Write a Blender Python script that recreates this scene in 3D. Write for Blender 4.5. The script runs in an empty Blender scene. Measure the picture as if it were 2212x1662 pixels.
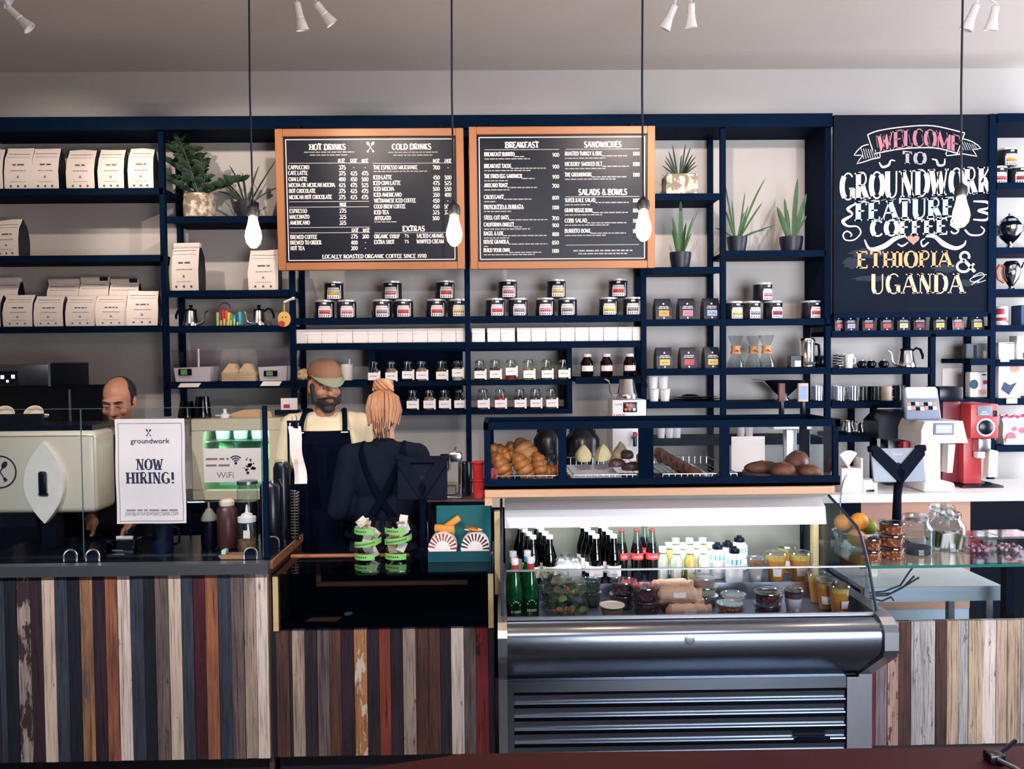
import bpy, bmesh, math, random
from math import sin, cos, radians as rad, pi
from mathutils import Vector, Matrix
C = bpy.context.scene.collection
SC = bpy.context.scene
rnd = random.Random(7)
# ------------------------------------------------------------------ camera
F, CX, CY = 1750.0, 1106.0, 831.0
CAM = Vector((0, 0, 1.75))
yaw, pit, rol = rad(.9), rad(1.7), rad(.55)
fw = Vector((sin(yaw)*cos(pit), cos(yaw)*cos(pit), -sin(pit)))
r0 = Vector((cos(yaw), -sin(yaw), 0)); u0 = r0.cross(fw)
rt = r0*cos(rol)-u0*sin(rol); up = u0*cos(rol)+r0*sin(rol)
cd = bpy.data.cameras.new('camera'); co = bpy.data.objects.new('camera', cd); C.objects.link(co)
cd.sensor_fit = 'HORIZONTAL'; cd.sensor_width = 36; cd.lens = F/2212*36; cd.clip_start = .05
co.matrix_world = Matrix(((rt.x, up.x, -fw.x, CAM.x), (rt.y, up.y, -fw.y, CAM.y), (rt.z, up.z, -fw.z, CAM.z), (0, 0, 0, 1)))
SC.camera = co
def P(x, y, Y):
    d = fw+rt*((x-CX)/F)+up*((CY-y)/F)
    return CAM+d*(Y/d.y)
def Pz(x, y, z):
    d = fw+rt*((x-CX)/F)+up*((CY-y)/F)
    return CAM+d*((z-CAM.z)/d.z)
def X_(x, y, Y): return P(x, y, Y).x
def Z_(x, y, Y): return P(x, y, Y).z
def RC(x0, y0, x1, y1, Y):
    return X_(x0, (y0+y1)/2, Y), X_(x1, (y0+y1)/2, Y), Z_((x0+x1)/2, y1, Y), Z_((x0+x1)/2, y0, Y)
# ------------------------------------------------------------------ light and exposure
SC.view_settings.view_transform = 'Standard'; SC.view_settings.look = 'None'
SC.view_settings.exposure = 0.0; SC.view_settings.gamma = 1.0; SC.view_settings.use_curve_mapping = False
try:
    SC.cycles.transparent_max_bounces = 40; SC.cycles.max_bounces = 8; SC.cycles.sample_clamp_indirect = 6
    SC.cycles.caustics_reflective = False; SC.cycles.caustics_refractive = False
except Exception: pass
W = bpy.data.worlds.new('sky'); SC.world = W; W.use_nodes = True
bg = W.node_tree.nodes['Background']; bg.inputs[0].default_value = (.55, .72, 1, 1); bg.inputs[1].default_value = 1.0
def area(name, loc, target, sx, sy, power, col):
    l = bpy.data.lights.new(name, 'AREA'); l.shape = 'RECTANGLE'; l.size = sx; l.size_y = sy; l.energy = power; l.color = col
    o = bpy.data.objects.new(name, l); C.objects.link(o); o.location = loc
    o.rotation_euler = (Vector(target)-Vector(loc)).to_track_quat('-Z', 'Y').to_euler(); return o
# daylight entering at the shop windows (the openings are built in the room shell below)
area('daylight_side_window', (4.62, 3.9, 1.9), (0, 4.1, 1.9), 1.7, 2.2, 130, (.92, .95, 1))
lo = area('daylight_front_window', (2.7, -1.62, 1.5), (2.6, 3, 1.4), 3.2, 2.2, 66, (.9, .94, 1)); lo.data.spread = rad(72)
# added upward fill lamp that brightens the ceiling and upper wall
lo = area('pavement_bounce', (1.6, -1.6, 1.1), (0, 3.9, 3.7), 3.0, 1.0, 46, (1, .95, .92)); lo.data.spread = rad(105)
# ------------------------------------------------------------------ materials
def lin(h):
    h = h.lstrip('#'); c = [int(h[i:i+2], 16)/255 for i in (0, 2, 4)]
    return [x/12.92 if x <= .04045 else ((x+.055)/1.055)**2.4 for x in c]
MC = {}
def M(name, hx, rough=.5, metal=0, var=.12, scale=25, bump=0, st=(1, 1, 1), em=0, coat=0, spec=.5, sub=0, hx2=None, thr=None):
    if name in MC: return MC[name]
    m = bpy.data.materials.new(name); m.use_nodes = True; nt = m.node_tree; N = nt.nodes; b = N['Principled BSDF']
    c = lin(hx); c2 = lin(hx2) if hx2 else None
    tc = N.new('ShaderNodeTexCoord'); mp = N.new('ShaderNodeMapping'); mp.inputs['Scale'].default_value = st
    mp.inputs['Location'].default_value = (rnd.random()*9, rnd.random()*9, rnd.random()*9)
    nz = N.new('ShaderNodeTexNoise'); nz.inputs['Scale'].default_value = scale; nz.inputs['Detail'].default_value = 5
    nt.links.new(tc.outputs['Object'], mp.inputs[0]); nt.links.new(mp.outputs[0], nz.inputs['Vector'])
    mx = N.new('ShaderNodeMix'); mx.data_type = 'RGBA'
    a = [x*(1-var) for x in c]; d = c2 if c2 else [min(1, x*(1+var)) for x in c]
    mx.inputs[6].default_value = (*a, 1); mx.inputs[7].default_value = (*d, 1)
    if thr is not None:
        rp = N.new('ShaderNodeMapRange'); rp.inputs[1].default_value = thr-.06; rp.inputs[2].default_value = thr+.06
        nt.links.new(nz.outputs[0], rp.inputs[0]); nt.links.new(rp.outputs[0], mx.inputs[0])
    else: nt.links.new(nz.outputs[0], mx.inputs[0])
    nt.links.new(mx.outputs[2], b.inputs['Base Color'])
    b.inputs['Roughness'].default_value = rough; b.inputs['Metallic'].default_value = metal
    b.inputs['Specular IOR Level'].default_value = spec
    if coat: b.inputs['Coat Weight'].default_value = coat; b.inputs['Coat Roughness'].default_value = .08
    if sub: b.inputs['Subsurface Weight'].default_value = sub; b.inputs['Subsurface Radius'].default_value = (.02, .008, .005)
    if bump:
        bp = N.new('ShaderNodeBump'); bp.inputs['Strength'].default_value = bump; bp.inputs['Distance'].default_value = .004
        nt.links.new(nz.outputs[0], bp.inputs['Height']); nt.links.new(bp.outputs[0], b.inputs['Normal'])
    if em:
        b.inputs['Emission Color'].default_value = (*c, 1); b.inputs['Emission Strength'].default_value = em
    MC[name] = m; return m
def GL(name, tint='#eef4f2', refl=1.0, rough=.02, base=.045):
    if name in MC: return MC[name]
    m = bpy.data.materials.new(name); m.use_nodes = True; nt = m.node_tree; N = nt.nodes
    N.remove(N['Principled BSDF']); out = N['Material Output']
    t = N.new('ShaderNodeBsdfTransparent'); t.inputs[0].default_value = (*lin(tint), 1)
    g = N.new('ShaderNodeBsdfGlossy'); g.inputs['Roughness'].default_value = rough; g.inputs[0].default_value = (.95, .97, 1, 1)
    lw = N.new('ShaderNodeLayerWeight'); lw.inputs[0].default_value = .5
    pw = N.new('ShaderNodeMath'); pw.operation = 'POWER'; pw.inputs[1].default_value = 4
    ma = N.new('ShaderNodeMath'); ma.operation = 'MULTIPLY_ADD'; ma.inputs[1].default_value = .8*refl; ma.inputs[2].default_value = base
    mx = N.new('ShaderNodeMixShader')
    nt.links.new(lw.outputs['Facing'], pw.inputs[0]); nt.links.new(pw.outputs[0], ma.inputs[0]); nt.links.new(ma.outputs[0], mx.inputs[0])
    nt.links.new(t.outputs[0], mx.inputs[1]); nt.links.new(g.outputs[0], mx.inputs[2]); nt.links.new(mx.outputs[0], out.inputs[0])
    MC[name] = m; return m
def PLANK(name, base, dark, chip=None, thr=.62, cs=5, rough=.75):
    if name in MC: return MC[name]
    m = bpy.data.materials.new(name); m.use_nodes = True; nt = m.node_tree; N = nt.nodes; L = nt.links; b = N['Principled BSDF']
    tc = N.new('ShaderNodeTexCoord'); off = [rnd.random()*20 for _ in range(3)]
    def noise(st, sc, det=6):
        mp = N.new('ShaderNodeMapping'); mp.inputs['Scale'].default_value = st; mp.inputs['Location'].default_value = off
        n = N.new('ShaderNodeTexNoise'); n.inputs['Scale'].default_value = sc; n.inputs['Detail'].default_value = det; n.inputs['Roughness'].default_value = .65
        L.new(tc.outputs['Object'], mp.inputs[0]); L.new(mp.outputs[0], n.inputs['Vector']); return n
    g = noise((1, 1, .03), 140); w = noise((1, 1, .18), 14)
    def mixc(fac, A, B):
        x = N.new('ShaderNodeMix'); x.data_type = 'RGBA'; L.new(fac, x.inputs[0])
        for s, v in ((6, A), (7, B)):
            if isinstance(v, list): x.inputs[s].default_value = (*v, 1)
            else: L.new(v, x.inputs[s])
        return x.outputs[2]
    def ramp(o, a, c):
        r = N.new('ShaderNodeMapRange'); r.inputs[1].default_value = a; r.inputs[2].default_value = c; L.new(o, r.inputs[0]); return r.outputs[0]
    c1 = mixc(ramp(w.outputs[0], .35, .68), lin(base), lin(dark))
    gd = mixc(ramp(g.outputs[0], .48, .68), c1, [x*.36 for x in lin(dark)])
    if chip:
        ch = noise((1.6, 1.6, .45), cs*3)
        gd = mixc(ramp(ch.outputs[0], thr-.02, thr+.02), gd, lin(chip))
    L.new(gd, b.inputs['Base Color']); b.inputs['Roughness'].default_value = rough; b.inputs['Specular IOR Level'].default_value = .3
    bp = N.new('ShaderNodeBump'); bp.inputs['Strength'].default_value = .5; bp.inputs['Distance'].default_value = .003
    L.new(g.outputs[0], bp.inputs['Height']); L.new(bp.outputs[0], b.inputs['Normal'])
    MC[name] = m; return m
# ------------------------------------------------------------------ mesh builder
class MB:
    def __init__(s): s.v = []; s.f = []; s.m = []; s.sm = []
    def add(s, vs, fs, m, smooth=False, T=None):
        o = len(s.v)
        for p in vs:
            p = Vector(p); s.v.append(T @ p if T else p)
        for f in fs: s.f.append([o+i for i in f]); s.m.append(m); s.sm.append(smooth)
        return s
    def box(s, x0, x1, y0, y1, z0, z1, m, T=None):
        v = [(x, y, z) for z in (z0, z1) for y in (y0, y1) for x in (x0, x1)]
        return s.add(v, [(0, 2, 3, 1), (4, 5, 7, 6), (0, 1, 5, 4), (1, 3, 7, 5), (3, 2, 6, 7), (2, 0, 4, 6)], m, False, T)
    def rbox(s, x0, x1, y0, y1, z0, z1, r, m, seg=2, T=None):
        bm = bmesh.new(); bmesh.ops.create_cube(bm, size=1)
        for v in bm.verts: v.co = Vector(((x0+x1)/2+v.co.x*(x1-x0), (y0+y1)/2+v.co.y*(y1-y0), (z0+z1)/2+v.co.z*(z1-z0)))
        bmesh.ops.bevel(bm, geom=list(bm.edges), offset=min(r, .49*min(x1-x0, y1-y0, z1-z0)), segments=seg, affect='EDGES', profile=.5)
        bm.verts.index_update(); vs = [v.co.copy() for v in bm.verts]; fs = [[v.index for v in f.verts] for f in bm.faces]; bm.free()
        return s.add(vs, fs, m, True, T)
    def lathe(s, prof, m, c=(0, 0, 0), n=18, T=None, cap=True, sx=1, sy=1):
        vs = []; fs = []; k = len(prof)
        for r, z in prof:
            for i in range(n):
                a = 2*pi*i/n; vs.append((c[0]+r*cos(a)*sx, c[1]+r*sin(a)*sy, c[2]+z))
        for j in range(k-1):
            for i in range(n):
                a, b = j*n+i, j*n+(i+1) % n; fs.append((a, b, b+n, a+n))
        if cap:
            if prof[0][0] > 1e-5: fs.append(list(range(n))[::-1])
            if prof[-1][0] > 1e-5: fs.append([(k-1)*n+i for i in range(n)])
        return s.add(vs, fs, m, True, T)
    def tube(s, pts, r, m, n=6, closed=False, T=None):
        pts = [Vector(p) for p in pts]; k = len(pts); vs = []; fs = []
        rs = r if isinstance(r, (list, tuple)) else [r]*k; prev = None
        for i, p in enumerate(pts):
            a = pts[(i-1) % k] if (i > 0 or closed) else p; b = pts[(i+1) % k] if (i < k-1 or closed) else p
            t = (b-a).normalized() if (b-a).length > 1e-9 else Vector((0, 0, 1))
            if prev is None: q = t.orthogonal().normalized()
            else:
                q = prev-t*prev.dot(t); q = q.normalized() if q.length > 1e-6 else t.orthogonal().normalized()
            prev = q; w = t.cross(q)
            for j in range(n): vs.append(p+(q*cos(2*pi*j/n)+w*sin(2*pi*j/n))*rs[i])
        for i in range(k if closed else k-1):
            for j in range(n):
                a, b = i*n+j, i*n+(j+1) % n; c, d = ((i+1) % k)*n+(j+1) % n, ((i+1) % k)*n+j; fs.append((a, b, c, d))
        if not closed: fs.append(list(range(n))[::-1]); fs.append([(k-1)*n+j for j in range(n)])
        return s.add(vs, fs, m, True, T)
    def ell(s, c, r, m, n=14, T=None):
        if not isinstance(r, (list, tuple)): r = (r, r, r)
        k = max(6, n//2); vs = [(c[0], c[1], c[2]-r[2])]; fs = []
        for j in range(1, k):
            a = -pi/2+pi*j/k
            for i in range(n): vs.append((c[0]+r[0]*cos(a)*cos(2*pi*i/n), c[1]+r[1]*cos(a)*sin(2*pi*i/n), c[2]+r[2]*sin(a)))
        vs.append((c[0], c[1], c[2]+r[2])); e = len(vs)-1
        for i in range(n):
            fs.append((0, 1+(i+1) % n, 1+i)); fs.append((e, e-n+i, e-n+(i+1) % n))
            for j in range(k-2):
                a, b = 1+j*n+i, 1+j*n+(i+1) % n; fs.append((a, b, b+n, a+n))
        return s.add(vs, fs, m, True, T)
    def cap(s, p0, ra, p1, rb, m, n=12):
        p0, p1 = Vector(p0), Vector(p1); d = (p1-p0).normalized(); pts = []; rs = []
        for a in (-90, -60, -30, 0): pts.append(p0+d*ra*sin(rad(a))); rs.append(max(1e-4, ra*cos(rad(a))))
        for a in (0, 30, 60, 90): pts.append(p1+d*rb*sin(rad(a))); rs.append(max(1e-4, rb*cos(rad(a))))
        return s.tube(pts, rs, m, n)
    def prism(s, poly, a, b, m, axis='y', smooth=False, T=None):
        f = {'y': lambda p, t: (p[0], t, p[1]), 'x': lambda p, t: (t, p[0], p[1]), 'z': lambda p, t: (p[0], p[1], t)}[axis]
        k = len(poly); vs = [f(p, a) for p in poly]+[f(p, b) for p in poly]
        fs = [list(range(k)), [k+i for i in range(k)][::-1]]+[(i, k+i, k+(i+1) % k, (i+1) % k) for i in range(k)]
        return s.add(vs, fs, m, smooth, T)
    def grid(s, fn, nu, nv, m, smooth=True, T=None):
        vs = [fn(i/nu, j/nv) for j in range(nv+1) for i in range(nu+1)]
        fs = [(j*(nu+1)+i, j*(nu+1)+i+1, (j+1)*(nu+1)+i+1, (j+1)*(nu+1)+i) for j in range(nv) for i in range(nu)]
        return s.add(vs, fs, m, smooth, T)
    def mesh(s, name):
        me = bpy.data.meshes.new(name); me.from_pydata([tuple(v) for v in s.v], [], s.f); ms = []
        for m in s.m:
            if m not in ms: ms.append(m)
        for m in ms: me.materials.append(m)
        ix = {m: i for i, m in enumerate(ms)}
        me.polygons.foreach_set('material_index', [ix[m] for m in s.m]); me.polygons.foreach_set('use_smooth', s.sm)
        bm = bmesh.new(); bm.from_mesh(me); bmesh.ops.recalc_face_normals(bm, faces=bm.faces); bm.to_mesh(me); bm.free()
        if any(s.sm): me.set_sharp_from_angle(angle=.65)
        me.update(); return me
    def build(s, name, parent=None, label=None, kind=None):
        o = bpy.data.objects.new(name, s.mesh(name)); C.objects.link(o)
        if parent: o.parent = parent
        if label: o['label'] = label
        if kind: o['kind'] = kind
        return o
def thing(name, label, cat, loc=(0, 0, 0), rz=0, group=None):
    o = bpy.data.objects.new(name, None); C.objects.link(o); o.location = loc; o.rotation_euler = (0, 0, rz); o.empty_display_size = .05
    o['label'] = label; o['category'] = cat
    if group: o['group'] = group
    return o
def tag(o, label, cat, group=None, loc=None, rz=None):
    o['label'] = label; o['category'] = cat
    if group: o['group'] = group
    if loc is not None: o.location = loc
    if rz is not None: o.rotation_euler = (0, 0, rz)
    return o
def struct(mb, name):
    o = mb.build(name); o['kind'] = 'structure'; o['label'] = name.replace('_', ' '); return o
def dup(root, loc, label, rz=0, group=None):
    r = root.copy(); C.objects.link(r); r.location = loc; r.rotation_euler = (0, 0, rz); r['label'] = label
    if group: r['group'] = group
    for ch in list(root.children):
        c = ch.copy(); C.objects.link(c); c.parent = r
        for g in list(ch.children):
            d = g.copy(); C.objects.link(d); d.parent = c
    return r
ORD = ['first', 'second', 'third', 'fourth', 'fifth', 'sixth', 'seventh', 'eighth', 'ninth', 'tenth', 'eleventh', 'twelfth']
# ------------------------------------------------------------------ lettering
def arc(cx, cy, rx, ry, a0, a1, n=9): return [(cx+rx*cos(rad(a0+(a1-a0)*i/n)), cy+ry*sin(rad(a0+(a1-a0)*i/n))) for i in range(n+1)]
GY = {
 'A': (.8, [('n', [(0, 0), (.4, 1)]), ('t', [(.4, 1), (.8, 0)]), ('n', [(.17, .35), (.62, .35)])]),
 'B': (.66, [('t', [(.1, 0), (.1, 1)]), ('n', [(.1, 1), (.36, 1)]+arc(.36, .77, .22, .23, 80, -80)+[(.1, .53)]), ('n', [(.1, .53), (.38, .53)]+arc(.38, .265, .27, .265, 80, -80)+[(.1, 0)])]),
 'C': (.7, [('t', arc(.38, .5, .36, .5, 130, 235, 8)), ('n', arc(.38, .5, .36, .5, 45, 130, 6)), ('n', arc(.38, .5, .36, .5, 235, 318, 6))]),
 'D': (.74, [('t', [(.1, 0), (.1, 1)]), ('n', [(.1, 1), (.3, 1)]+arc(.3, .5, .42, .5, 85, 45, 4)), ('t', arc(.3, .5, .42, .5, 45, -45, 7)), ('n', arc(.3, .5, .42, .5, -45, -85, 4)+[(.1, 0)])]),
 'E': (.62, [('t', [(.1, 0), (.1, 1)]), ('n', [(.1, 1), (.58, 1), (.58, .84)]), ('n', [(.1, .52), (.48, .52)]), ('n', [(.1, 0), (.6, 0), (.6, .17)])]),
 'F': (.6, [('t', [(.1, 0), (.1, 1)]), ('n', [(.1, 1), (.58, 1), (.58, .82)]), ('n', [(.1, .52), (.46, .52)])]),
 'G': (.76, [('t', arc(.4, .5, .38, .5, 130, 235, 8)), ('n', arc(.4, .5, .38, .5, 45, 130, 6)), ('n', arc(.4, .5, .38, .5, 235, 310, 6)), ('t', [(.68, .06), (.68, .42)]), ('n', [(.46, .42), (.74, .42)])]),
 'H': (.78, [('t', [(.1, 0), (.1, 1)]), ('t', [(.68, 0), (.68, 1)]), ('n', [(.1, .5), (.68, .5)])]),
 'I': (.24, [('t', [(.12, 0), (.12, 1)])]),
 'J': (.5, [('t', [(.38, 1), (.38, .25)]), ('n', arc(.2, .25, .18, .25, 0, -150, 7))]),
 'K': (.74, [('t', [(.1, 0), (.1, 1)]), ('n', [(.1, .4), (.62, 1)]), ('t', [(.28, .58), (.68, 0)])]),
 'L': (.6, [('t', [(.1, 0), (.1, 1)]), ('n', [(.1, 0), (.58, 0), (.58, .2)])]),
 'M': (.94, [('n', [(.08, 0), (.08, 1)]), ('t', [(.08, 1), (.47, .1)]), ('n', [(.47, .1), (.86, 1)]), ('t', [(.86, 1), (.86, 0)])]),
 'N': (.78, [('n', [(.1, 0), (.1, 1)]), ('t', [(.1, 1), (.68, 0)]), ('n', [(.68, 0), (.68, 1)])]),
 'O': (.76, [('t', arc(.38, .5, .36, .5, 130, 230, 8)), ('n', arc(.38, .5, .36, .5, 50, 130, 6)), ('t', arc(.38, .5, .36, .5, -50, 50, 8)), ('n', arc(.38, .5, .36, .5, 230, 310, 6))]),
 'P': (.62, [('t', [(.1, 0), (.1, 1)]), ('n', [(.1, 1), (.34, 1)]+arc(.34, .74, .25, .26, 85, -85)+[(.1, .48)])]),
 'Q': (.76, [('t', arc(.38, .5, .36, .5, 130, 230, 8)), ('n', arc(.38, .5, .36, .5, 50, 130, 6)), ('t', arc(.38, .5, .36, .5, -50, 50, 8)), ('n', arc(.38, .5, .36, .5, 230, 310, 6)), ('n', [(.42, .25), (.74, -.1)])]),
 'R': (.7, [('t', [(.1, 0), (.1, 1)]), ('n', [(.1, 1), (.34, 1)]+arc(.34, .76, .24, .24, 85, -85)+[(.1, .52)]), ('t', [(.34, .52), (.64, 0)])]),
 'S': (.6, [('n', arc(.3, .75, .24, .25, 20, 200, 9)), ('t', [(.08, .68), (.2, .56), (.42, .44), (.53, .3)]), ('n', arc(.3, .25, .25, .25, 20, -160, 9))]),
 'T': (.7, [('t', [(.35, 0), (.35, 1)]), ('n', [(.04, .82), (.04, 1), (.66, 1), (.66, .82)])]),
 'U': (.76, [('t', [(.1, 1), (.1, .3)]+arc(.38, .3, .28, .3, 190, 235, 4)), ('n', arc(.38, .3, .28, .3, 235, 360, 8)+[(.66, 1)])]),
 'V': (.76, [('t', [(.04, 1), (.38, 0)]), ('n', [(.38, 0), (.72, 1)])]),
 'W': (1.05, [('t', [(.03, 1), (.3, 0)]), ('n', [(.3, 0), (.52, .9)]), ('t', [(.52, .9), (.76, 0)]), ('n', [(.76, 0), (1.0, 1)])]),
 'X': (.74, [('t', [(.05, 1), (.68, 0)]), ('n', [(.05, 0), (.68, 1)])]),
 'Y': (.74, [('t', [(.04, 1), (.37, .45)]), ('n', [(.7, 1), (.37, .45)]), ('t', [(.37, .45), (.37, 0)])]),
 'Z': (.64, [('n', [(.05, .84), (.05, 1), (.6, 1)]), ('t', [(.6, 1), (.05, 0)]), ('n', [(.05, 0), (.6, 0), (.6, .17)])]),
 '&': (.82, [('t', [(.3, .62), (.75, 0)]), ('n', arc(.34, .78, .18, .22, -30, 210, 9)+[(.3, .58)]), ('n', [(.34, .56)]+arc(.3, .27, .27, .27, 110, 300, 9)+[(.72, .42)])]),
 '!': (.26, [('t', [(.13, 1), (.13, .32)]), ('t', [(.13, .12), (.13, 0)])]),
 '-': (.4, [('n', [(.05, .45), (.35, .45)])]), '.': (.2, [('t', [(.1, .1), (.1, 0)])]), "'": (.16, [('n', [(.08, 1), (.08, .75)])]),
 '0': (.6, [('t', arc(.3, .5, .27, .5, 130, 230, 6)), ('n', arc(.3, .5, .27, .5, 50, 130, 5)), ('t', arc(.3, .5, .27, .5, -50, 50, 6)), ('n', arc(.3, .5, .27, .5, 230, 310, 5))]),
 '1': (.4, [('t', [(.22, 0), (.22, 1)]), ('n', [(.06, .82), (.22, 1)])]),
 '2': (.58, [('n', arc(.28, .74, .24, .26, 160, 20, 7)), ('t', [(.5, .66), (.06, .04)]), ('n', [(.04, 0), (.54, 0)])]),
 '3': (.56, [('n', arc(.26, .76, .22, .24, 150, -80, 8)), ('t', arc(.26, .27, .26, .27, 80, -150, 9))]),
 '4': (.6, [('n', [(.42, 1), (.03, .3), (.58, .3)]), ('t', [(.42, 1), (.42, 0)])]),
 '5': (.56, [('n', [(.5, 1), (.1, 1), (.08, .55)]), ('t', arc(.26, .3, .26, .3, 125, -150, 9))]),
 '6': (.58, [('t', [(.46, .98), (.14, .6)]+arc(.29, .3, .24, .3, 170, 270, 6)), ('n', arc(.29, .3, .24, .3, 270, 510, 9))]),
 '7': (.56, [('n', [(.04, .85), (.04, 1), (.52, 1)]), ('t', [(.52, 1), (.2, 0)])]),
 '8': (.58, [('n', arc(.29, .76, .2, .24, 0, 360, 12)), ('t', arc(.29, .27, .25, .27, 0, 360, 14))]),
 '9': (.58, [('n', arc(.29, .7, .24, .3, 0, 360, 12)), ('t', [(.53, .66), (.3, 0)])]),
}
GY['E\u0301'] = GY['E']
def T_(mb, s, x, z, h, m, w=None, th=.16, tn=.08, serif=.07, y=0, al='l', sp=.13, warp=None):
    adv = 0; items = []
    for ch in s:
        if ch == ' ': adv += .42; continue
        g = GY.get(ch)
        if not g: adv += .3; continue
        items.append((adv, g)); adv += g[0]+sp
    tot = adv-sp; kx = (w/tot) if w else h
    x0 = x-(tot*kx/2 if al == 'c' else tot*kx if al == 'r' else 0)
    def put(pts, t):
        P2 = [Vector((x0+px*kx, z+pz*h)) for px, pz in pts]; k = len(P2); vs = []
        for i, p in enumerate(P2):
            a = P2[max(0, i-1)]; b = P2[min(k-1, i+1)]; d = (b-a)
            if d.length < 1e-9: d = Vector((1, 0))
            d.normalize(); nrm = Vector((-d.y, d.x)); mt = 1.0
            if 0 < i < k-1:
                d1 = (p-P2[i-1]).normalized(); c = max(.35, Vector((-d1.y, d1.x)).dot(nrm)); mt = 1/c
            q = nrm*t*h/2*mt; vs += [p+q, p-q]
        if warp: vs = [Vector(warp(v.x, v.y)) for v in vs]
        mb.add([(v.x, y, v.y) for v in vs], [(2*i, 2*i+1, 2*i+3, 2*i+2) for i in range(k-1)], m)
    for a, (gw, st) in items:
        for kind, pts in st:
            t = th if kind == 't' else tn
            put([(a+px, pz) for px, pz in pts], t)
            if serif and gw != .26:
                for e, q in ((pts[0], pts[1]), (pts[-1], pts[-2])):
                    if (e[1] in (0, 1)) and abs(e[0]-q[0])*kx < abs(e[1]-q[1])*h and len(pts) == 2:
                        sw = (t/2+serif)*h/kx; zz = e[1]+(tn/2 if e[1] == 0 else -tn/2)
                        put([(a+e[0]-sw, zz), (a+e[0]+sw, zz)], tn)
    return tot*kx
def FT(mb, s, x, z, h, m, y=0, al='c', off=0.0, w=None, yscale=1):
    cu = bpy.data.curves.new('t', 'FONT'); cu.body = s; cu.size = 1; cu.offset = off; cu.resolution_u = 3
    o = bpy.data.objects.new('t', cu); me = bpy.data.meshes.new_from_object(o)
    xs = [v.co.x for v in me.vertices]; k = h/.7
    if xs:
        a, b = min(xs), max(xs); kx = w/(b-a) if w else k
        sh = {'c': -(a+b)/2, 'l': -a, 'r': -b}[al]
        mb.add([(x+(v.co.x+sh)*kx, y, z+v.co.y*k) for v in me.vertices], [list(p.vertices) for p in me.polygons], m)
    bpy.data.objects.remove(o); bpy.data.curves.remove(cu); bpy.data.meshes.remove(me)
def bars(mb, x0, x1, z, h, m, y=0, r=rnd, gap=.3):
    x = x0
    while x < x1-h:
        w = min(x1-x, h*(2+4*r.random())); mb.add([(x, y, z), (x+w, y, z), (x+w, y, z+h), (x, y, z+h)], [(0, 1, 2, 3)], m); x += w+h*gap*3
def disc(mb, x, z, r, m, y=0, n=24, r2=0, sx=1):
    if r2:
        vs = [(x+q*cos(2*pi*i/n)*sx, y, z+q*sin(2*pi*i/n)) for q in (r, r2) for i in range(n)]
        mb.add(vs, [(i, (i+1) % n, n+(i+1) % n, n+i) for i in range(n)], m)
    else: mb.add([(x+r*cos(2*pi*i/n)*sx, y, z+r*sin(2*pi*i/n)) for i in range(n)], [list(range(n))], m)
# shared materials
BLK = M('black_shelf_paint', '#06172e', .6, var=.15, scale=12, spec=.02)
BLK2 = M('matte_black', '#060e20', .6, var=.2, spec=.06)
GLB = M('gloss_black', '#060d1c', .25, var=.1, spec=.4)
WALL = M('wall_plaster', '#c2bebe', .85, var=.05, scale=3, bump=.15)
CEIL = M('ceiling_plaster', '#cdc5c0', .9, var=.06, scale=2)
OAK = M('oak_frame', '#b97d52', .5, var=.2, scale=6, st=(1, 6, 6), hx2='#a86a42')
STEEL = M('brushed_steel', '#9aa3b0', .27, 1, .08, 60, st=(.03, 1, 1))
CHROME = M('chrome', '#dde0e6', .2, 1, .03)
PAPER = M('white_paper', '#e9dfdd', .8, var=.04)
CREAM = M('cream_board', '#e6dccb', .7, var=.05)
WHITE = M('white_plastic', '#e8e6ea', .35, var=.03)
INK = M('navy_ink', '#0d1a38', .7, var=.1)
GREYINK = M('grey_print', '#7d7884', .8, var=.1)
CHALK = M('white_chalk', '#e9e2e4', .95, var=.25, scale=140)
GLASS = GL('clear_glass'); PGL = GL('pane_glass', '#f3f7f6', .6, .015, .035)
# ------------------------------------------------------------------ room shell
YW, YS = 5.25, 4.92
ZC = Z_(1100, 152, YW); XL, XR, YB = -4.6, 4.7, -1.7
struct(MB().box(XL-.1, XR+.1, YB, YW+.1, -.1, 0, M('floor_concrete', '#3c3a40', .5, var=.2, scale=4)), 'floor')
struct(MB().box(XL-.1, XR+.1, YB, YW+.1, ZC, ZC+.1, CEIL), 'ceiling')
struct(MB().box(XL-.1, XR+.1, YW, YW+.12, 0, ZC, WALL), 'wall_back')
struct(MB().box(XL-.1, XL, YB, YW, 0, ZC, WALL), 'wall_left')
def wall_with_hole(axis, at, th, a0, a1, h0, h1, lo, hi, name):
    b = MB()
    for (p, q, r, s) in ((lo, a0, 0, ZC), (a1, hi, 0, ZC), (a0, a1, 0, h0), (a0, a1, h1, ZC)):
        if axis == 'x': b.box(at, at+th, p, q, r, s, WALL)
        else: b.box(p, q, at-th, at, r, s, WALL)
    struct(b, name)
wall_with_hole('x', XR, .1, 3.0, 4.8, .8, 3.0, YB, YW, 'wall_right')
b = MB()
for (p, q, r, s) in ((XL, 1.1, 0, ZC), (4.3, XR, 0, ZC), (1.1, 4.3, 0, .7), (1.1, 4.3, 3.0, ZC)):
    b.box(p, q, YB-.1, YB, r, s, M('dark_wall_paint', '#3a3a42', .85))
struct(b, 'wall_front')
def winframe(name, axis, at, a0, a1):
    b = MB(); n = 3
    for i in range(n+1):
        a = a0+(a1-a0)*i/n
        if axis == 'x': b.box(at+.02, at+.08, a-.03, a+.03, .8, 3.0, BLK2)
        else: b.box(a-.03, a+.03, at-.08, at-.02, .8, 3.0, BLK2)
    for z in (.83, 2.3, 2.97):
        if axis == 'x': b.box(at+.02, at+.08, a0, a1, z-.03, z+.03, BLK2)
        else: b.box(a0, a1, at-.08, at-.02, z-.03, z+.03, BLK2)
    struct(b, name)
winframe('window_1', 'x', XR, 3.0, 4.8); winframe('window_2', 'y', YB, 1.1, 4.3)
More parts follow.
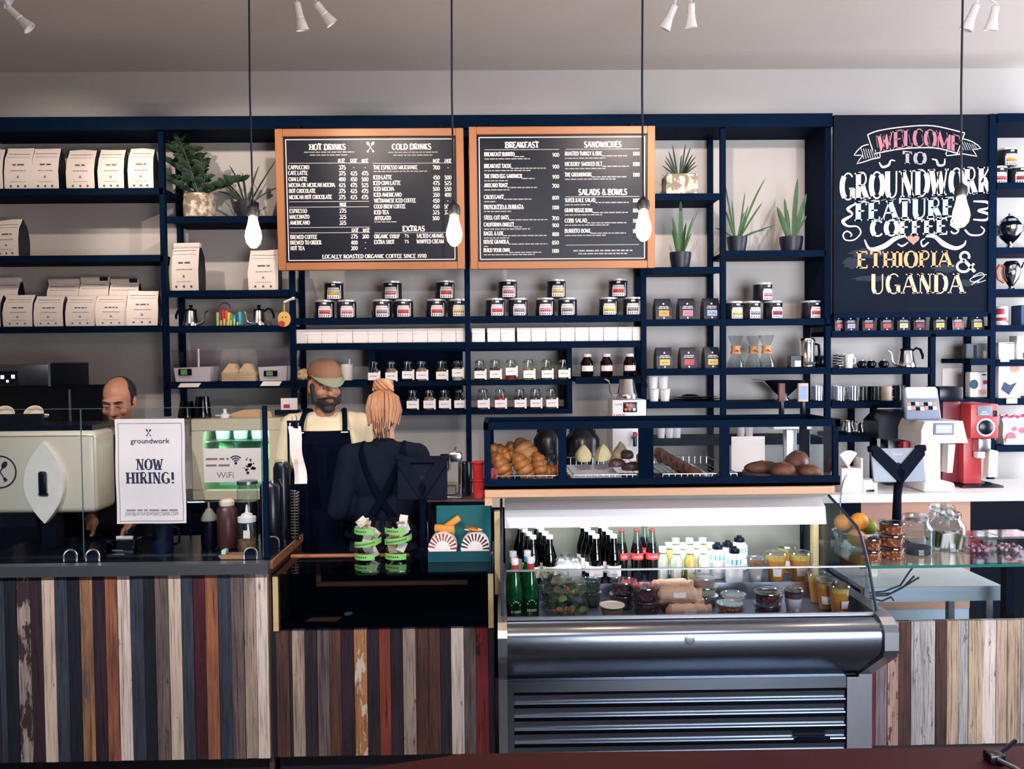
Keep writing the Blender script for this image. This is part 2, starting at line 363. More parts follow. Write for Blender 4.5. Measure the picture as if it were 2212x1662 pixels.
# ------------------------------------------------------------------ wall shelving
XG = X_(2330, 500, YS)
ZTOP = Z_(900, 253, YS)
def zs(y, x): return Z_(x, y, YS)
PT = .032
def post(t, px, y0, y1, rear=False, name='post'):
    Y = YW-.045 if rear else YS; x = X_(px, (y0+y1)/2, Y)
    MB().box(x-PT/2, x+PT/2, Y, Y+PT, Z_(px, y1, Y), Z_(px, y0, Y), BLK).build(name, t)
def shelf(t, px0, px1, yt, th=.04):
    xm = (px0+px1)/2; z = zs(yt, xm); x0, x1 = X_(px0, yt, YS), X_(px1, yt, YS)
    b = MB(); b.box(x0, x1, YS+.005, YW-.005, z-th*.7, z, BLK); b.box(x0, x1, YS, YS+.012, z-th, z, BLK)
    b.build('shelf_board', t); return z
def bay(label): return thing('wall_shelf_unit', label, 'shelf', (0, 0, 0), 0, 'black wall shelving bays')
A = bay('black shelving bay holding the two long rows of white coffee bags')
zA = [shelf(A, -70, 352, y) for y in (407, 552, 705)]; post(A, 353, 268, 900); post(A, 389, 275, 900, True)
B = bay('black shelving bay with the potted plants, kettles and yellow tag')
zB = [shelf(B, 360, 626, y) for y in (467, 627, 704, 825)]
Cc = bay('black shelving bay under the drinks menu, with coffee tins and small white boxes')
zC = [shelf(Cc, 638, 1004, y) for y in (686, 741)]; zC.append(shelf(Cc, 638, 792, 823))
post(Cc, 632, 560, 905); post(Cc, 653, 560, 905, True); post(Cc, 1010, 268, 1150)
D = bay('black shelving bay under the breakfast menu, with tins and small white boxes')
zD = [shelf(D, 1016, 1384, y) for y in (682, 738)]; zD.append(shelf(D, 1243, 1384, 815))
post(D, 1391, 560, 905); post(D, 1379, 560, 905, True)
E = bay('black shelving bay with stone planter, snake plant and black coffee pouches')
zE = [shelf(E, 1397, 1558, y) for y in (418, 577, 690, 797, 868)]
post(E, 1563, 268, 1060); post(E, 1536, 275, 1060, True)
Fb = bay('black shelving bay with two potted plants over tins and glass coffee makers')
zF = [shelf(Fb, 1569, 1784, y) for y in (541, 689, 795, 869)]
post(Fb, 1789, 700, 1060); post(Fb, 1745, 700, 1060, True)
xs_ = X_(1789, 480, YS)
MB().box(xs_-.02, xs_+.016, YS, YW-.005, zs(704, 1789), ZTOP-.05, BLK).build('side_panel', Fb)
H = bay('black shelving bay below the chalkboard with pouches, mugs and pitchers')
zH = [shelf(H, 1797, 2140, 714)]; zH.append(shelf(H, 1797, 2012, 795)); zH.append(shelf(H, 1797, 1948, 868)); zH.append(shelf(H, 1812, 1890, 941))
post(H, 2015, 722, 1060); post(H, 1889, 876, 1050); post(H, 1841, 876, 1050, True); post(H, 1961, 722, 1060, True)
zH.append(shelf(H, 2096, 2140, 775)); zH.append(shelf(H, 2060, 2140, 862))
G = bay('black shelving bay at the far end with silver coffee pots on its shelves')
zG = [shelf(G, 2152, 2330, y) for y in (394, 534, 624, 702, 777, 861, 962)]
post(G, 2146, 255, 1060); post(G, 2092, 722, 1060, True); post(G, 2333, 255, 1060); post(G, 2320, 255, 1060, True)
b = MB(); x0, x1 = X_(-70, 255, YS), X_(1795, 250, YS)
b.box(x0, x1, YS-.02, YW-.005, ZTOP-.06, ZTOP, BLK); b.box(x0, x1, YS-.025, YS, ZTOP-.075, ZTOP+.004, BLK)
tag(b.build('top_beam'), 'long black beam running along the top of the shelving', 'beam')
b = MB(); x0 = X_(2152, 255, YS); b.box(x0, XG, YS-.02, YW-.005, ZTOP-.055, ZTOP, BLK)
tag(b.build('top_beam'), 'short black beam above the silver coffee pots beside the chalkboard', 'beam')
# jar rack (wall-hung box)
t = thing('jar_rack', 'black wall-hung rack box holding two rows of spice jars', 'shelf')
x0, x1 = X_(797, 820, YS), X_(1237, 820, YS); zr0, zr1, zrm = zs(897, 1015), zs(751, 1015), zs(823, 1015)
zJ0 = zr0+.03; zJ1 = zrm
YR = YS+.034
MB().box(x0, x1, YR, YW-.01, zr0, zr0+.03, BLK).build('bottom_board', t); MB().box(x0, x1, YR, YW-.01, zr1-.02, zr1, BLK).build('top_board', t)
MB().box(x0+.03, x1-.03, YR, YW-.01, zrm-.03, zrm, BLK).build('middle_board', t)
for xa in (x0, x1-.03): MB().box(xa, xa+.03, YR, YW-.01, zr0+.03, zr1-.02, BLK).build('side_board', t)
xm = X_(1000, 820, YW-.02); MB().box(x0+.03, xm, YW-.03, YW-.012, zr0+.03, zr1-.02, BLK).build('back_panel', t)
# ------------------------------------------------------------------ menu boards
BRD = M('menu_panel', '#0e1526', .4, var=.1, scale=5, spec=.3)
def menu(label, xl0, xl1, xr0, xr1, yt0, yt1, yb0, yb1):
    """corner pixels: left edge top/bottom, right edge top/bottom; returns the thing and a px->local map"""
    Yb = 4.86; x0 = X_((xl0+xl1)/2, (yt0+yb0)/2, Yb); x1 = X_((xr0+xr1)/2, (yt1+yb1)/2, Yb)
    zb = Z_((xl1+xr1)/2, (yb0+yb1)/2, Yb); zt = Z_((xl0+xr0)/2, (yt0+yt1)/2, Yb)
    Wd, Hh = x1-x0, zt-zb
    t = thing('menu_board', label, 'menu board', (x0, Yb, zb), 0, 'framed menu boards'); t.rotation_euler = (rad(2.2), 0, 0)
    fwd = .045
    fb = MB(); pl = lambda a, c, d, e: fb.rbox(a, c, -.035, 0.0, d, e, .003, OAK, 1)
    pl(0, fwd, 0, Hh); pl(Wd-fwd, Wd, 0, Hh); pl(fwd, Wd-fwd, 0, fwd); pl(fwd, Wd-fwd, Hh-fwd, Hh)
    fb.build('frame', t); MB().box(fwd-.003, Wd-fwd+.003, -.018, -.004, fwd-.003, Hh-fwd+.003, BRD).build('panel', t)
    bl = MB(); a = fwd+.012; w = .005; y = -.0195
    for (p, q, r, s) in ((a, Wd-a, a, a+w), (a, Wd-a, Hh-a-w, Hh-a), (a, a+w, a, Hh-a), (Wd-a-w, Wd-a, a, Hh-a)): bl.box(p, q, y, -.0178, r, s, CHW)
    bl.build('border_line', t)
    for u in (.12, .88): MB().box(u*Wd-.012, u*Wd+.012, 0, .068, Hh-.06, Hh+.03, BLK2).build('mounting_cleat', t)
    def loc(px, py):
        v = (py-(yt0+yt1)/2)/((yb0+yb1)/2-(yt0+yt1)/2); l = xl0+(xl1-xl0)*v; r_ = xr0+(xr1-xr0)*v; u = (px-l)/(r_-l)
        ytop = yt0+(yt1-yt0)*u; ybot = yb0+(yb1-yb0)*u
        return u*Wd, Hh*(1-(py-ytop)/(ybot-ytop))
    return t, loc, Wd/((xr0-xl0+xr1-xl1)/2)
CHW = M('white_print', '#ece8ea', .6, var=.03)
def writer(t, loc, k, name):
    mb = MB()
    def w(s, x0, x1, yb, h, th=.2, tn=.13, serif=.08):
        x, z = loc(x0, yb); xe, _ = loc(x1, yb); T_(mb, s, x, z, h*k, CHW, w=xe-x, th=th, tn=tn, serif=serif, y=-.0192)
    def line(x0, x1, y, th=1.4):
        x, z = loc(x0, y); xe, _ = loc(x1, y); mb.box(x, xe, -.0192, -.0175, z, z+th*k, GREYINK2)
    def br(x0, x1, y, h=2.2):
        x, z = loc(x0, y); xe, _ = loc(x1, y); bars(mb, x, xe, z, h*k, GREYINK2, y=-.0192, gap=.25)
    return mb, w, line, br
GREYINK2 = M('menu_small_print', '#a9a6ae', .6, var=.03)
t, loc, k = menu('oak framed menu board headed hot drinks and cold drinks', 597, 607, 1000, 1007, 285, 282, 585, 583)
mb, w, line, br = writer(t, loc, k, 'heading')
w('HOT DRINKS', 671, 748, 328, 12, .26, .15, .1); w('COLD DRINKS', 848, 931, 327, 12, .26, .15, .1); w('EXTRAS', 872, 919, 501, 11, .26, .15, .1)
w('LOCALLY ROASTED ORGANIC COFFEE SINCE 1990', 700, 923, 559, 8, .24, .15, .08); mb.build('heading', t)
mb, w, line, br = writer(t, loc, k, 'menu_text')
for s, x0, x1, y in (('CAPPUCCINO', 626, 670, 369), ('CAFE LATTE', 626, 667, 381), ('CHAI LATTE', 627, 666, 394), ('MOCHA OR MEXICAN MOCHA', 627, 725, 406.5), ('HOT CHOCOLATE', 628, 684, 419), ('MEXICAN HOT CHOCOLATE', 628, 719, 432),
    ('ESPRESSO', 629, 666, 461.5), ('MACCHIATO', 629, 671, 474), ('AMERICANO', 630, 672, 486.5), ('BREWED COFFEE', 631, 688, 517), ('BREWED TO ORDER', 631, 697, 529), ('HOT TEA', 632, 661, 541),
    ('THE ESPRESSO MILKSHAKE', 808, 902, 369), ('ICED LATTE', 808, 847, 390), ('ICED CHAI LATTE', 808, 866, 402), ('ICED MOCHA', 809, 852, 414.5), ('ICED AMERICANO', 809, 868, 427), ('VIETNAMESE ICED COFFEE', 810, 899, 439.5), ('COLD BREW COFFEE', 810, 877, 452), ('ICED TEA', 810, 841, 464.5), ('AFFOGATO', 811, 846, 477),
    ('ORGANIC SYRUP', 811, 865, 516), ('EXTRA SHOT', 811, 854, 528), ('SALTED CARAMEL', 902, 961, 515), ('WHIPPED CREAM', 902, 960, 527)):
    w(s, x0, x1, y, 8.2)
for x0, x1, y in ((659, 766, 334), (671, 755, 340), (839, 945, 334), (850, 934, 340), (808, 927, 374.5), (811, 858, 482)): br(x0, x1, y)
for x0, x1, y in ((627, 797, 357), (628, 799, 438.5), (628, 799, 450), (630, 801, 493.5), (630, 801, 505), (806, 976, 357), (811, 965, 505)): line(x0, x1, y)
mb.build('menu_text', t)
mb, w, line, br = writer(t, loc, k, 'price_text')
for s, x, y in (('8OZ', 738, 354), ('12OZ', 764, 354), ('16OZ', 788, 354), ('16OZ', 941, 354), ('24OZ', 966, 354), ('SINGLE', 742, 447), ('12OZ', 768, 502), ('16OZ', 792, 502)): w(s, x-6, x+8, y, 7)
for y, row in ((369, '375 - -'), (381.5, '375 425 475'), (394, '400 450 500'), (406.5, '425 475 525'), (419, '375 425 475'), (432, '375 425 475')):
    for x, p in zip((741, 766, 790), row.split()): w(p, x-(7 if len(p) > 1 else 2), x+(7 if len(p) > 1 else 2), y, 8)
for y, p in ((461, '275'), (474, '325'), (486.5, '325')): w(p, 736, 750, y, 8)
for y, row in ((369, '700 -'), (390, '450 500'), (402, '475 525'), (414.5, '500 550'), (427, '350 400'), (439.5, '450 -'), (452, '450 500'), (464.5, '325 375'), (477, '500')):
    for x, p in zip((943, 968), row.split()): w(p, x-(7 if len(p) > 1 else 2), x+(7 if len(p) > 1 else 2), y, 8)
for y, row in ((516, '275 300'), (529, '400 -'), (541, '300 -')):
    for x, p in zip((768, 792), row.split()): w(p, x-(7 if len(p) > 1 else 2), x+(7 if len(p) > 1 else 2), y, 8)
w('75', 876, 885, 514, 6); w('75', 876, 885, 526, 6); mb.build('price_text', t)
def spoons(mb, cx, cz, r, m, y):
    for sgn in (-1, 1):
        a = rad(90+sgn*33); d = Vector((cos(a), sin(a))); n = Vector((-d.y, d.x))
        c = Vector((cx, cz)); q = lambda u, v: (c.x+d.x*u*r+n.x*v*r, y, c.y+d.y*u*r+n.y*v*r)
        mb.add([q(-.75, -.05), q(.5, -.05), q(.5, .05), q(-.75, .05)], [(0, 1, 2, 3)], m)
        mb.add([q(.72+.34*cos(2*pi*i/14), .22*sin(2*pi*i/14)) for i in range(14)], [list(range(14))], m)
        mb.add([q(-.95, -.17), q(-.62, -.12), q(-.62, .12), q(-.95, .17)], [(0, 1, 2, 3)], m)
mb = MB(); x, z = loc(801, 322); spoons(mb, x, z, 13*k, CHW, -.0192); mb.build('crossed_spoons_emblem', t)
t, loc, k = menu('oak framed menu board headed breakfast, sandwiches and salads', 1012, 1018, 1412, 1411, 281, 277, 585, 578)
mb, w, line, br = writer(t, loc, k, 'heading')
w('BREAKFAST', 1091, 1162, 324, 12, .26, .15, .1); w('SANDWICHES', 1260, 1340, 322, 12, .26, .15, .1); w('SALADS & BOWLS', 1248, 1352, 423, 12, .26, .15, .1); mb.build('heading', t)
mb, w, line, br = writer(t, loc, k, 'menu_text'); pr = []
for s, x1, y, b1, b2, p in (('BREAKFAST BURRITO', 1110, 342, 1133, 1144, '900'), ('BREAKFAST TACOS', 1103, 367, 1179, 1145, '900'), ('THE FRIED EGG SANDWICH', 1126, 388.5, 1154, 1100, '900'), ('AVOCADO TOAST', 1096, 408, 1159, 1100, '700'),
    ('CROISSANT', 1088, 433, 1149, 1070, '800'), ('PROSCIUTTO & BURRATA', 1130, 454, 1130, 1105, '1100'), ('STEEL CUT OATS', 1099, 477, 1183, 0, '700'), ('CALIFORNIA OMELET', 1110, 492, 1127, 1145, '900'), ('BAGEL & LOX', 1087, 511, 1180, 1100, '1000'), ('HOUSE GRANOLA', 1099, 529, 1182, 1055, '850'), ('BUILD YOUR OWN', 1101, 547, 1170, 1155, '1100')):
    w(s, 1046, x1, y, 8); br(x1 if b1 > x1+10 else 1046, b1, y+1.5); br(1046, b2, y+7) if b2 else 0; pr.append((p, 1200, y))
for s, x1, y, b1, b2, p in (('ROASTED TURKEY & BRIE', 1298, 339.5, 1353, 1306, '1100'), ('HICKORY SMOKED BLT', 1299, 361.5, 1356, 1306, '1000'), ('THE GROUNDWORK', 1276, 384, 1351, 1328, '1100'), ('SUPER KALE SALAD', 1284, 438.5, 1356, 1273, '1000'), ('GRAIN VEGGIE BOWL', 1279, 460, 1354, 1300, '1000'), ('COBB SALAD', 1266, 482, 1354, 1315, '1100'), ('BURRITO BOWL', 1275, 504, 1350, 1308, '1000')):
    w(s, 1219, x1, y, 8); br(x1, b1, y+1.5); br(1219, b2, y+7); pr.append((p, 1373, y-1))
for x0, x1, y in ((1046, 1206, 329), (1220, 1379, 327), (1220, 1379, 428), (1221, 1378, 531)): line(x0, x1, y)
br(1237, 1364, 544, 3); br(1248, 1353, 550, 2.5); mb.build('menu_text', t)
mb, w, line, br = writer(t, loc, k, 'price_text')
for p, x, y in pr: w(p, x-8, x+6, y, 7.5)
mb.build('price_text', t)
# ------------------------------------------------------------------ chalkboard
Yc = 4.90; x0, x1, z0, z1 = RC(1798, 250, 2144, 679, Yc)
t = thing('chalkboard', 'tall black chalkboard welcoming guests in coloured hand lettering', 'chalkboard', (x0, Yc, z0))
Wd, Hh = x1-x0, z1-z0
CB = M('chalkboard_slate', '#0a1322', .85, var=.3, scale=3, hx2='#141e2e', spec=.08)
MB().box(0, Wd-.04, -.02, .0, 0, Hh, CB).build('slate', t); fr = MB(); fr.box(Wd-.04, Wd, -.03, .0, 0, Hh, BLK); fr.box(0, Wd-.04, -.026, -.0, -.02, .01, BLK); fr.build('frame', t)
kc = Wd/(2144-1798)
def cl(px, py): return (px-1798)*kc, Hh-(py-(250+(px-1970)*-.006))*Hh/429
PINK = M('pink_chalk', '#a86f7e', .95, var=.4, scale=120); BLUEC = M('blue_chalk', '#a9cfe6', .95, var=.3, scale=120); OCH = M('orange_chalk', '#dba277', .95, var=.3, scale=120)
GRYC = M('grey_chalk', '#9b98a2', .95, var=.45, scale=120); SAND = M('tan_chalk', '#d3b69e', .95, var=.3, scale=120); SAL = M('heart_chalk', '#e8847c', .95, var=.2, scale=120); SMU = M('chalk_smudge', '#1b2536', .95, var=.3, scale=8)
def chalk(name, words):
    mb = MB()
    for s, xa, ya, xb, yb, h, m, th, tn, sf in words:
        x, z = cl(xa, ya); xe, ze = cl(xb, yb); h *= kc; sl = (ze-z)/(xe-x)
        T_(mb, s, x, z, h, m, w=xe-x, th=th, tn=tn, serif=sf, sp=.19, y=-.0212, warp=lambda X, Z, x=x, sl=sl: (X, Z+(X-x)*sl))
    mb.build(name, t)
def arcw(X, Z):  # banner lettering bows upward in the middle
    u = (X-cl(1975, 0)[0])/(95*kc); return (X, Z+(1-u*u)*17*kc)
mb = MB(); x, z = cl(1893, 336); T_(mb, 'WELCOME', x, z, 37*kc, PINK, w=cl(2068, 0)[0]-x, th=.2, tn=.06, serif=.05, y=-.0212, warp=arcw); mb.build('welcome_lettering', t)
chalk('to_lettering', [('TO', 1945, 356, 1994, 356, 25, GRYC, .3, .1, .08)])
chalk('groundwork_lettering', [('GROUNDWORK', 1815, 433, 2136, 418, 56, CHALK, .19, .055, .045)])
chalk('feature_lettering', [('FEATURE', 1847, 478, 2056, 468, 40, BLUEC, .28, .08, .06)])
chalk('coffees_lettering', [('COFFEES', 1880, 511, 2068, 505, 33, CHALK, .3, .1, .08)])
chalk('ethiopia_lettering', [('ETHIOPIA', 1850, 579, 2050, 577, 34, OCH, .22, .09, .08)])
chalk('uganda_lettering', [('UGANDA', 1880, 635, 2076, 634, 42, SAND, .2, .06, .07), ('&', 2062, 588, 2106, 588, 42, CHALK, .16, .12, 0)])
orn = MB()
def stroke(pts, wd=2.5, m=CHALK, n=5):
    q = [Vector(cl(*p)) for p in pts]; o = []
    for i in range(len(q)-1):   # Catmull-Rom
        p0, p1, p2, p3 = q[max(0, i-1)], q[i], q[i+1], q[min(len(q)-1, i+2)]
        for j in range(n):
            u = j/n; o.append(.5*((2*p1)+(p2-p0)*u+(2*p0-5*p1+4*p2-p3)*u*u+(3*p1-p0-3*p2+p3)*u**3))
    o.append(q[-1]); ww = wd if isinstance(wd, list) else [wd]*len(q); vs = []
    for i, p in enumerate(o):
        d = (o[min(len(o)-1, i+1)]-o[max(0, i-1)]).normalized(); u = i/n; a = int(min(u, len(q)-1.001)); wv = ww[a]+(ww[min(a+1, len(q)-1)]-ww[a])*(u-a)
        nn = Vector((-d.y, d.x))*wv*kc/2; vs += [(p.x+nn.x, -.0214, p.y+nn.y), (p.x-nn.x, -.0214, p.y-nn.y)]
    orn.add(vs, [(2*i, 2*i+1, 2*i+3, 2*i+2) for i in range(len(o)-1)], m)
stroke([(1870, 293), (1895, 284), (1950, 276), (2010, 274), (2078, 289)], 2.2); stroke([(1884, 334), (1930, 325), (1975, 321), (2020, 322), (2062, 333)], 2.2)
stroke([(1870, 293), (1876, 312), (1884, 334)], 2); stroke([(2078, 289), (2071, 310), (2062, 333)], 2)
stroke([(1872, 314), (1858, 318), (1841, 337), (1860, 337), (1847, 355), (1880, 345), (1896, 342), (1896, 334)], 2, n=2)
stroke([(2076, 302), (2095, 308), (2113, 322), (2095, 325), (2105, 339), (2075, 334), (2040, 338), (2040, 329)], 2, n=2)
for i in range(7): stroke([(1856+i*5, 322+i*.5), (1862+i*5, 345-i*.5)], 1.6, GRYC); stroke([(2068+i*5, 306+i*1.2), (2076+i*5, 326)], 1.6, GRYC)
for i in range(12): stroke([(1888+i*14, 300-8*sin((i+.5)/12*pi)), (1892+i*14, 322-8*sin((i+.5)/12*pi))], .9, PINK)
def flush(nm):
    global orn
    orn.build(nm, t); orn = MB()
flush('banner_ribbon')
stroke([(1895, 352), (1902, 362), (1915, 358), (1920, 348), (1929, 349)], [2, 5, 5, 3, 2]); flush('chalk_swirl'); stroke([(2008, 345), (2018, 348), (2022, 358), (2034, 357), (2036, 344)], [2, 4, 5, 4, 2])
flush('chalk_swirl'); stroke([(1847, 440), (1828, 452), (1838, 464), (1818, 478), (1828, 489), (1848, 490), (1856, 503), (1843, 518), (1824, 519), (1818, 508), (1826, 500), (1836, 506), (1834, 512)], [2, 7, 3, 8, 4, 3, 3, 2.5, 2.5, 3, 3, 3, 2])
flush('chalk_swirl'); stroke([(2098, 436), (2128, 438), (2130, 450), (2108, 456), (2132, 464), (2125, 476), (2098, 475)], [3, 6, 5, 4, 7, 5, 3]); flush('chalk_swirl'); stroke([(2080, 497), (2092, 508), (2114, 508), (2122, 498), (2114, 490)], [4, 4, 3, 3, 2])
flush('chalk_swirl'); stroke([(1864, 518), (1876, 538), (1905, 533), (1930, 516), (1950, 511), (1955, 516)], [2, 6, 11, 9, 4, 2]); flush('chalk_swirl'); stroke([(1935, 527), (1945, 532), (1958, 524)], [2, 4, 2])
flush('chalk_swirl'); stroke([(1995, 512), (2015, 512), (2035, 528), (2060, 537), (2078, 530), (2082, 520)], [2, 8, 11, 8, 5, 2]); flush('chalk_swirl'); stroke([(2002, 524), (1990, 533), (1986, 522), (1994, 516)], [3, 4, 3, 2])
flush('chalk_swirl')
for i in range(8): stroke([(1855+i*22, 436-i*.9), (1866+i*22, 433-i*.9)], 1.2, GRYC)
flush('underline_dashes'); stroke([(2098, 598), (2115, 590), (2122, 598), (2100, 610), (2092, 604), (2110, 596), (2128, 594)], 1.5); stroke([(2095, 616), (2112, 606), (2108, 612), (2126, 606)], 1.3)
flush('chalk_signature'); hx = []
for i in range(30):
    a = 2*pi*i/30; hx.append((16*sin(a)**3, 13*cos(a)-5*cos(2*a)-2*cos(3*a)-cos(4*a)))
c0 = cl(1969, 518); orn.add([(c0[0]+a*.82*kc, -.0214, c0[1]+bq*.72*kc) for a, bq in hx], [list(range(30))], SAL)
flush('chalk_heart')
sm = MB()
for (px, py, w_, h_) in ((1875, 547, 42, 10), (1880, 602, 40, 6), (2040, 580, 30, 9), (1836, 568, 18, 12), (2085, 612, 22, 7)):
    x, z = cl(px, py); sm.add([(x+w_*kc*cos(2*pi*i/18)*(1+.2*sin(3*i)), -.0206, z+h_*kc*sin(2*pi*i/18)*(1+.25*cos(2.3*i))) for i in range(18)], [list(range(18))], SMU)
sm.build('smudge', t)
# ------------------------------------------------------------------ goods on the shelves
YG = 5.02; S5 = YG/F   # metres per pixel on the goods plane
def gx(px, y=600): return X_(px, y, YG)
BAGW = M('coffee_bag_paper', '#ece2de', .7, var=.05, scale=18, bump=.2); BAGK = M('coffee_bag_gusset', '#0d1526', .45, var=.2); PRT = M('coffee_bag_print', '#5b5560', .8); BRN = M('coffee_bag_brown_print', '#9a6a4a', .8)
def bag(w, h, d, r, fold=0, lean=0.0, flap=None, prt=PRT, loc=(0, 0, 0), label='', group='white paper coffee bags'):
    t = thing('coffee_bag', label, 'coffee bag', loc, 0, group)
    b = MB(); zs_ = [0, .12, .45, .75, .9, 1.0]; hw = [.5, .51, .5+.02*r.random(), .5, .49, .48+.02*r.random()]; hd = [.5, .54, .55, .42, .2, .05]
    sk = lean*w; ring = []
    for i, z in enumerate(zs_):
        jig = (r.random()-.5)*.03*w if i > 1 else 0; x = sk*z+jig; a, q = hw[i]*w, hd[i]*d; dz = lambda: (r.random()-.5)*.045*h if i == 5 else 0
        ring.append([(x-a, -q, z*h+dz()), (x, -q*1.02, z*h+dz()), (x+a, -q, z*h+dz()), (x+a*.96, 0, z*h), (x+a, q, z*h), (x, q, z*h), (x-a, q, z*h), (x-a*.96, 0, z*h)])
    vs = [p for g in ring for p in g]
    for side, m in (((0, 1, 4, 5), BAGW), ((2, 3, 6, 7), BAGK)):
        b.add(vs, [(j*8+i, j*8+(i+1) % 8, (j+1)*8+(i+1) % 8, (j+1)*8+i) for j in range(5) for i in side], m, True)
    b.add(ring[5], [list(range(8))], BAGW); b.add(ring[0], [list(range(8))[::-1]], BAGK)
    if fold:  # rolled top edge
        z = h*.985; b.rbox(sk-w*.5, sk+w*.5, -.022, .014, z-.018, z+.014, .008, BAGW, 2)
        if flap: b.box(sk+w*.18, sk+w*.46, -.024, -.0225, z-.012, z+.012, BAGK)
    b.build('bag_body', t)
    p = MB(); fy = lambda z: -d*(np_(z/h, zs_, hd))-.0025
    for zf, hf, x0, x1, m in ((.86, .012, -.4, .4, PRT), (.78, .008, -.42, .42, GREYINK), (.585, .035, -.2, .22, prt), (.45, .016, -.26, .3, GREYINK), (.2, .008, -.26, .28, GREYINK)):
        bars(p, x0*w+sk*zf, x1*w+sk*zf, zf*h, hf*h, m, 0, r)
    for a in (-.27, 0, .26): disc(p, a*w+sk*.1, .1*h, .014*h*2, PRT, n=8)
    cx = sk*.33; p.add([(cx-.05*w, 0, .29*h), (cx+.05*w, 0, .29*h), (cx, 0, .36*h)], [(0, 1, 2)], GREYINK)
    p.v = [Vector((v.x, fy(v.z), v.z)) for v in p.v]; p.build('bag_print', t)
    return t
def np_(x, xs, ys):
    for i in range(len(xs)-1):
        if x <= xs[i+1]: return ys[i]+(ys[i+1]-ys[i])*(x-xs[i])/(xs[i+1]-xs[i])
    return ys[-1]
br_ = random.Random(3)
def bagpx(x0, x1, y0, z, label, rz=0, dy=0, **k):
    w = (x1-x0)*S5; zt = Z_((x0+x1)/2, y0, YG); t = bag(w, zt-z, .085, br_, loc=(gx((x0+x1)/2), YG+dy, z), label=label, **k); t.rotation_euler = (0, 0, rz); return t
for i, (a, c, y) in enumerate(((-36, 21, 323), (26, 83, 323), (84.5, 140, 322), (158, 216, 325), (226, 279, 324), (290, 342, 322))):
    bagpx(a, c, y, zA[0], ['white coffee bag cut off by the picture edge on the top shelf', 'white coffee bag on the top shelf, touching its neighbour at the cut-off bag end', 'white coffee bag on the top shelf, second of the touching pair', 'white coffee bag standing alone in the middle of the top shelf', 'white coffee bag with brown print on the top shelf', 'white coffee bag on the top shelf nearest the leafy plant'][i], prt=BRN if i >= 4 else PRT, lean=.02*(i == 3))
bagpx(0, 57, 476, zA[1], 'lone white coffee bag with crumpled top on the otherwise empty middle shelf', rz=-.2)
for i, (a, c, y) in enumerate(((-48, 18, 640), (22, 84, 640), (88, 148, 641), (155, 214, 641), (219, 281, 640), (284, 345, 630))):
    bagpx(a, c, y, zA[2], ['front-row white coffee bag cut off at the end of the lowest bag shelf', 'front-row white coffee bag in front of a dark gap on the lowest bag shelf', 'front-row white coffee bag with a rolled-top bag right behind it', 'front-row white coffee bag in front of the bag with a black patch', 'front-row white coffee bag before the bag with the notched flap', 'front-row white coffee bag with slanted top beside the kettle shelf post'][i], lean=.03*(i % 2)-.01, dy=-.035, rz=.05*(i-2))
for i, (a, c, y) in enumerate(((-30, 28, 600), (91, 158, 603), (162, 223, 599), (227, 287, 603))):
    bagpx(a, c, y, zA[2], ['back-row coffee bag at the cut-off end, dark in shade', 'back-row white coffee bag with rolled top', 'back-row white coffee bag with rolled top and black patch', 'back-row white coffee bag with notched black flap'][i], fold=1, flap=i > 1, dy=.085, rz=.03*i)
bagpx(374, 437, 529, zB[1], 'tall white coffee bag under the stone plant pot, black side showing', rz=-.12, fold=1)
bagpx(542, 604, 541, zB[1], 'tall white coffee bag beside the drinks menu frame under a lit bulb', lean=.02)
# ---- coffee tins
TINK = M('tin_black', '#0b1222', .35, var=.15); TINW = M('tin_label', '#ded5d8', .6, var=.08, scale=60); TINL = M('tin_lid', '#c9ccd6', .35, .5)
LC = {'yellow': '#d9bd62', 'pink': '#c98093', 'red': '#c2474e', 'grey': '#8d8793', 'orange': '#d99a4a', 'pale blue': '#9eb2d8', 'lilac': '#b5a4cc', 'cream': '#e3d49a', 'dark red': '#8e2231'}
LM = {k: M('label_'+k.replace(' ', '_'), v, .6, var=.12, scale=40) for k, v in LC.items()}
TP = {}
def tin(col, loc, label, rz=0, group='black coffee tins'):
    if col in TP: return dup(TP[col], loc, label, rz, group)
    t = thing('coffee_tin', label, 'coffee tin', loc, rz, group); r, h = .058, .112
    MB().lathe([(r*.97, 0), (r, .004), (r, h-.012), (r*.98, h-.01)], TINK, n=28).build('tin_body', t)
    MB().lathe([(r*1.02, h-.011), (r*1.04, h-.006), (r*1.03, h), (r*.94, h+.001), (.9*r, h-.002), (.001, h-.002)], TINL, n=28).build('lid', t)
    L = MB(); mk = lambda a0, a1, z0, z1, m, e: L.grid(lambda u, v: ((r+e)*cos(rad(a0+(a1-a0)*u)), (r+e)*sin(rad(a0+(a1-a0)*u)), z0+(z1-z0)*v), 10, 1, m)
    mk(-128, -50, .006, .062, TINW, .001); mk(-122, -56, .026, .05, LM[col], .0016); mk(-124, -54, .064, .074, TINW, .001); mk(-100, -78, .086, .096, TINW, .001)
    for a in range(-120, -62, 13): mk(a, a+8, .030, .036, INK, .002); mk(a, a+5, .01, .02, TINK, .002)
    mk(-46, -40, .01, .09, TINW, .001)
    L.build('tin_label', t); TP[col] = t; return t
stk = [((722, 'yellow'), (702, 'red'), (749, 'pink'), zC[0]), ((848, 'pink'), (826, 'grey'), (872, 'red'), zC[0]), ((962, 'red'), (942, 'red'), (989, 'yellow'), zC[0]), ((1097, 'pink'), (1070, 'red'), (1119, 'grey'), zD[0]), ((1202, 'yellow'), (1178, 'pink'), (1226, 'grey'), zD[0]), ((1335, 'red'), (1314, 'yellow'), (1366, 'grey'), zD[0])]
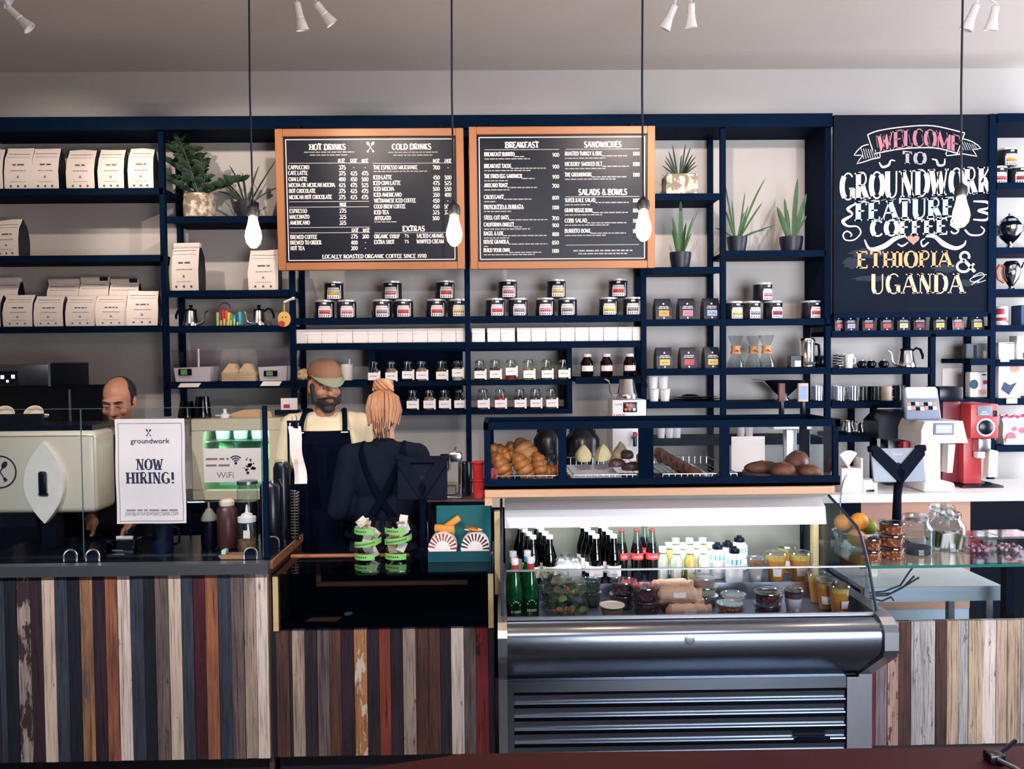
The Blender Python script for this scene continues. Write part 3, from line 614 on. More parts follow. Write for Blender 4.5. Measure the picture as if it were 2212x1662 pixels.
for i, (tp, l1, l2, z) in enumerate(stk):
    for j, (px, col) in enumerate((tp, l1, l2)):
        tin(col, (gx(px, 660), YG, z+(.1125 if j == 0 else 0)), f'black tin with {col} label, ' + ('topping' if j == 0 else 'kettle-side bottom of' if j == 1 else 'chalkboard-side bottom of')+f' the {ORD[i]} tin stack below the menus', rz=rnd.uniform(-.15, .25))
for px, col, up_, lb in ((1646, 'pink', 1, 'black coffee tin with pink label on top of the stack below the potted spider plant'), (1583, 'yellow', 0, 'black coffee tin with yellow label half behind the shelf post'), (1621, 'grey', 0, 'black coffee tin with grey label in the middle under the stacked tin'), (1668, 'dark red', 0, 'black coffee tin with dark red label under the stacked tin'), (1750, 'red', 0, 'lone black coffee tin with red label near the chalkboard')):
    tin(col, (gx(px, 660), YG-.01, zF[1]+(.1125 if up_ else 0)), lb, rz=rnd.uniform(-.1, .5))
for px, col, up_, lb in ((2174, 'orange', 1, 'black coffee tin on top of the stack above the silver pot'), (2152, 'red', 0, 'black coffee tin half hidden by the shelf post above the silver pot'), (2196, 'dark red', 0, 'black coffee tin with dark red label above the silver pot')):
    tin(col, (gx(px, 360), YG, zG[0]+(.1125 if up_ else 0)), lb)
# ---- white boxes
WBX = M('white_box_card', '#f2e9ea', .75, var=.03); WBS = M('white_box_seam', '#d9bfc0', .8)
wb = None
def wbox(px0, px1, z, lb):
    global wb
    w = (px1-px0)*S5-.002; loc = (gx((px0+px1)/2, 725), YG, z)
    if wb is None:
        wb = thing('white_box', lb, 'box', loc, 0, 'small white boxes in a row'); MB().rbox(-.0435, .0435, -.06, .06, 0, .056, .003, WBX, 1).build('box_body', wb)
        MB().box(-.0436, .0436, -.0606, .0605, .056, .086, WBX).build('box_lid', wb); wb.scale = (w/.087, 1, 1); return
    d = dup(wb, loc, lb, group='small white boxes in a row'); d.scale = (w/.087, 1, 1)
for i, e in enumerate((637, 668, 699, 732, 765.5, 798, 829, 861, 893, 925, 955, 986)):
    wbox(e, (668, 699, 732, 765, 798, 829, 861, 893, 925, 955, 986, 1009)[i], zC[1], f'small white lidded box, {ORD[i]} of the twelve under the drinks menu')
ed = [85, 212, 230, 357, 490, 508, 640, 778, 914, 1050, 1182, 1317, 1450, 1586, 1700]
for i, (a, c) in enumerate(((85, 210), (230, 356), (357, 490), (508, 639), (640, 777), (778, 913), (914, 1049), (1050, 1181), (1182, 1316), (1317, 1449), (1450, 1585), (1586, 1700))):
    wbox(1000+a/4.373, 1000+c/4.373, zD[1], f'small white lidded box, {ORD[i]} of the twelve under the breakfast menu')
# ---- spice jars
JLB = M('jar_tag', '#f3ebec', .7, var=.03); WIRE = M('steel_wire', '#c8ccd4', .25, 1)
CON = {'dark': '#2b2026', 'amber': '#a98a58', 'white': '#d6ccc4', 'rust': '#8a3b35', 'green': '#4a5340', 'tan': '#b79468', 'brown': '#5a3c2c', 'black': '#15141c', 'red': '#a8322f', 'grey': '#6d6a70', 'olive': '#6f6845'}
CM = {k: M('spice_'+k, v, .8, var=.35, scale=160, bump=.5) for k, v in CON.items()}
JP = {}
def jar(col, loc, lb, tagz=.012, rz=.2):
    if (col, tagz) in JP: return dup(JP[(col, tagz)], loc, lb, rz, 'clip-top spice jars')
    t = thing('spice_jar', lb, 'jar', loc, rz, 'clip-top spice jars'); r = .034
    MB().lathe([(r*.9, 0), (r, .006), (r, .082), (r*.78, .1), (r*.8, .112)], GLASS, n=20).build('jar_glass', t)
    MB().lathe([(r*.84, .002), (r*.93, .008), (r*.93, .07), (r*.6, .078), (.001, .08)], CM[col], n=16).build('contents', t)
    l = MB().lathe([(r*.85, .112), (r*.88, .118), (r*.6, .126), (.001, .128)], GLASS, n=20); l.lathe([(r*.86, .108), (r*.88, .112)], WIRE, n=16, cap=False); l.build('lid', t)
    b = MB(); b.tube([(-r*.5, -r*.95, .06), (-r*.3, -r*1.1, .085), (-r*.2, -r*.95, .12), (r*.2, -r*.95, .12), (r*.3, -r*1.1, .085), (r*.5, -r*.95, .06)], .0022, WIRE, 5)
    b.tube([(-r*.86, 0, .105), (-r*.6, -r*.7, .118), (0, -r*.98, .12), (r*.6, -r*.7, .118), (r*.86, 0, .105)], .002, WIRE, 5); b.build('wire_clasp', t)
    g = MB(); g.box(-r*1.06, r*1.06, -r*1.2, -r*1.08, tagz, tagz+.046, JLB); g.box(r*1.0, r*1.08, -r*1.2, r*.3, tagz, tagz+.046, JLB); g.box(r*.8, r*1.12, -r*1.22, -r*1.0, tagz-.008, tagz+.056, JLB)
    bars(g, -r*.7, r*.6, tagz+.022, .004, GREYINK, -r*1.21); g.build('paper_tag', t); JP[(col, tagz)] = t; return t
YJ = 4.985
for i, (px, c, tz) in enumerate(((808, 'dark', .008), (845, 'amber', .008), (881, 'black', .015), (911, 'tan', .012), (954, 'brown', .01), (988, 'white', .024), (1036, 'dark', .012), (1069, 'brown', .014), (1103, 'rust', .03), (1141, 'tan', .012), (1180, 'grey', .012), (1216, 'olive', .014))):
    jar(c, (X_(px, 790, YJ), YJ, zJ1+.001), f'glass clip-top jar of {c} spice with white tag, {ORD[i]} in the upper jar row', tz, .12)
for i, (px, c) in enumerate(((891, 'green'), (927, 'tan'), (960, 'grey'), (993, 'dark'), (1043, 'grey'), (1080, 'red'), (1122, 'dark'), (1156, 'brown'), (1190, 'olive'))):
    jar(c, (X_(px, 860, YJ), YJ, zJ0+.001), f'glass clip-top jar of {c} spice with white tag, {ORD[i]} in the lower jar row', .012, .12)
AMB = GL('amber_glass', '#8a4a3a', .7); LIDW = M('cap_white', '#efe6e4', .4)
bp = None
for i, px in enumerate((1268, 1310, 1360)):
    lb = ['brown glass bottle with white label beside the jar rack', 'brown glass bottle with white label between two others like it', 'brown glass bottle with white label above the steel cone'][i]; loc = (X_(px, 790, YG), YG, zD[2])
    if bp is None:
        bp = thing('amber_bottle', lb, 'bottle', loc, 0, 'brown bottles'); r = .039
        MB().lathe([(r*.8, 0), (r, .012), (r, .09), (r*.6, .118), (r*.58, .128)], AMB, n=20).build('bottle_glass', bp)
        MB().lathe([(r*.75, .003), (r*.92, .014), (r*.92, .08), (r*.5, .1), (.001, .101)], M('caramel_sauce', '#6a2f28', .5, var=.4, scale=30), n=14).build('contents', bp)
        MB().lathe([(r*.68, .124), (r*.7, .142), (.001, .143)], LIDW, n=18).build('cap', bp)
        b = MB().grid(lambda u, v: (1.03*r*cos(rad(-150+120*u)), 1.03*r*sin(rad(-150+120*u)), .036+.034*v), 10, 1, JLB); b.build('bottle_label', bp)
    else: dup(bp, loc, lb)
# ---- black coffee pouches
PCH = M('black_pouch', '#10192e', .38, var=.2); PP = {}
def pouch(col, loc, lb, rz=0, sc=1):
    if col in PP: d = dup(PP[col], loc, lb, rz, 'black coffee pouches'); d.scale = (sc,)*3; return d
    t = thing('coffee_pouch', lb, 'coffee pouch', loc, rz, 'black coffee pouches'); t.scale = (sc,)*3; w, h = .052, .132; b = MB(); ring = []
    for z, a, q in ((0, .98, .032), (.02, 1, .034), (.08, 1, .03), (.112, .98, .014), (h, .95, .003)): ring += [(-w*a, -q, z), (w*a, -q, z), (w*a, q, z), (-w*a, q, z)]
    b.add(ring, [(j*4+i, j*4+(i+1) % 4, j*4+4+(i+1) % 4, j*4+4+i) for j in range(4) for i in range(4)]+[(16, 17, 18, 19), (3, 2, 1, 0)], PCH); b.build('pouch_body', t)
    l = MB(); l.box(-.032, .032, -.0355, -.0345, .022, .058, LM[col]); 
    for v in ((-.034, .034, .068, .073), (-.03, .03, .078, .083)): bars(l, v[0], v[1], v[2], .005, TINW, -.0335, gap=.2)
    disc(l, 0, .012, .006, TINW, -.0345, 8); disc(l, 0, .098, .006, TINW, -.024, 8)
    bars(l, -.02, .02, .036, .006, GREYINK, -.0357); l.build('pouch_label', t); PP[col] = t; return t
for px, c, k_, z in ((1429, 'orange', 0, zE[2]), (1480, 'pink', 1, zE[2]), (1532, 'pale blue', 2, zE[2])): pouch(c, (gx(px, 660), YG-.02, z), f'black coffee pouch with {c} label under the snake plant', rz=.12)
for px, c, lb, z in ((1431, 'yellow', 'black coffee pouch with yellow label nearest the brown bottles', zE[3]), (1483, 'red', 'black coffee pouch with red label above the white paper cups', zE[3]), (1534, 'yellow', 'black coffee pouch with yellow label nearest the hourglass coffee makers', zE[3])): pouch(c, (gx(px, 770), YG-.02, z), lb, rz=.12)
for i, (px, c, q) in enumerate(((1806, 'red', .5), (1834, 'lilac', .1), (1873, 'red', 0), (1912, 'red', 0), (1948, 'cream', 0), (1983, 'dark red', 0), (2026, 'yellow', 0), (2063, 'red', .2), (2107, 'yellow', 0))):
    pouch(c, (X_(px, 700, 4.98), 4.98, zH[0]), f'small black coffee pouch with {c} label, {ORD[i]} in the row under the chalkboard', rz=q, sc=.78 if i else .8)
# ---- plants
LEAF = M('dark_green_leaf', '#14291f', .5, var=.35, scale=20, hx2='#22452e'); LEAF2 = M('fresh_green_leaf', '#1c4028', .5, var=.3, scale=15, hx2='#3f7040'); POT = M('black_plant_pot', '#10182a', .45); SOIL = M('soil', '#2a211c', .95, var=.4, scale=80); STONE = M('stone_planter', '#8f8474', .9, var=.1, scale=22, bump=.8, hx2='#e0d6c8', thr=.5)
def blade(mb, base, az, tilt, L, w, m, curl=.6, n=9, shape='lance'):
    """a leaf: az = heading, tilt from vertical, curl = extra bend along its length"""
    p = Vector(base); vs = []; hd = Vector((cos(az), sin(az), 0)); side = Vector((-sin(az), cos(az), 0))
    ro = 1.2*abs(cos(az))
    for i in range(n+1):
        u = i/n; a = tilt+curl*u*u; d = hd*sin(a)+Vector((0, 0, cos(a)))
        ww = w*((1-u)**.6*(.55+.9*u) if shape == 'lance' else (sin(pi*min(1, .08+.92*u))**.7)); up_ = hd*-cos(a)+Vector((0, 0, sin(a)))
        sv = side*cos(ro)+up_*sin(ro); uv = up_*cos(ro)-side*sin(ro)
        vs += [p-sv*ww/2+uv*ww*.12, p.copy(), p+sv*ww/2+uv*ww*.12]; p = p+d*(L/n)
    fs = []
    for i in range(n): fs += [(3*i, 3*i+1, 3*i+4, 3*i+3), (3*i+1, 3*i+2, 3*i+5, 3*i+4)]
    mb.add(vs, fs, m, True)
def potted(lb, loc, r, h, leaves, m, potm=POT, name='potted_plant', shape='lance', square=False):
    t = thing(name, lb, 'plant', loc, 0, None); b = MB()
    if square: b.rbox(-r, r, -r*.8, r*.8, 0, h, .012, potm, 3); soil_z = h-.004
    else: b.lathe([(r*.72, 0), (r*.8, .004), (r*.98, h*.7), (r, h), (r*.92, h), (r*.9, h*.85), (.001, h*.85)], potm, n=24); soil_z = h*.85
    b.build('pot', t); s = MB(); s.lathe([(r*.88, soil_z), (.001, soil_z+.006)], SOIL, n=16) if not square else s.box(-r*.8, r*.8, -r*.6, r*.6, h, h+.003, SOIL); s.build('soil', t)
    f = MB()
    for (az, tilt, L, w, curl) in leaves: blade(f, (.012*cos(az), .012*sin(az), soil_z), az, tilt, L, w, m, curl, shape=shape)
    f.build('leaves', t); return t
pr_ = random.Random(11)
# zz plant in stone pot
zx = gx(428, 440); t = thing('potted_plant', 'big dark leafy plant with arching stems in a rough stone pot', 'plant', (zx, YG+.02, zB[0])); r, h = .095, .15
MB().lathe([(r*.82, 0), (r*.95, .01), (r*1.0, h*.6), (r*.93, h), (r*.8, h), (r*.78, h*.9), (.001, h*.9)], STONE, n=26).build('pot', t)
MB().lathe([(r*.77, h*.9), (.001, h*.94)], SOIL).build('soil', t); fo = MB(); stm = MB()
for (dx, dz, bend, L) in ((-.1, .36, -.1, 14), (-.04, .3, .0, 12), (-.2, .22, -.05, 11), (.02, .24, .05, 10), (-.17, .3, 0, 12), (-.08, .2, 0, 9), (.03, .19, .1, 9), (-.24, .12, -.03, 9), (.27, .1, .09, 12), (.2, .06, .08, 9), (-.13, .4, .02, 13)):
    y = pr_.uniform(-.07, .06); pts = [Vector((dx*u+bend*sin(pi*u)*.3, y*u, h*.92+dz*(1-(1-u)**(2 if abs(dx) > .15 else 1.2)))) for u in [i/8 for i in range(9)]]
    stm.tube(pts, [.007-.0005*i for i in range(9)], LEAF, 5)
    for i in range(L):
        u = .25+.75*i/L; a = pts[min(7, int(u*8))]; q = pts[min(8, int(u*8)+1)]; p = a+(q-a)*(u*8-int(u*8)); d = (q-a).normalized(); s_ = 1 if i % 2 else -1; p.x = max(p.x, -.2)
        blade(fo, p, (0 if s_ > 0 else pi)+pr_.uniform(-.7, .7), .9+pr_.uniform(-.3, .4), .068, .036, LEAF, .5, 5, 'oval')
fo.build('leaves', t); stm.build('stem', t)
potted('dark strappy plant in a small black pot behind the hanging bulb', (gx(530, 450), YG+.03, zB[0]), .072, .105, [(pi, .25, .27, .022, .4), (0.2, .5, .36, .016, .15), (pi*.9, .6, .24, .018, .9), (.1, .9, .3, .016, .9), (-.6, .3, .22, .02, .3), (2.4, .2, .25, .02, .2), (0, .2, .26, .02, .3), (pi, .9, .2, .016, .8), (-1.5, .3, .2, .02, .6), (3.6, .7, .22, .02, .7)], LEAF)
potted('spiky aloe plant in a square pale stone planter on the upper shelf', (gx(1468, 400), YG, zE[0]), .098, .128, [(a, b_, c, .017, d) for a, b_, c, d in ((pi, .7, .13, -.1), (0, .75, .13, .1), (pi, .35, .17, .0), (.2, .3, .2, .1), (pi, .15, .2, .05), (0, .45, .16, .1), (2.4, .5, .14, .1), (-.6, .5, .14, .1), (-1.6, .4, .13, .1), (pi, .95, .12, 0), (0, .95, .12, 0), (.1, .1, .21, .15), (3.3, .55, .15, .1), (-.2, .6, .15, .1))], LEAF, STONE, square=True)
potted('snake plant with upright leaves in a round black pot beside the breakfast menu', (gx(1468, 560), YG-.02, zE[1]), .066, .098, [(pi, .12, .24, .034, .15), (1.2, .02, .35, .045, .02), (0, .25, .26, .016, .15), (pi*.95, .2, .17, .036, .1), (0.2, .4, .15, .026, .1), (-.4, .1, .2, .034, .1), (0, .3, .3, .01, .2)], LEAF2)
potted('spider plant with long arching leaves in a black pot', (gx(1590, 525), YG-.02, zF[0]), .062, .094, [(.0, .35, .42, .02, .25), (pi, .18, .36, .016, .0), (0, .12, .3, .016, .05), (0.1, .55, .28, .02, .15), (0, 1.1, .18, .02, .55), (pi, .9, .15, .018, .6), (0, 1.15, .26, .016, .25), (pi, .3, .2, .022, .1), (-1.4, .4, .18, .02, .5), (0, .25, .22, .02, .1), (pi, .08, .25, .014, 0)], LEAF2)
potted('snake plant with broad dark leaves in a black pot near the chalkboard', (gx(1709, 525), YG, zF[0]), .072, .094, [(pi, .35, .22, .05, .05), (0, .06, .38, .045, .05), (.1, .3, .3, .046, .0), (pi, .12, .26, .034, .0), (0, .5, .17, .03, .1), (2, .1, .2, .05, .05)], LEAF2)
# bark logs in the corner
BARK = M('bark', '#5d3d33', .95, var=.5, scale=30, bump=1); WOODC = M('split_wood', '#c19a7c', .8, var=.25, scale=20)
for z, y0, y1, xa, xb, lb in ((zF[0], 432, 541, 1757, 1786, 'small bundle of rough split logs beside the snake plant'), (zF[1], 608, 689, 1770, 1787, 'small split log standing in the dark corner above the lone tin')):
    t = thing('firewood', lb, 'firewood', (X_((xa+xb)/2, 500, 5.1), 5.08, z)); w = (xb-xa)*S5; h = Z_(1770, y0, YG)-z
    b = MB(); b.prism([(-.45*w, -.02), (.45*w, -.03), (.4*w, .04), (-.3*w, .05)], 0, h*.72, BARK, 'z'); b.prism([(-.3*w, -.0), (.2*w, 0), (.1*w, .05)], h*.72, h, BARK, 'z'); b.build('bark_log', t)
    MB().prism([(-.2*w, -.05), (.15*w, -.05), (.1*w, -.03), (-.15*w, -.03)], 0, h*.5, WOODC, 'z').build('split_stick', t)
# ---- kettles
def kettle(lb, loc, s, flip, hd=True, steel=CHROME):
    t = thing('gooseneck_kettle', lb, 'kettle', loc); f = -1 if flip else 1
    MB().lathe([(.052*s, 0), (.054*s, .004*s), (.05*s, .03*s), (.047*s, .033*s), (.036*s, .1*s), (.034*s, .104*s)], steel, n=26).build('kettle_body', t)
    l = MB(); l.lathe([(.035*s, .103*s), (.036*s, .112*s), (.012*s, .118*s), (.006*s, .128*s), (.014*s, .134*s), (.012*s, .142*s), (.001, .143*s)], BLK2, n=20); l.build('lid', t)
    MB().tube([(f*x*s, 0, z*s) for x, z in ((.048, .018), (.07, .02), (.085, .04), (.088, .07), (.094, .092), (.112, .104))], [.008*s, .007*s, .006*s, .005*s, .005*s, .004*s], steel, 8).build('spout', t)
    MB().tube([(-f*x*s, 0, z*s) for x, z in ((.036, .1), (.06, .118), (.085, .108), (.1, .07), (.098, .05))], [.006*s, .007*s, .008*s, .008*s, .006*s], BLK2, 8).build('handle', t)
    return t
kettle('steel gooseneck kettle with black lid next to the shelf post', (gx(417, 690), YG-.03, zB[2]), .92, False)
kettle('steel gooseneck kettle between the rainbow purse and the yellow tag', (gx(563, 690), YG-.03, zB[2]), .9, True)
kettle('large steel gooseneck kettle on the mug shelf near the white grinder', (X_(1951, 775, YG), YG-.04, zH[1]), 1.02, True)
t = thing('purse', 'small rainbow striped woven purse between the two kettles', 'purse', (gx(500, 690), YG-.03, zB[2])); b = MB()
for i, hx in enumerate(('#8fbf8a', '#7a4a3c', '#b8342f', '#d8583a', '#e7c85c', '#5f9e58', '#2f9fc4', '#1e5f8f', '#58b8c8')):
    b.rbox(-.075+i*.0167, -.0583+i*.0167, -.03+.006*(i % 2), .03, 0, .085+.018*sin(i*.8), .006, M('wool_'+str(i), hx, .9, var=.3, scale=60, bump=.5), 1)
for i in range(7): b.rbox(-.07+i*.02, -.058+i*.02, -.035, -.028, .0, .025+.01*(i % 3), .003, M('wool_pale', '#b9c98a', .9, var=.3, scale=60), 1)
b.build('purse_body', t); MB().tube([(-.03+.034*cos(a), 0, .115+.028*sin(a)) for a in [i*2*pi/12 for i in range(12)]], .006, M('purple_cord', '#7c4a78', .8), 6, True).build('handle', t)
t = thing('hanging_tag', 'round yellow wooden tag with red corner hanging from a white peg', 'ornament', (X_(616, 690, 4.88), 4.86, Z_(616, 690, 4.88)))
b = MB(); b.lathe([(.001, -.006), (.037, -.005), (.038, 0), (.037, .005), (.001, .006)], M('yellow_wood', '#dcae5d', .6, var=.15), n=26, T=Matrix.Rotation(pi/2, 4, 'X') @ Matrix.Scale(1.22, 4, (0, 1, 0))); b.build('tag_disc', t)
b = MB(); disc(b, -.014, -.028, .017, M('tag_red', '#b8392c', .6), -.0075, 16, sx=1.2); disc(b, -.008, .01, .004, SOIL, -.0075, 8); disc(b, .012, .012, .004, SOIL, -.0075, 8); b.build('painted_mark', t)
MB().tube([(0, 0, .044), (-.002, 0, .075), (.001, -.004, .1), (.004, 0, .075), (.001, 0, .044)], .003, M('yellow_string', '#c9a04c', .9), 5).build('string', t)
b = MB(); b.lathe([(.007, 0), (.007, .05), (.01, .055), (.009, .068), (.001, .07)], WHITE, n=10, T=Matrix.Translation((0, 0, .1)) @ Matrix.Rotation(rad(68), 4, 'Y'))
tag(b.build('wall_peg'), 'short white peg on the shelf post holding the yellow tag', 'peg', loc=t.location)
# ---- lower bay B: plastic bins, cup carriers, paper tags
CLP = GL('clear_plastic', '#eceaf0', .3, .05, .03); GRN = M('green_label', '#5c8f4e', .7); KRAFT = M('kraft_card', '#c7b193', .9, var=.15, scale=50)
def bin_(lb, px0, px1, y0, y1, lx0, lx1, ly0, ly1):
    w = (px1-px0)*S5; z = zB[3]; h = Z_(px0, y0, YG)-z; t = thing('storage_bin', lb, 'bin', (gx((px0+px1)/2, 790), YG, z), 0, 'clear lidded bins')
    b = MB(); v = [(-w*.43, -.08, 0), (w*.43, -.08, 0), (w*.43, .08, 0), (-w*.43, .08, 0), (-w*.5, -.09, h), (w*.5, -.09, h), (w*.5, .09, h), (-w*.5, .09, h)]
    b.add(v, [(0, 1, 2, 3), (0, 1, 5, 4), (1, 2, 6, 5), (2, 3, 7, 6), (3, 0, 4, 7)], CLP); b.build('bin_body', t)
    MB().rbox(-w*.53, w*.53, -.095, .095, h, h+.008, .003, CLP, 1).build('lid', t)
    c = MB(); hh = h*.46; c.add([(-w*.42, -.078, .002), (w*.42, -.078, .002), (w*.42, .07, .002), (-w*.42, .07, .002), (-w*.46, -.084, hh), (w*.46, -.084, hh*1.08), (w*.46, .08, hh*1.1), (-w*.46, .08, hh)], [(0, 1, 2, 3), (0, 1, 5, 4), (1, 2, 6, 5), (2, 3, 7, 6), (3, 0, 4, 7), (4, 5, 6, 7)], WHITE); c.build('contents', t)
    cx = gx((px0+px1)/2, 790); l = MB(); xa, xb = gx(lx0, 805)-cx, gx(lx1, 805)-cx; za, zb_ = Z_(px0, ly1, YG)-z, Z_(px0, ly0, YG)-z
    l.rbox(xa, xb, -.0915, -.0895, za, zb_, .001, GLB, 1); l.box(xa+(xb-xa)*.18, xa+(xb-xa)*.66, -.0925, -.0915, za+.004, zb_-.004, GRN); l.build('bin_label', t); return t
t1 = bin_('clear lidded bin of white packets with green label and white scoop', 384, 468, 760, 825, 398, 426, 797, 811)
MB().tube([(.03, -.06, .01), (.032, -.06, .2)], .006, WHITE, 8).build('scoop_handle', t1)
bin_('clear lidded bin of white packets beside the bearded man', 564, 630, 758, 825, 579, 608, 801, 813)
t = thing('cup_carrier_stack', 'stack of brown card cup carriers between two clear bins', 'cup carriers', (gx(523, 800), YG-.01, zB[3])); w = .105
b = MB()
for i in range(5): b.rbox(-w, w, -.06, .06, .001+i*.011, .011+i*.011, .003, KRAFT, 1)
b.build('carrier_stack', t); b = MB()
for cx in (-.055, .04): b.prism([(cx-.055, .056), (cx+.05, .056), (cx+.025, .108), (cx-.012, .11)], -.03, .03, KRAFT)
b.build('card_peak', t)
def card(name, lb, px0, px1, y0, y1, Y, m=PAPER, tilt=0, group=None, cat='paper tag', skew=0):
    x0, x1, z0, z1 = RC(px0, y0, px1, y1, Y); w, h = x1-x0, z1-z0; b = MB().prism([(-w/2, 0), (w/2, 0), (w/2+skew, h), (-w/2+skew, h)], -.0015, .0015, m)
    o = tag(b.build(name), lb, cat, group, ((x0+x1)/2, Y, z0)); o.rotation_euler = (tilt, 0, 0); return o
card('price_tag', 'white paper tag on the shelf edge below the bin with the scoop', 384, 428, 828, 837, 4.91, tilt=-.3, skew=.015, group='paper tags on shelf edges')
card('price_tag', 'white paper tag on the shelf edge below the bin near the bearded man', 562, 603, 824, 834, 4.91, tilt=-.3, skew=.015, group='paper tags on shelf edges')
t = thing('takeaway_cup', 'white cup with a stirring stick on the shelf behind the bearded man', 'cup', (gx(749, 800), YG, zC[2])); MB().lathe([(.034, 0), (.036, .05), (.04, .1), (.037, .1), (.034, .01), (.001, .01)], PAPER, n=20).build('cup_body', t)
MB().tube([(.01, 0, .012), (.018, 0, .13)], .006, WHITE, 8).build('stirring_stick', t)
b = MB()
for i in range(9): b.ell((pr_.uniform(-.02, .02), pr_.uniform(-.02, .02), .022+pr_.uniform(0, .04)), .022, M('pale_crumpled_paper', '#d9bd92', .9, var=.2), 8)
tag(b.build('paper_wad'), 'crumpled tan paper wad on the shelf behind the cap', 'paper', loc=(gx(653, 810), YG+.02, zC[2]))
# ---- bay E low: cups and trays
cp = None
for i, (px, up_, lb) in enumerate(((1411, 0, 'white paper cup stack at the bottom beside the shelf post'), (1435, 0, 'white paper cup stack at the bottom beside the steel trays'), (1409, 1, 'upper white paper cup stack beside the shelf post'), (1431, 1, 'upper white paper cup stack beside the steel trays'))):
    loc = (gx(px, 850), YG-.02, zE[4]+.079*up_)
    if cp is None:
        cp = thing('paper_cup_stack', lb, 'cups', loc, 0, 'white paper cup stacks'); b = MB().lathe([(.026, 0), (.032, .07), (.034, .071), (.034, .074), (.031, .074), (.025, .004), (.001, .004)], WHITE, n=20); b.build('cup', cp)
        MB().lathe([(.0335, .075), (.0345, .0765), (.0345, .078), (.031, .078)], WHITE, n=20, cap=False).build('cup_rim', cp)
    else: dup(cp, loc, lb)
t = thing('serving_tray', 'pile of shallow steel trays on the shelf beside the paper cups', 'tray', (gx(1507, 860), YG, zE[4])); b = MB()
for i in range(2): b.lathe([(.06, .002+i*.012), (.16-.015*i, .014+i*.012), (.165-.015*i, .016+i*.012), (.155-.015*i, .016+i*.012), (.05, .006+i*.012), (.001, .006+i*.012)], STEEL if i else GLB, (.0-.02*i, 0, 0), 28, sy=.6)
b.build('tray_stack', t); MB().lathe([(.07, .03), (.05, .04), (.001, .046)], CHROME, (-.05, 0, 0), 24).build('tray_lid', t)
# ---- bay F: hourglass coffee makers, press, box
CG = GL('coffee_maker_glass', '#e6ebec', .9, .02, .07); COL = M('wood_collar', '#c98f63', .5, var=.15)
ch = None
for px, dy, lb in ((1589, 0, 'hourglass glass coffee maker with wood collar next to the post'), (1633, .05, 'hourglass glass coffee maker with wood collar, middle one'), (1651, -.04, 'hourglass glass coffee maker with wood collar nearest the steel press')):
    loc = (gx(px, 770), YG+dy, zF[2])
    if ch is None:
        ch = thing('glass_coffee_maker', lb, 'coffee maker', loc, 0, 'hourglass coffee makers'); MB().lathe([(.045, 0), (.052, .006), (.05, .03), (.018, .105), (.016, .115), (.02, .13), (.048, .2)], CG, n=26).build('glass_body', ch)
        MB().lathe([(.034, .088), (.03, .1), (.026, .118), (.032, .138), (.028, .138), (.02, .118), (.024, .1), (.03, .088)], COL, n=20, cap=False).build('wood_collar', ch)
        MB().tube([(.0, -.032, .112), (-.012, -.04, .105), (.012, -.042, .1), (0, -.036, .112)], .004, M('leather_tie', '#b3552f', .7), 5).build('leather_tie', ch)
    else: dup(ch, loc, lb)
t = thing('filter_box', 'small black box with white label beside the steel press', 'box', (gx(1712, 780), YG-.03, zF[2])); MB().rbox(-.035, .035, -.03, .03, 0, .075, .003, GLB, 1).build('box_body', t); MB().box(-.008, .03, -.0312, -.03, .006, .042, WHITE).build('box_label', t)
t = thing('french_press', 'polished steel coffee press with black handle', 'coffee press', (gx(1740, 760), YG-.03, zF[2])); b = MB().lathe([(.046, 0), (.048, .006), (.044, .012), (.044, .15), (.046, .155)], CHROME, n=24); b.build('press_body', t)
MB().lathe([(.047, .155), (.048, .165), (.04, .18), (.012, .186), (.008, .19), (.001, .19)], CHROME, n=24).build('lid', t); MB().tube([(.045, 0, .145), (.07, 0, .14), (.075, 0, .09), (.07, 0, .04), (.045, 0, .03)], .008, BLK2, 8).build('handle', t)
MB().rbox(-.035, .035, -.05, -.04, .02, .035, .002, GLB, 1).build('base_band', t)
b = MB().lathe([(.03, 0), (.055, .02), (.06, .05), (.05, .07), (.001, .078)], GLB, n=22); tag(b.build('covered_bowl'), 'squat black covered bowl beside the steel press', 'bowl', loc=(gx(1779, 780), YG+.06, zF[2]))
t = thing('cup_spiral', 'chrome wire holder beside the white creamer', 'holder', (gx(1812, 778), YG, zH[1])); MB().tube([(.035*cos(i*.6), .035*sin(i*.6), .004+.0016*i) for i in range(52)], .004, CHROME, 6).build('wire_coil', t); MB().lathe([(.038, 0), (.038, .004), (.001, .004)], GLB, n=18).build('holder_base', t)
t = thing('creamer', 'small white creamer jug on the upper mug shelf', 'jug', (gx(1829, 778), YG-.03, zH[1])); MB().lathe([(.022, 0), (.024, .04), (.03, .085), (.027, .085), (.021, .05), (.001, .006)], WHITE, n=20).build('jug_body', t); MB().tube([(.024, 0, .07), (.042, 0, .06), (.04, 0, .03), (.023, 0, .025)], .004, WHITE, 6).build('handle', t)
sb = None
for i, (px, lb) in enumerate(((1858, 'small black sugar bowl with chrome lid beside the white creamer'), (1880, 'small black sugar bowl with chrome lid in the middle of three'), (1904, 'small black sugar bowl with chrome lid next to the large kettle'))):
    loc = (gx(px, 785), YG-.03+.02*(i % 2), zH[1])
    if sb is None:
        sb = thing('sugar_bowl', lb, 'bowl', loc, 0, 'small black sugar bowls'); MB().lathe([(.018, 0), (.03, .012), (.032, .03), (.026, .036)], GLB, n=18).build('bowl_body', sb); MB().lathe([(.027, .036), (.02, .044), (.005, .046), (.006, .052), (.001, .054)], CHROME, n=16).build('lid', sb)
    else: dup(sb, loc, lb)
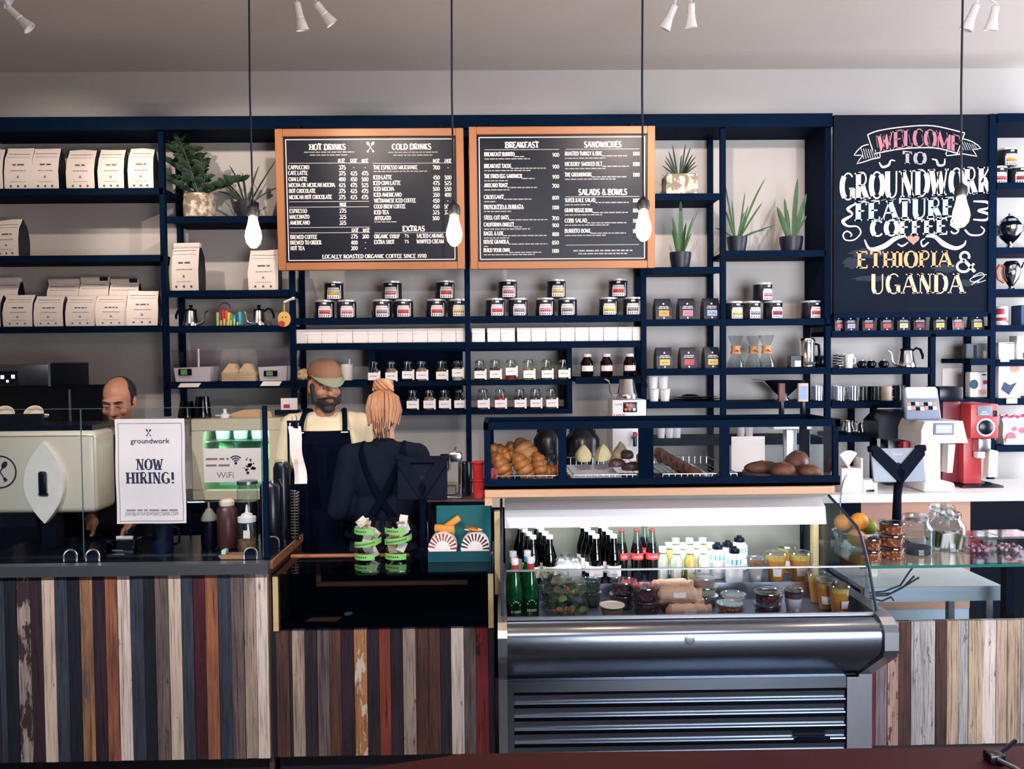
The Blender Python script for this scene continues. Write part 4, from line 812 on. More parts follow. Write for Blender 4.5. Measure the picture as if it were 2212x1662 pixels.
# low shelf: funnel, mugs
t = thing('steel_strainer', 'wide steel strainer bowl behind the two tap handles', 'strainer', (gx(1697, 845), YG+.04, zF[3])); MB().lathe([(.05, 0), (.052, .004), (.03, .02), (.03, .03), (.13, .125), (.135, .128), (.125, .125), (.02, .035), (.001, .035)], CHROME, n=28, sy=.8).build('strainer_bowl', t); MB().tube([(-.13, 0, .126), (-.2, 0, .132)], .005, CHROME, 6).build('handle', t)
mg = None
def mug(px, m, lb, z, s=1, nm='mug', dz=0, dy=0, rz=0, glass=False):
    t = thing('glass_mug' if glass else 'mug', lb, 'mug', (gx(px, 850), YG-.02+dy, z+dz), rz, 'glass mugs' if glass else 'coffee mugs')
    MB().lathe([(.03*s, 0), (.036*s, .006*s), (.037*s, .095*s), (.034*s, .095*s), (.031*s, .008*s), (.001, .008*s)], m, n=20).build('mug_body', t); MB().tube([(.035*s, 0, .08*s), (.058*s, 0, .072*s), (.058*s, 0, .03*s), (.035*s, 0, .02*s)], .006*s, m, 6).build('handle', t); return t
MGG = GL('mug_glass', '#e9e9ee', .9, .03, .12)
for i, (px, dy) in enumerate(((1757, -.05), (1776, .07), (1804, -.05), (1816, .06), (1834, -.05))): mug(px, MGG, f'thick glass mug, {ORD[i]} in the line starting by the tap handles', zF[3] if px < 1790 else zH[2], 1.0, glass=True, dy=dy, rz=.3)
for px, m, lb, s in ((1859, GLB, 'black mug next to the glass mugs', .95), (1884, GLB, 'black mug between its black twin and the beige mug', .95), (1910, M('beige_glaze', '#cfc3b4', .4), 'beige mug between black mugs', .95), (1938, GLB, 'wide black mug beside the white grinder', 1.0)): mug(px, m, lb, zH[2], s)
sp_ = None
for i, (px, s, lb) in enumerate(((1829, 1.15, 'small steel milk pitcher with dark lid on the lowest mug shelf'), (1851, .95, 'small steel milk pitcher in the middle of the lowest mug shelf'), (1868, .8, 'smallest steel milk pitcher on the lowest mug shelf'))):
    loc = (gx(px, 930), YG-.02, zH[3])
    if sp_ is None:
        sp_ = thing('milk_pitcher', lb, 'pitcher', loc, 0, 'steel milk pitchers'); sp_.scale = (s,)*3; MB().lathe([(.028, 0), (.033, .008), (.033, .03), (.024, .055), (.028, .075), (.025, .075), (.02, .055), (.001, .01)], CHROME, n=20).build('pitcher_body', sp_); MB().tube([(.026, 0, .07), (.048, 0, .065), (.046, 0, .03), (.032, 0, .02)], .004, CHROME, 6).build('handle', sp_)
    else: dup(sp_, loc, lb).scale = (s,)*3
# ---- far bay G
SILV = M('polished_silver', '#c9ccd6', .14, 1, .05)
t = thing('coffee_urn', 'silver footed coffee pot with domed lid on the middle shelf', 'coffee pot', (X_(2181, 500, YG), YG, zG[1])); b = MB().lathe([(.036, 0), (.034, .008), (.016, .022), (.016, .035), (.05, .07), (.078, .11), (.08, .14), (.06, .165), (.05, .17)], SILV, n=28); b.build('pot_body', t)
MB().lathe([(.055, .17), (.05, .185), (.02, .205), (.008, .21), (.008, .22), (.001, .224)], SILV, n=24).build('lid', t); MB().tube([(.07, 0, .1), (.1, 0, .11), (.115, 0, .15)], [.012, .009, .006], SILV, 8).build('spout', t); MB().tube([(-.07, 0, .14), (-.1, 0, .15), (-.11, 0, .12), (-.075, 0, .09)], .007, GLB, 8).build('handle', t)
t = thing('coffee_pot', 'tall silver jug with orange handle on the shelf below the domed pot', 'coffee pot', (X_(2184, 600, YG), YG, zG[2])); MB().lathe([(.028, 0), (.026, .006), (.014, .016), (.014, .026), (.05, .08), (.056, .12), (.048, .155), (.042, .165), (.04, .17)], SILV, n=28).build('jug_body', t)
MB().lathe([(.042, .168), (.03, .18), (.001, .184)], SILV, n=20).build('lid', t); MB().tube([(-.045, 0, .15), (-.075, 0, .155), (-.092, 0, .12), (-.08, 0, .07), (-.045, 0, .05)], .009, M('orange_handle', '#c8653a', .5), 8).build('handle', t); MB().tube([(.05, 0, .12), (.07, 0, .14), (.082, 0, .175)], [.012, .009, .005], SILV, 8).build('spout', t)
t = thing('tea_tin', 'red and white round tin beside the blue box', 'tin', (X_(2163, 680, YG), YG, zG[3])); MB().lathe([(.037, 0), (.037, .118), (.036, .12), (.001, .12)], WHITE, n=24).build('tin_body', t)
b = MB(); RD = M('tin_red', '#a92c3a', .5)
for z0, z1, a0, a1 in ((.07, .105, -170, -95), (.03, .05, -175, -70), (.02, .03, -80, -30)): b.grid(lambda u, v: (.0376*cos(rad(a0+(a1-a0)*u)), .0376*sin(rad(a0+(a1-a0)*u)), z0+(z1-z0)*v), 10, 1, RD)
b.build('tin_print', t)
t = thing('blue_box', 'blue box with red and white round emblem at the picture edge', 'box', (X_(2222, 680, YG), YG, zG[3])); MB().rbox(-.08, .08, -.05, .05, 0, .125, .002, M('blue_card', '#123565', .6), 1).build('box_body', t); b = MB(); disc(b, .0, .06, .05, WHITE, -.0508); disc(b, 0, .06, .043, RD, -.0512); T_(b, 'S', -.02, .035, .05, WHITE, w=.04, y=-.0516); b.build('emblem', t)
def carton(lb, px0, px1, y0, z, prints, m=WHITE, d=.08, dy=0, name='carton'):
    x0, x1 = X_(px0, 750, YG), X_(px1, 750, YG); w = x1-x0; h = Z_((px0+px1)/2, y0, YG)-z; t = thing(name, lb, 'box', ((x0+x1)/2, YG+dy, z)); MB().rbox(-w/2, w/2, -d/2, d/2, 0, h, .003, m, 1).build('box_body', t); b = MB()
    for (u0, u1, v0, v1, mm) in prints: b.box(-w/2+w*u0, -w/2+w*u1, -d/2-.0012, -d/2-.0003, h*v0, h*v1, mm)
    if prints: b.build('box_print', t)
    return t
carton('plain white carton beside the printed white carton', 2149, 2183, 740, zG[4], [(.5, .98, .9, .97, GREYINK)]); carton('white carton with black lettering at the picture edge', 2188, 2240, 726, zG[4], [(.3, .8, .7, .76, INK), (.25, .9, .05, .3, INK)])
carton('grey photo box behind the shelf post', 2094, 2140, 742, zH[4], [(.35, .5, .02, .9, GLB), (.8, .95, .02, .5, M('straw', '#b9ac92', .8))], M('grey_card', '#5d6470', .7), .05, .06)
t = carton('white box with a picture of a navy garment under a pink circle', 2148, 2196, 789, zG[5], [], d=.09, name='filter_carton'); b = MB(); hh = Z_(2172, 789, YG)-zG[5]; disc(b, .03, hh*.9, .027, M('salmon_print', '#d08f7c', .7), -.0462, 20, sx=1.2)
b.prism([(-.055, hh*.27), (-.005, hh*.1), (.045, hh*.48), (.0, hh*.4), (-.035, hh*.5)], -.0466, -.0458, M('navy_print', '#1c2f57', .7)); b.build('box_picture', t)
t = thing('tea_bag_pack', 'white pack with dark oval and red squares behind the shelf post', 'pack', (X_(2118, 830, YG), YG+.05, zH[5])); MB().rbox(-.055, .07, -.03, .03, 0, .165, .012, WHITE, 2).build('pack_body', t); b = MB(); disc(b, -.03, .085, .03, M('teal_print', '#1e4a55', .7), -.0315, 20, sx=.9); b.box(.028, .062, -.0318, -.0305, .085, .11, RD); b.box(.0, .05, -.0318, -.0305, .02, .05, M('pale_red', '#d9a09c', .7)); bars(b, .02, .06, .14, .008, INK, -.0318); b.build('pack_print', t)
t = thing('gift_bag', 'white snack bag with pink top on the lowest shelf', 'bag', (X_(2186, 930, YG), YG-.02, zG[6])); b = MB(); ring = []
for z, a, q in ((0, .085, .035), (.06, .095, .04), (.13, .08, .02), (.17, .085, .004), (.185, .09, .01)): ring += [(-a, -q, z), (0, -q*1.25, z), (a, -q, z), (a, q, z), (0, q, z), (-a, q, z)]
b.add(ring, [(j*6+i, j*6+(i+1) % 6, j*6+6+(i+1) % 6, j*6+6+i) for j in range(4) for i in range(6)]+[(5, 4, 3, 2, 1, 0)], M('pinkish_bag', '#ecd5d8', .5, var=.15, scale=30), True); b.build('bag_body', t)
b = MB(); PK = M('hot_pink', '#c9427a', .5); b.tube([(-.085+.017*i, -.012+.01*(i % 2), .168+.006*(i % 3)) for i in range(11)], .009, PK, 6); b.build('pink_gather', t); b = MB()
for (a, c, e) in ((-.05, .05, .03), (.02, .09, .02), (-.03, .1, .016)): disc(b, a, c, e, M('red_print', '#b5566a', .6, var=.4, scale=60), -.0505, 9)
b.build('bag_print', t)
for i, (a, c, y, lb) in enumerate(((2161, 2180, 771, 'white tag clip on the shelf edge below the plain white carton'), (2174, 2197, 861, 'white tag clip on the shelf edge below the garment picture box'), (2174, 2197, 948, 'white tag clip on the shelf edge below the pink snack bag'))): card('price_tag', lb, a, c, y, y+11, 4.905, WHITE, group='paper tags on shelf edges')
o = card('wall_notice', 'white paper notice taped to the wall behind the white grinder', 2035, 2078, 796, 842, YW-.005, cat='notice')
# ------------------------------------------------------------------ reclaimed-wood counters
YC = 3.35
PK_ = {'slate': PLANK('plank_slate', '#3a4252', '#262c3a'), 'black': PLANK('plank_black', '#1a1f2e', '#10141f'), 'chip': PLANK('plank_chipped', '#a99a94', '#7d6f70', '#33262c', .5, 4), 'plum': PLANK('plank_plum', '#372732', '#241a26'),
 'cream': PLANK('plank_cream', '#c9b8aa', '#b8a498', '#6f6260', .68, 9), 'rust': PLANK('plank_rust', '#9a6148', '#6f4438', '#4a3236', .64, 3), 'gold': PLANK('plank_gold', '#a87a58', '#6b5148', '#54484c', .6, 3), 'white': PLANK('plank_white', '#d9cbc6', '#c3b2ac', '#7a6c69', .66, 5),
 'greybrown': PLANK('plank_greybrown', '#6e605f', '#453c42', '#2e2a33', .66, 6), 'maroon': PLANK('plank_maroon', '#4a1f28', '#2f1620', '#8a5a58', .72, 10), 'tan': PLANK('plank_tan', '#a8978a', '#7d6f68', '#544a4a', .64, 6), 'brown': PLANK('plank_brown', '#5f4038', '#3c2a2c', '#2c2126', .66, 5),
 'redbrown': PLANK('plank_redbrown', '#8b4436', '#642f2b'), 'red': PLANK('plank_red', '#7e2a30', '#5a1f28', '#2e1a22', .62, 4), 'dark': PLANK('plank_dark', '#332a33', '#221e2a'), 'orangechip': PLANK('plank_orange_chipped', '#b17c52', '#8f6148', '#c9b9ad', .55, 4),
 'speck': PLANK('plank_red_specked', '#b39a8a', '#94796f', '#7a2f36', .57, 12), 'sand': PLANK('plank_sand', '#bfa68e', '#9a8574', '#5f524c', .66, 6), 'lgrey': PLANK('plank_light_grey', '#b9b3b2', '#8f8a8c', '#66615f', .64, 7), 'pinkspot': PLANK('plank_pink_spot', '#c0a794', '#a88f80', '#9c4f68', .66, 4), 'purplegrey': PLANK('plank_purple_grey', '#8a7d84', '#6a5f68')}
def planks(parent, spec, px0, py, Y, z0, z1, name='plank_front'):
    b = MB(); r = random.Random(int(px0)); px = px0
    for w, k in spec:
        xa, xb = X_(px, py, Y), X_(px+w, py, Y); b.box(xa+.001, xb-.001, Y-.004*r.random(), Y+.02, z0, z1, PK_[k]); px += w
    return b.build(name, parent)
CT = M('steel_counter', '#a9b2c0', .38, 1, .08, 40, st=(.05, 1, 1)); TOEK = M('toe_kick', '#0d1220', .6)
zL = Z_(300, 1221, YC-.02)
t = thing('service_counter', 'long counter faced with dark reclaimed planks below the hiring sign', 'counter')
LP = [(14, 'slate'), (26, 'black'), (29, 'chip'), (26, 'plum'), (27.5, 'cream'), (27.5, 'slate'), (26, 'black'), (27.5, 'gold'), (27.5, 'plum'), (26, 'rust'), (27.5, 'white'), (29, 'slate'), (24.5, 'black'), (29, 'greybrown'), (27.5, 'cream'), (26, 'slate'), (26, 'maroon'), (27.5, 'rust'), (27.5, 'slate'), (27.5, 'greybrown'), (26, 'tan'), (26, 'white')]
x0L = X_(-90, 1240, YC); x1L = X_(582, 1240, YC)
planks(t, [(31, 'plum'), (28, 'greybrown'), (31, 'dark')]+LP, -90, 1440, YC, .1, zL-.045)
MB().box(x0L, x1L, YC-.022, YC+.0, zL-.045, zL, CT).box(x0L, x1L, YC+.03, 3.9, zL-.03, zL-.001, GLB).box(x0L, x1L, YC, YC+.03, zL-.03, zL, CT).build('counter_top', t)
MB().box(x0L, x1L, YC+.05, YC+.07, 0, .1, TOEK).build('toe_kick', t); MB().box(x1L-.02, x1L, YC+.021, 3.9, 0.0, zL-.031, M('counter_side', '#4a3630', .6, var=.2)).build('side_panel', t)
MB().box(x1L, x1L+.008, YC+.02, 3.9, zL-.035, zL, M('wood_edge', '#8c5d45', .5, var=.2)).build('edge_strip', t)
# middle glass-topped counter
t = thing('display_counter', 'low glass-topped counter with an empty dark display and brown planks below', 'counter')
zM = Z_(825, 1237, YC); zMb = Z_(825, 1361, YC); xa, xb = x1L+.012, X_(1066, 1300, YC)
planks(t, [(9, 'black'), (29, 'brown'), (6, 'dark'), (27, 'tan'), (27, 'dark'), (27, 'greybrown'), (25, 'brown'), (28, 'plum'), (28, 'orangechip'), (26, 'dark'), (25, 'redbrown'), (26, 'dark'), (28, 'tan'), (27, 'brown'), (26, 'brown'), (23, 'dark'), (28, 'white'), (26, 'greybrown'), (27, 'red'), (13, 'dark')], 588, 1480, YC+.01, .1, zMb)
MB().box(xa, xb, YC+.06, YC+.08, 0, .1, TOEK).build('toe_kick', t)
LT = M('pale_wood_trim', '#b8a67c', .5, var=.15)
for p, q in ((xa, xa+.022), (xb-.022, xb)): MB().box(p, q, YC, YC+.03, zMb, zM-.01, LT).build('side_trim', t)
DG = GL('dark_display_glass', '#c9d0da', .6, .015, .03)
MB().box(xa+.022, xb-.022, YC+.006, YC+.012, zMb, zM-.012, DG).build('front_glass', t)
MB().box(xa, xb, YC-.004, 3.64, zM-.01, zM, GL('tinted_top_glass', '#a5aeb8', 1.15, .01, .06)).build('glass_top', t)
b = MB(); b.box(xa, xb, YC+.03, 3.66, zMb-.02, zMb, BLK2); b.box(xa, xb, 3.64, 3.66, zMb, zM-.011, BLK2); b.build('inner_case', t)
xw_ = X_(918, 1190, 3.7); MB().box(xa, xw_, 3.665, 3.73, zM-.045, zM-.0, GLB).box(xw_, xb, 3.665, 3.9, zM-.045, zM-.0, GLB).box(xa, xb, 3.645, 3.665, zM-.03, zM+.006, OAK).box(xa, xb, 3.7, 3.72, 0, zM-.046, BLK2).build('worktop', t)
b = MB(); xo = X_(683, 1255, 3.6); b.box(xo, xo+.02, 3.6, 3.62, zM-.11, zM-.02, OAK); b.box(xo, X_(1010, 1268, 3.6), 3.6, 3.62, zM-.125, zM-.108, OAK); b.build('inner_wood_rail', t)
tag(MB().prism([(-.075, -.03), (.06, -.035), (.075, .02), (-.06, .015)], 0, .002, M('kraft_slip', '#8c5a40', .8), 'z').build('paper_slip'), 'brown paper slip lying in the empty dark display', 'paper', loc=(X_(700, 1310, 3.5), 3.5, zMb+.001))
tag(MB().lathe([(.018, 0), (.019, .006), (.001, .007)], M('grey_disc', '#9a9ca4', .4)).build('round_cap'), 'small pale round cap lying in the empty dark display', 'cap', loc=(X_(752, 1296, 3.56), 3.56, zMb+.001))
# glass counter by the jars
t = thing('glass_counter', 'pale reclaimed-plank counter with a green-edged glass top holding jars and nut tubs', 'counter')
zR = Z_(2040, 1221, YC); zRb = Z_(2040, 1345, YC); xa2 = X_(1868, 1480, YC+.02); xb2 = X_(2330, 1400, YC)
RP = [(21, 'red'), (25, 'purplegrey'), (24, 'speck'), (27, 'brown'), (26, 'lgrey'), (27, 'lgrey'), (24, 'brown'), (25, 'sand'), (22, 'lgrey'), (31, 'sand'), (29, 'white'), (24, 'pinkspot'), (29, 'sand'), (27, 'lgrey'), (27, 'sand'), (27, 'brown'), (27, 'white')]
planks(t, RP, 1870, 1480, YC+.02, .1, zRb); MB().box(xa2, xb2, YC+.07, YC+.09, 0, .1, TOEK).build('toe_kick', t)
GTOP = GL('green_edge_glass', '#e8f3f0', 1.0, .01, .06); GED = M('glass_green_edge', '#1f6a62', .15, var=.1)
MB().box(xa2-.03, xb2, YC+.001, 3.85, zR-.008, zR, GTOP).build('glass_top', t); MB().box(xa2-.03, xb2, YC-.003, YC+.001, zR-.011, zR, GED).build('glass_edge', t)
MB().box(xa2, xb2, YC+.012, YC+.018, zRb, zR-.009, GL('front_pane', '#f2f7f8', .3, .01, .03)).build('front_glass', t)
xl = X_(2176, 1280, 3.5); MB().box(xl-.018, xl+.018, 3.48, 3.52, .0, zR-.01, BLK2).build('leg', t); xl = X_(1880, 1300, 3.83); MB().box(xl-.01, xl+.02, 3.8, 3.83, 0, zR-.01, CREAM).build('leg', t)
t = thing('steel_table', 'white-topped steel work table standing behind the glass counter', 'table'); zt_ = Z_(1990, 1268, 3.62); xa3, xb3 = X_(1865, 1268, 3.62), X_(2165, 1268, 3.62)
MB().box(xa3, xb3, 3.62, 4.0, zt_-.02, zt_, WHITE).build('table_top', t); MB().box(xa3, xb3, 3.61, 3.62, zt_-.065, zt_, CT).build('apron', t)
for x in (xa3+.03, xb3-.06):
    for y in (3.64, 3.95): MB().box(x, x+.03, y, y+.03, 0, zt_-.02, CT).build('leg', t)
# back counter along the shelves
t = thing('back_counter', 'long back counter with white top running below the shelves', 'counter'); YBk = 4.42; zB_ = Z_(2000, 1066, YBk)
xw0, xw1 = X_(1040, 1066, YBk), X_(2400, 1066, YBk)
MB().box(xw0, xw1, YBk-.02, 4.9, zB_-.045, zB_, WHITE).build('counter_top', t)
PW = M('pink_wood_panel', '#b58a78', .5, var=.15, scale=5, st=(1, 1, 4))
xa4 = X_(1860, 1130, YBk); xb4 = X_(2096, 1130, YBk)
MB().box(xa4, xb4, YBk, YBk+.02, .35, zB_-.046, PW).build('door', t); MB().box(xb4+.003, xw1, YBk, YBk+.02, .0, zB_-.046, GLB).build('door', t); MB().box(xw0, xa4-.003, YBk, YBk+.02, 0, zB_-.046, BLK2).build('door', t); MB().box(xw1-.02, xw1, YBk+.021, 4.9, 0, zB_-.046, GLB).build('end_panel', t); MB().box(xa4, xb4, YBk+.005, YBk+.02, 0, .348, M('pale_blue_panel', '#a9b9cc', .5)).build('plinth', t)
t = thing('back_counter', 'dark back counter carrying the brewer and small fridge behind the bald man', 'counter'); xq = X_(640, 1070, YBk)
MB().box(X_(-150, 1070, YBk), xq, YBk-.02, 4.9, zB_-.045, zB_, GLB).build('counter_top', t); MB().box(X_(-150, 1070, YBk), xq, YBk, YBk+.02, 0, zB_-.046, BLK2).build('door', t)
# ------------------------------------------------------------------ refrigerated case
CSTEEL = M('case_steel', '#8f98a6', .24, 1, .1, 50, st=(.02, 1, 1)); CLITE = M('case_end_steel', '#b4b8c2', .3, 1, .06, 30); CDARK = M('case_inner_dark', '#5a6070', .4, .6); CLIN = M('case_liner', '#74766c', .5, var=.05)
t = thing('refrigerated_case', 'stainless steel refrigerated display case full of drinks and salads', 'refrigerated case'); XA, XB = X_(1084, 1550, 3.25), X_(1868, 1550, 3.25)
xi0, xi1 = XA+.025, XB-.025
prof = [(3.9, .12), (3.27, .12), (3.27, .45), (3.06, .605), (3.045, .63), (3.045, .69), (3.055, .712), (3.08, .728), (3.13, .738), (3.13, .70), (3.16, .66), (3.9, .66)]
MB().prism(prof, xi0, xi1, CSTEEL, 'x', True).build('body', t)
capp = [(3.95, .1), (3.25, .1), (3.25, .455), (3.045, .6), (3.03, .63), (3.03, .70), (3.045, .725), (3.08, .745), (3.14, .755), (3.95, .755)]
for a, c in ((XA-.012, XA+.024), (XB-.024, XB+.03)): MB().prism(capp, a, c, CLITE, 'x').build('end_cap', t)
b = MB(); b.box(xi0, xi1, 3.118, 3.128, .739, .752, CLITE); b.build('glass_rail', t)
b = MB(); yl = 3.262; zt2, zb2 = Z_(1470, 1468, 3.25), .125
b.box(xi0, xi1, 3.25, 3.268, zt2-.045, zt2, CSTEEL); b.box(xi1-.05, xi1, 3.245, 3.268, zb2, zt2, CLITE); b.box(xi0, xi0+.025, 3.25, 3.268, zb2, zt2-.045, CSTEEL); b.build('grille_frame', t)
MB().box(xi0+.025, xi1-.05, 3.266, 3.269, zb2, zt2-.045, BLK2).build('grille_back', t)
nsl = 5; H5 = (zt2-.05-zb2)/nsl
for i in range(nsl):
    z = zb2+i*H5; MB().prism([(3.266, z+H5*.86), (3.2535, z+H5*.86), (3.259, z+H5*.34), (3.249, z+H5*.28), (3.247, z+H5*.2), (3.266, z+H5*.2)], xi0+.026, xi1-.055, CSTEEL, 'x').build('louver_slat', t)
xb5, zb5 = X_(1757, 1598, 3.23), Z_(1757, 1598, 3.23); b = MB(); b.rbox(xb5-.07, xb5+.07, 3.229, 3.236, zb5-.011, zb5+.011, .003, BLK2, 1); b.build('badge', t)
b = MB(); b.lathe([(.02, -.002), (.02, .001), (.016, .002), (.001, .002)], CLITE, n=22, T=Matrix.Translation((X_(1490, 1383, 3.043), 3.0455, Z_(1490, 1383, 3.043))) @ Matrix.Rotation(pi/2, 4, 'X')); b.build('logo_disc', t)
zd1, zd2 = .69, .75
MB().box(xi0, xi1, 3.16, 3.9, zd1-.003, zd1, CDARK).build('deck', t); MB().box(xi0, xi1, 3.53, 3.9, zd1, zd2, CDARK).build('raised_deck', t); MB().box(xi0, xi1, 3.526, 3.53, zd1, zd2+.012, CLITE).build('deck_edge', t)
MB().box(xi0, xi1, 3.9, 3.93, zd1, 1.13, CLIN).build('liner_back', t); MB().box(xi0, xi1, 3.6, 3.93, 1.125, 1.14, CLIN).build('liner_top', t)
MB().prism([(3.6, 1.125), (3.56, 1.118), (3.52, 1.095), (3.505, 1.02), (3.515, 1.018), (3.53, 1.08), (3.565, 1.105), (3.6, 1.11)], xi0-.004, xi1-.03, M('canopy_white', '#dddbe2', .3, var=.02), 'x', True).build('canopy', t)
LAMPW = M('case_lamp', '#f4fbff', em=3.5); MB().tube([(xi0+.05, 3.56, 1.098), (xi1-.08, 3.56, 1.098)], .01, LAMPW, 8).build('lamp_tube', t)
GPR = [(3.135, .752), (3.20, .905), (3.30, 1.04), (3.60, 1.13), (3.92, 1.13), (3.92, .752)]
EGL = GL('case_side_glass', '#e4e8ea', .5, .02, .04); BEDG = M('glass_black_edge', '#1a2c48', .35)
for a in (XA+.004, XB-.01):
    MB().prism(GPR, a, a+.006, EGL, 'x').build('side_glass', t)
    MB().tube([(a+.003, y, z) for y, z in ((3.135, .752), (3.17, .835), (3.2, .905), (3.235, .965), (3.275, 1.02), (3.31, 1.048), (3.45, 1.088), (3.60, 1.13))], .006, BEDG, 8).build('glass_trim', t)
MB().prism([(3.128, .752), (3.134, .752), (3.198, .912), (3.192, .914)], xi0, xi1, GL('front_guard', '#f2f4f6', .4, .02, .035), 'x').build('guard_glass', t)
MB().box(xi0, xi1, 3.19, 3.2, .911, .917, CLITE).build('guard_edge', t)
for x in (XA-.018, XB-.03): MB().box(x-.006, x+.018, 3.42 if x < .5 else 3.7, 3.46 if x < .5 else 3.74, .755, 1.11, LT).build('corner_post', t)
la = bpy.data.lights.new('case_lamp_light', 'AREA'); la.shape = 'RECTANGLE'; la.size = 1.3; la.size_y = .05; la.energy = 12; la.color = (.95, .98, 1)
o = bpy.data.objects.new('case_lamp_light', la); C.objects.link(o); o.location = ((XA+XB)/2, 3.545, 1.085); o.rotation_euler = (rad(8), 0, 0)
# ------------------------------------------------------------------ pastry display on its oak stand
YD = 3.40; xd0, xd1, zdb, zdt = RC(1045, 910, 1815, 1053, YD)
t = thing('oak_stand', 'light oak stand under the black pastry display', 'stand'); zw1 = zdb-.002; zw0 = zw1-.032; xs0, xs1 = X_(1047, 1060, YD-.02), X_(1804, 1060, YD-.02)
OAKL = M('light_oak', '#c99c7c', .5, var=.12, scale=5, st=(1, 5, 5))
MB().rbox(xs0, xs1, YD-.02, 3.86, zw0, zw1, .003, OAKL, 1).build('top_board', t); MB().box(xs0, xs0+.032, YD-.02, 3.86, 1.142, zw0, OAKL).build('leg', t); MB().box(xs1-.032, xs1, YD-.02+.22, 3.86, 1.142, zw0, OAKL).build('leg', t)
t = thing('pastry_display', 'long black-framed glass case of pastries on the oak stand', 'display case'); yb_ = 3.74; fr = .03
b = MB(); b.box(xd0, xd1, YD, yb_, zdb, zdb+.012, BLK); b.box(xd0, xd1, YD, YD+.02, zdb, zdb+.04, BLK); b.build('base_tray', t)
b = MB(); b.box(xd0, xd1, YD, YD+.02, zdt-.03, zdt, BLK); b.box(xd0, xd1, yb_-.02, yb_, zdt-.03, zdt, BLK); b.box(xd0, xd0+.02, YD, yb_, zdt-.03, zdt, BLK); b.box(xd1-.02, xd1, YD, yb_, zdt-.03, zdt, BLK); b.build('top_frame', t)
MB().box(xd0+.02, xd1-.02, YD+.02, yb_-.02, zdt-.02, zdt-.012, GL('tinted_lid_glass', '#5a6675', 1, .02, .05)).build('top_glass', t)
for px, w, y in ((1053, .028, YD), (1806, .022, YD), (1215, .034, YD), (1396, .062, YD+.005), (1566, .04, YD+.005)):
    x = X_(px, 980, y); MB().box(x-w/2, x+w/2, y+.001, y+.018, zdb+.04, zdt-.03, BLK).build('front_post', t)
for px in (1060, 1733, 1800): x = X_(px, 980, yb_); MB().box(x-.015, x+.015, yb_-.019, yb_-.001, zdb+.012, zdt-.03, BLK).build('rear_post', t)
MB().box(xd0+.02, xd1-.02, YD+.006, YD+.009, zdb+.04, zdt-.03, GL('display_pane', '#f8fafc', .12, .01, .0004)).build('front_glass', t)
for x in (xd0+.004, xd1-.008): MB().box(x, x+.004, YD+.02, yb_-.02, zdb+.012, zdt-.03, PGL).build('side_glass', t)
# ------------------------------------------------------------------ sneeze guard, clips
zGb, zGt = zL+.004, Z_(370, 882, 3.42); gxs = [X_(-120, 1000, 3.42), X_(177, 1000, 3.42), X_(566, 1000, 3.42)]
EDG = M('guard_glass_edge', '#49616e', .3)
for i, lb in enumerate(('clear glass guard pane in front of the espresso machine', 'clear glass guard pane that carries the hiring sign')):
    t = thing('glass_guard', lb, 'glass guard', (0, 0, 0), 0, 'counter glass guards'); MB().box(gxs[i]+.003, gxs[i+1]-.003, 3.42, 3.426, zGb, zGt, GL('guard_pane', '#f1f4f6', .35, .01, .012)).build('pane', t)
    e = MB(); e.box(gxs[i]+.003, gxs[i+1]-.003, 3.4205, 3.4255, zGt, zGt+.002, EDG); e.box(gxs[i+1]-.003, gxs[i+1]-.001, 3.42, 3.426, zGb, zGt, EDG); e.build('pane_edge', t)
t = thing('guard_post', 'slim dark upright at the end of the glass guard', 'post', (gxs[2]+.012, 3.42, zL)); MB().box(-.009, .009, 0, .02, 0, zGt-zL+.005, BLK).build('post_body', t)
cl_ = None
for i, (px, Y, lb) in enumerate(((152, 3.395, 'arched chrome glass clip on the counter below the espresso machine'), (200, 3.395, 'arched chrome glass clip on the counter near the paper sign corner'), (541, 3.395, 'arched chrome glass clip on the counter before the squeeze bottle'), (590, 3.6, 'arched chrome glass clip on the counter behind the guard post'))):
    loc = (X_(px, 1200, Y), Y, zL+.001); r_ = .027
    if cl_ is None:
        cl_ = thing('glass_clip', lb, 'clip', loc, 0, 'chrome glass clips'); MB().tube([(-r_, 0, 0), (-r_, 0, .022)]+[(r_*cos(rad(180-15*j)), 0, .025+r_*.95*sin(rad(15*j))) for j in range(13)]+[(r_, 0, .022), (r_, 0, 0)], .0042, CHROME, 8).build('clip_rim', cl_)
        MB().prism([(-r_, 0), (r_, 0)]+[(r_*cos(rad(15*j)), .024+r_*.95*sin(rad(15*j))) for j in range(13)], .0, .006, GLB).build('clip_plate', cl_)
    else: dup(cl_, loc, lb)
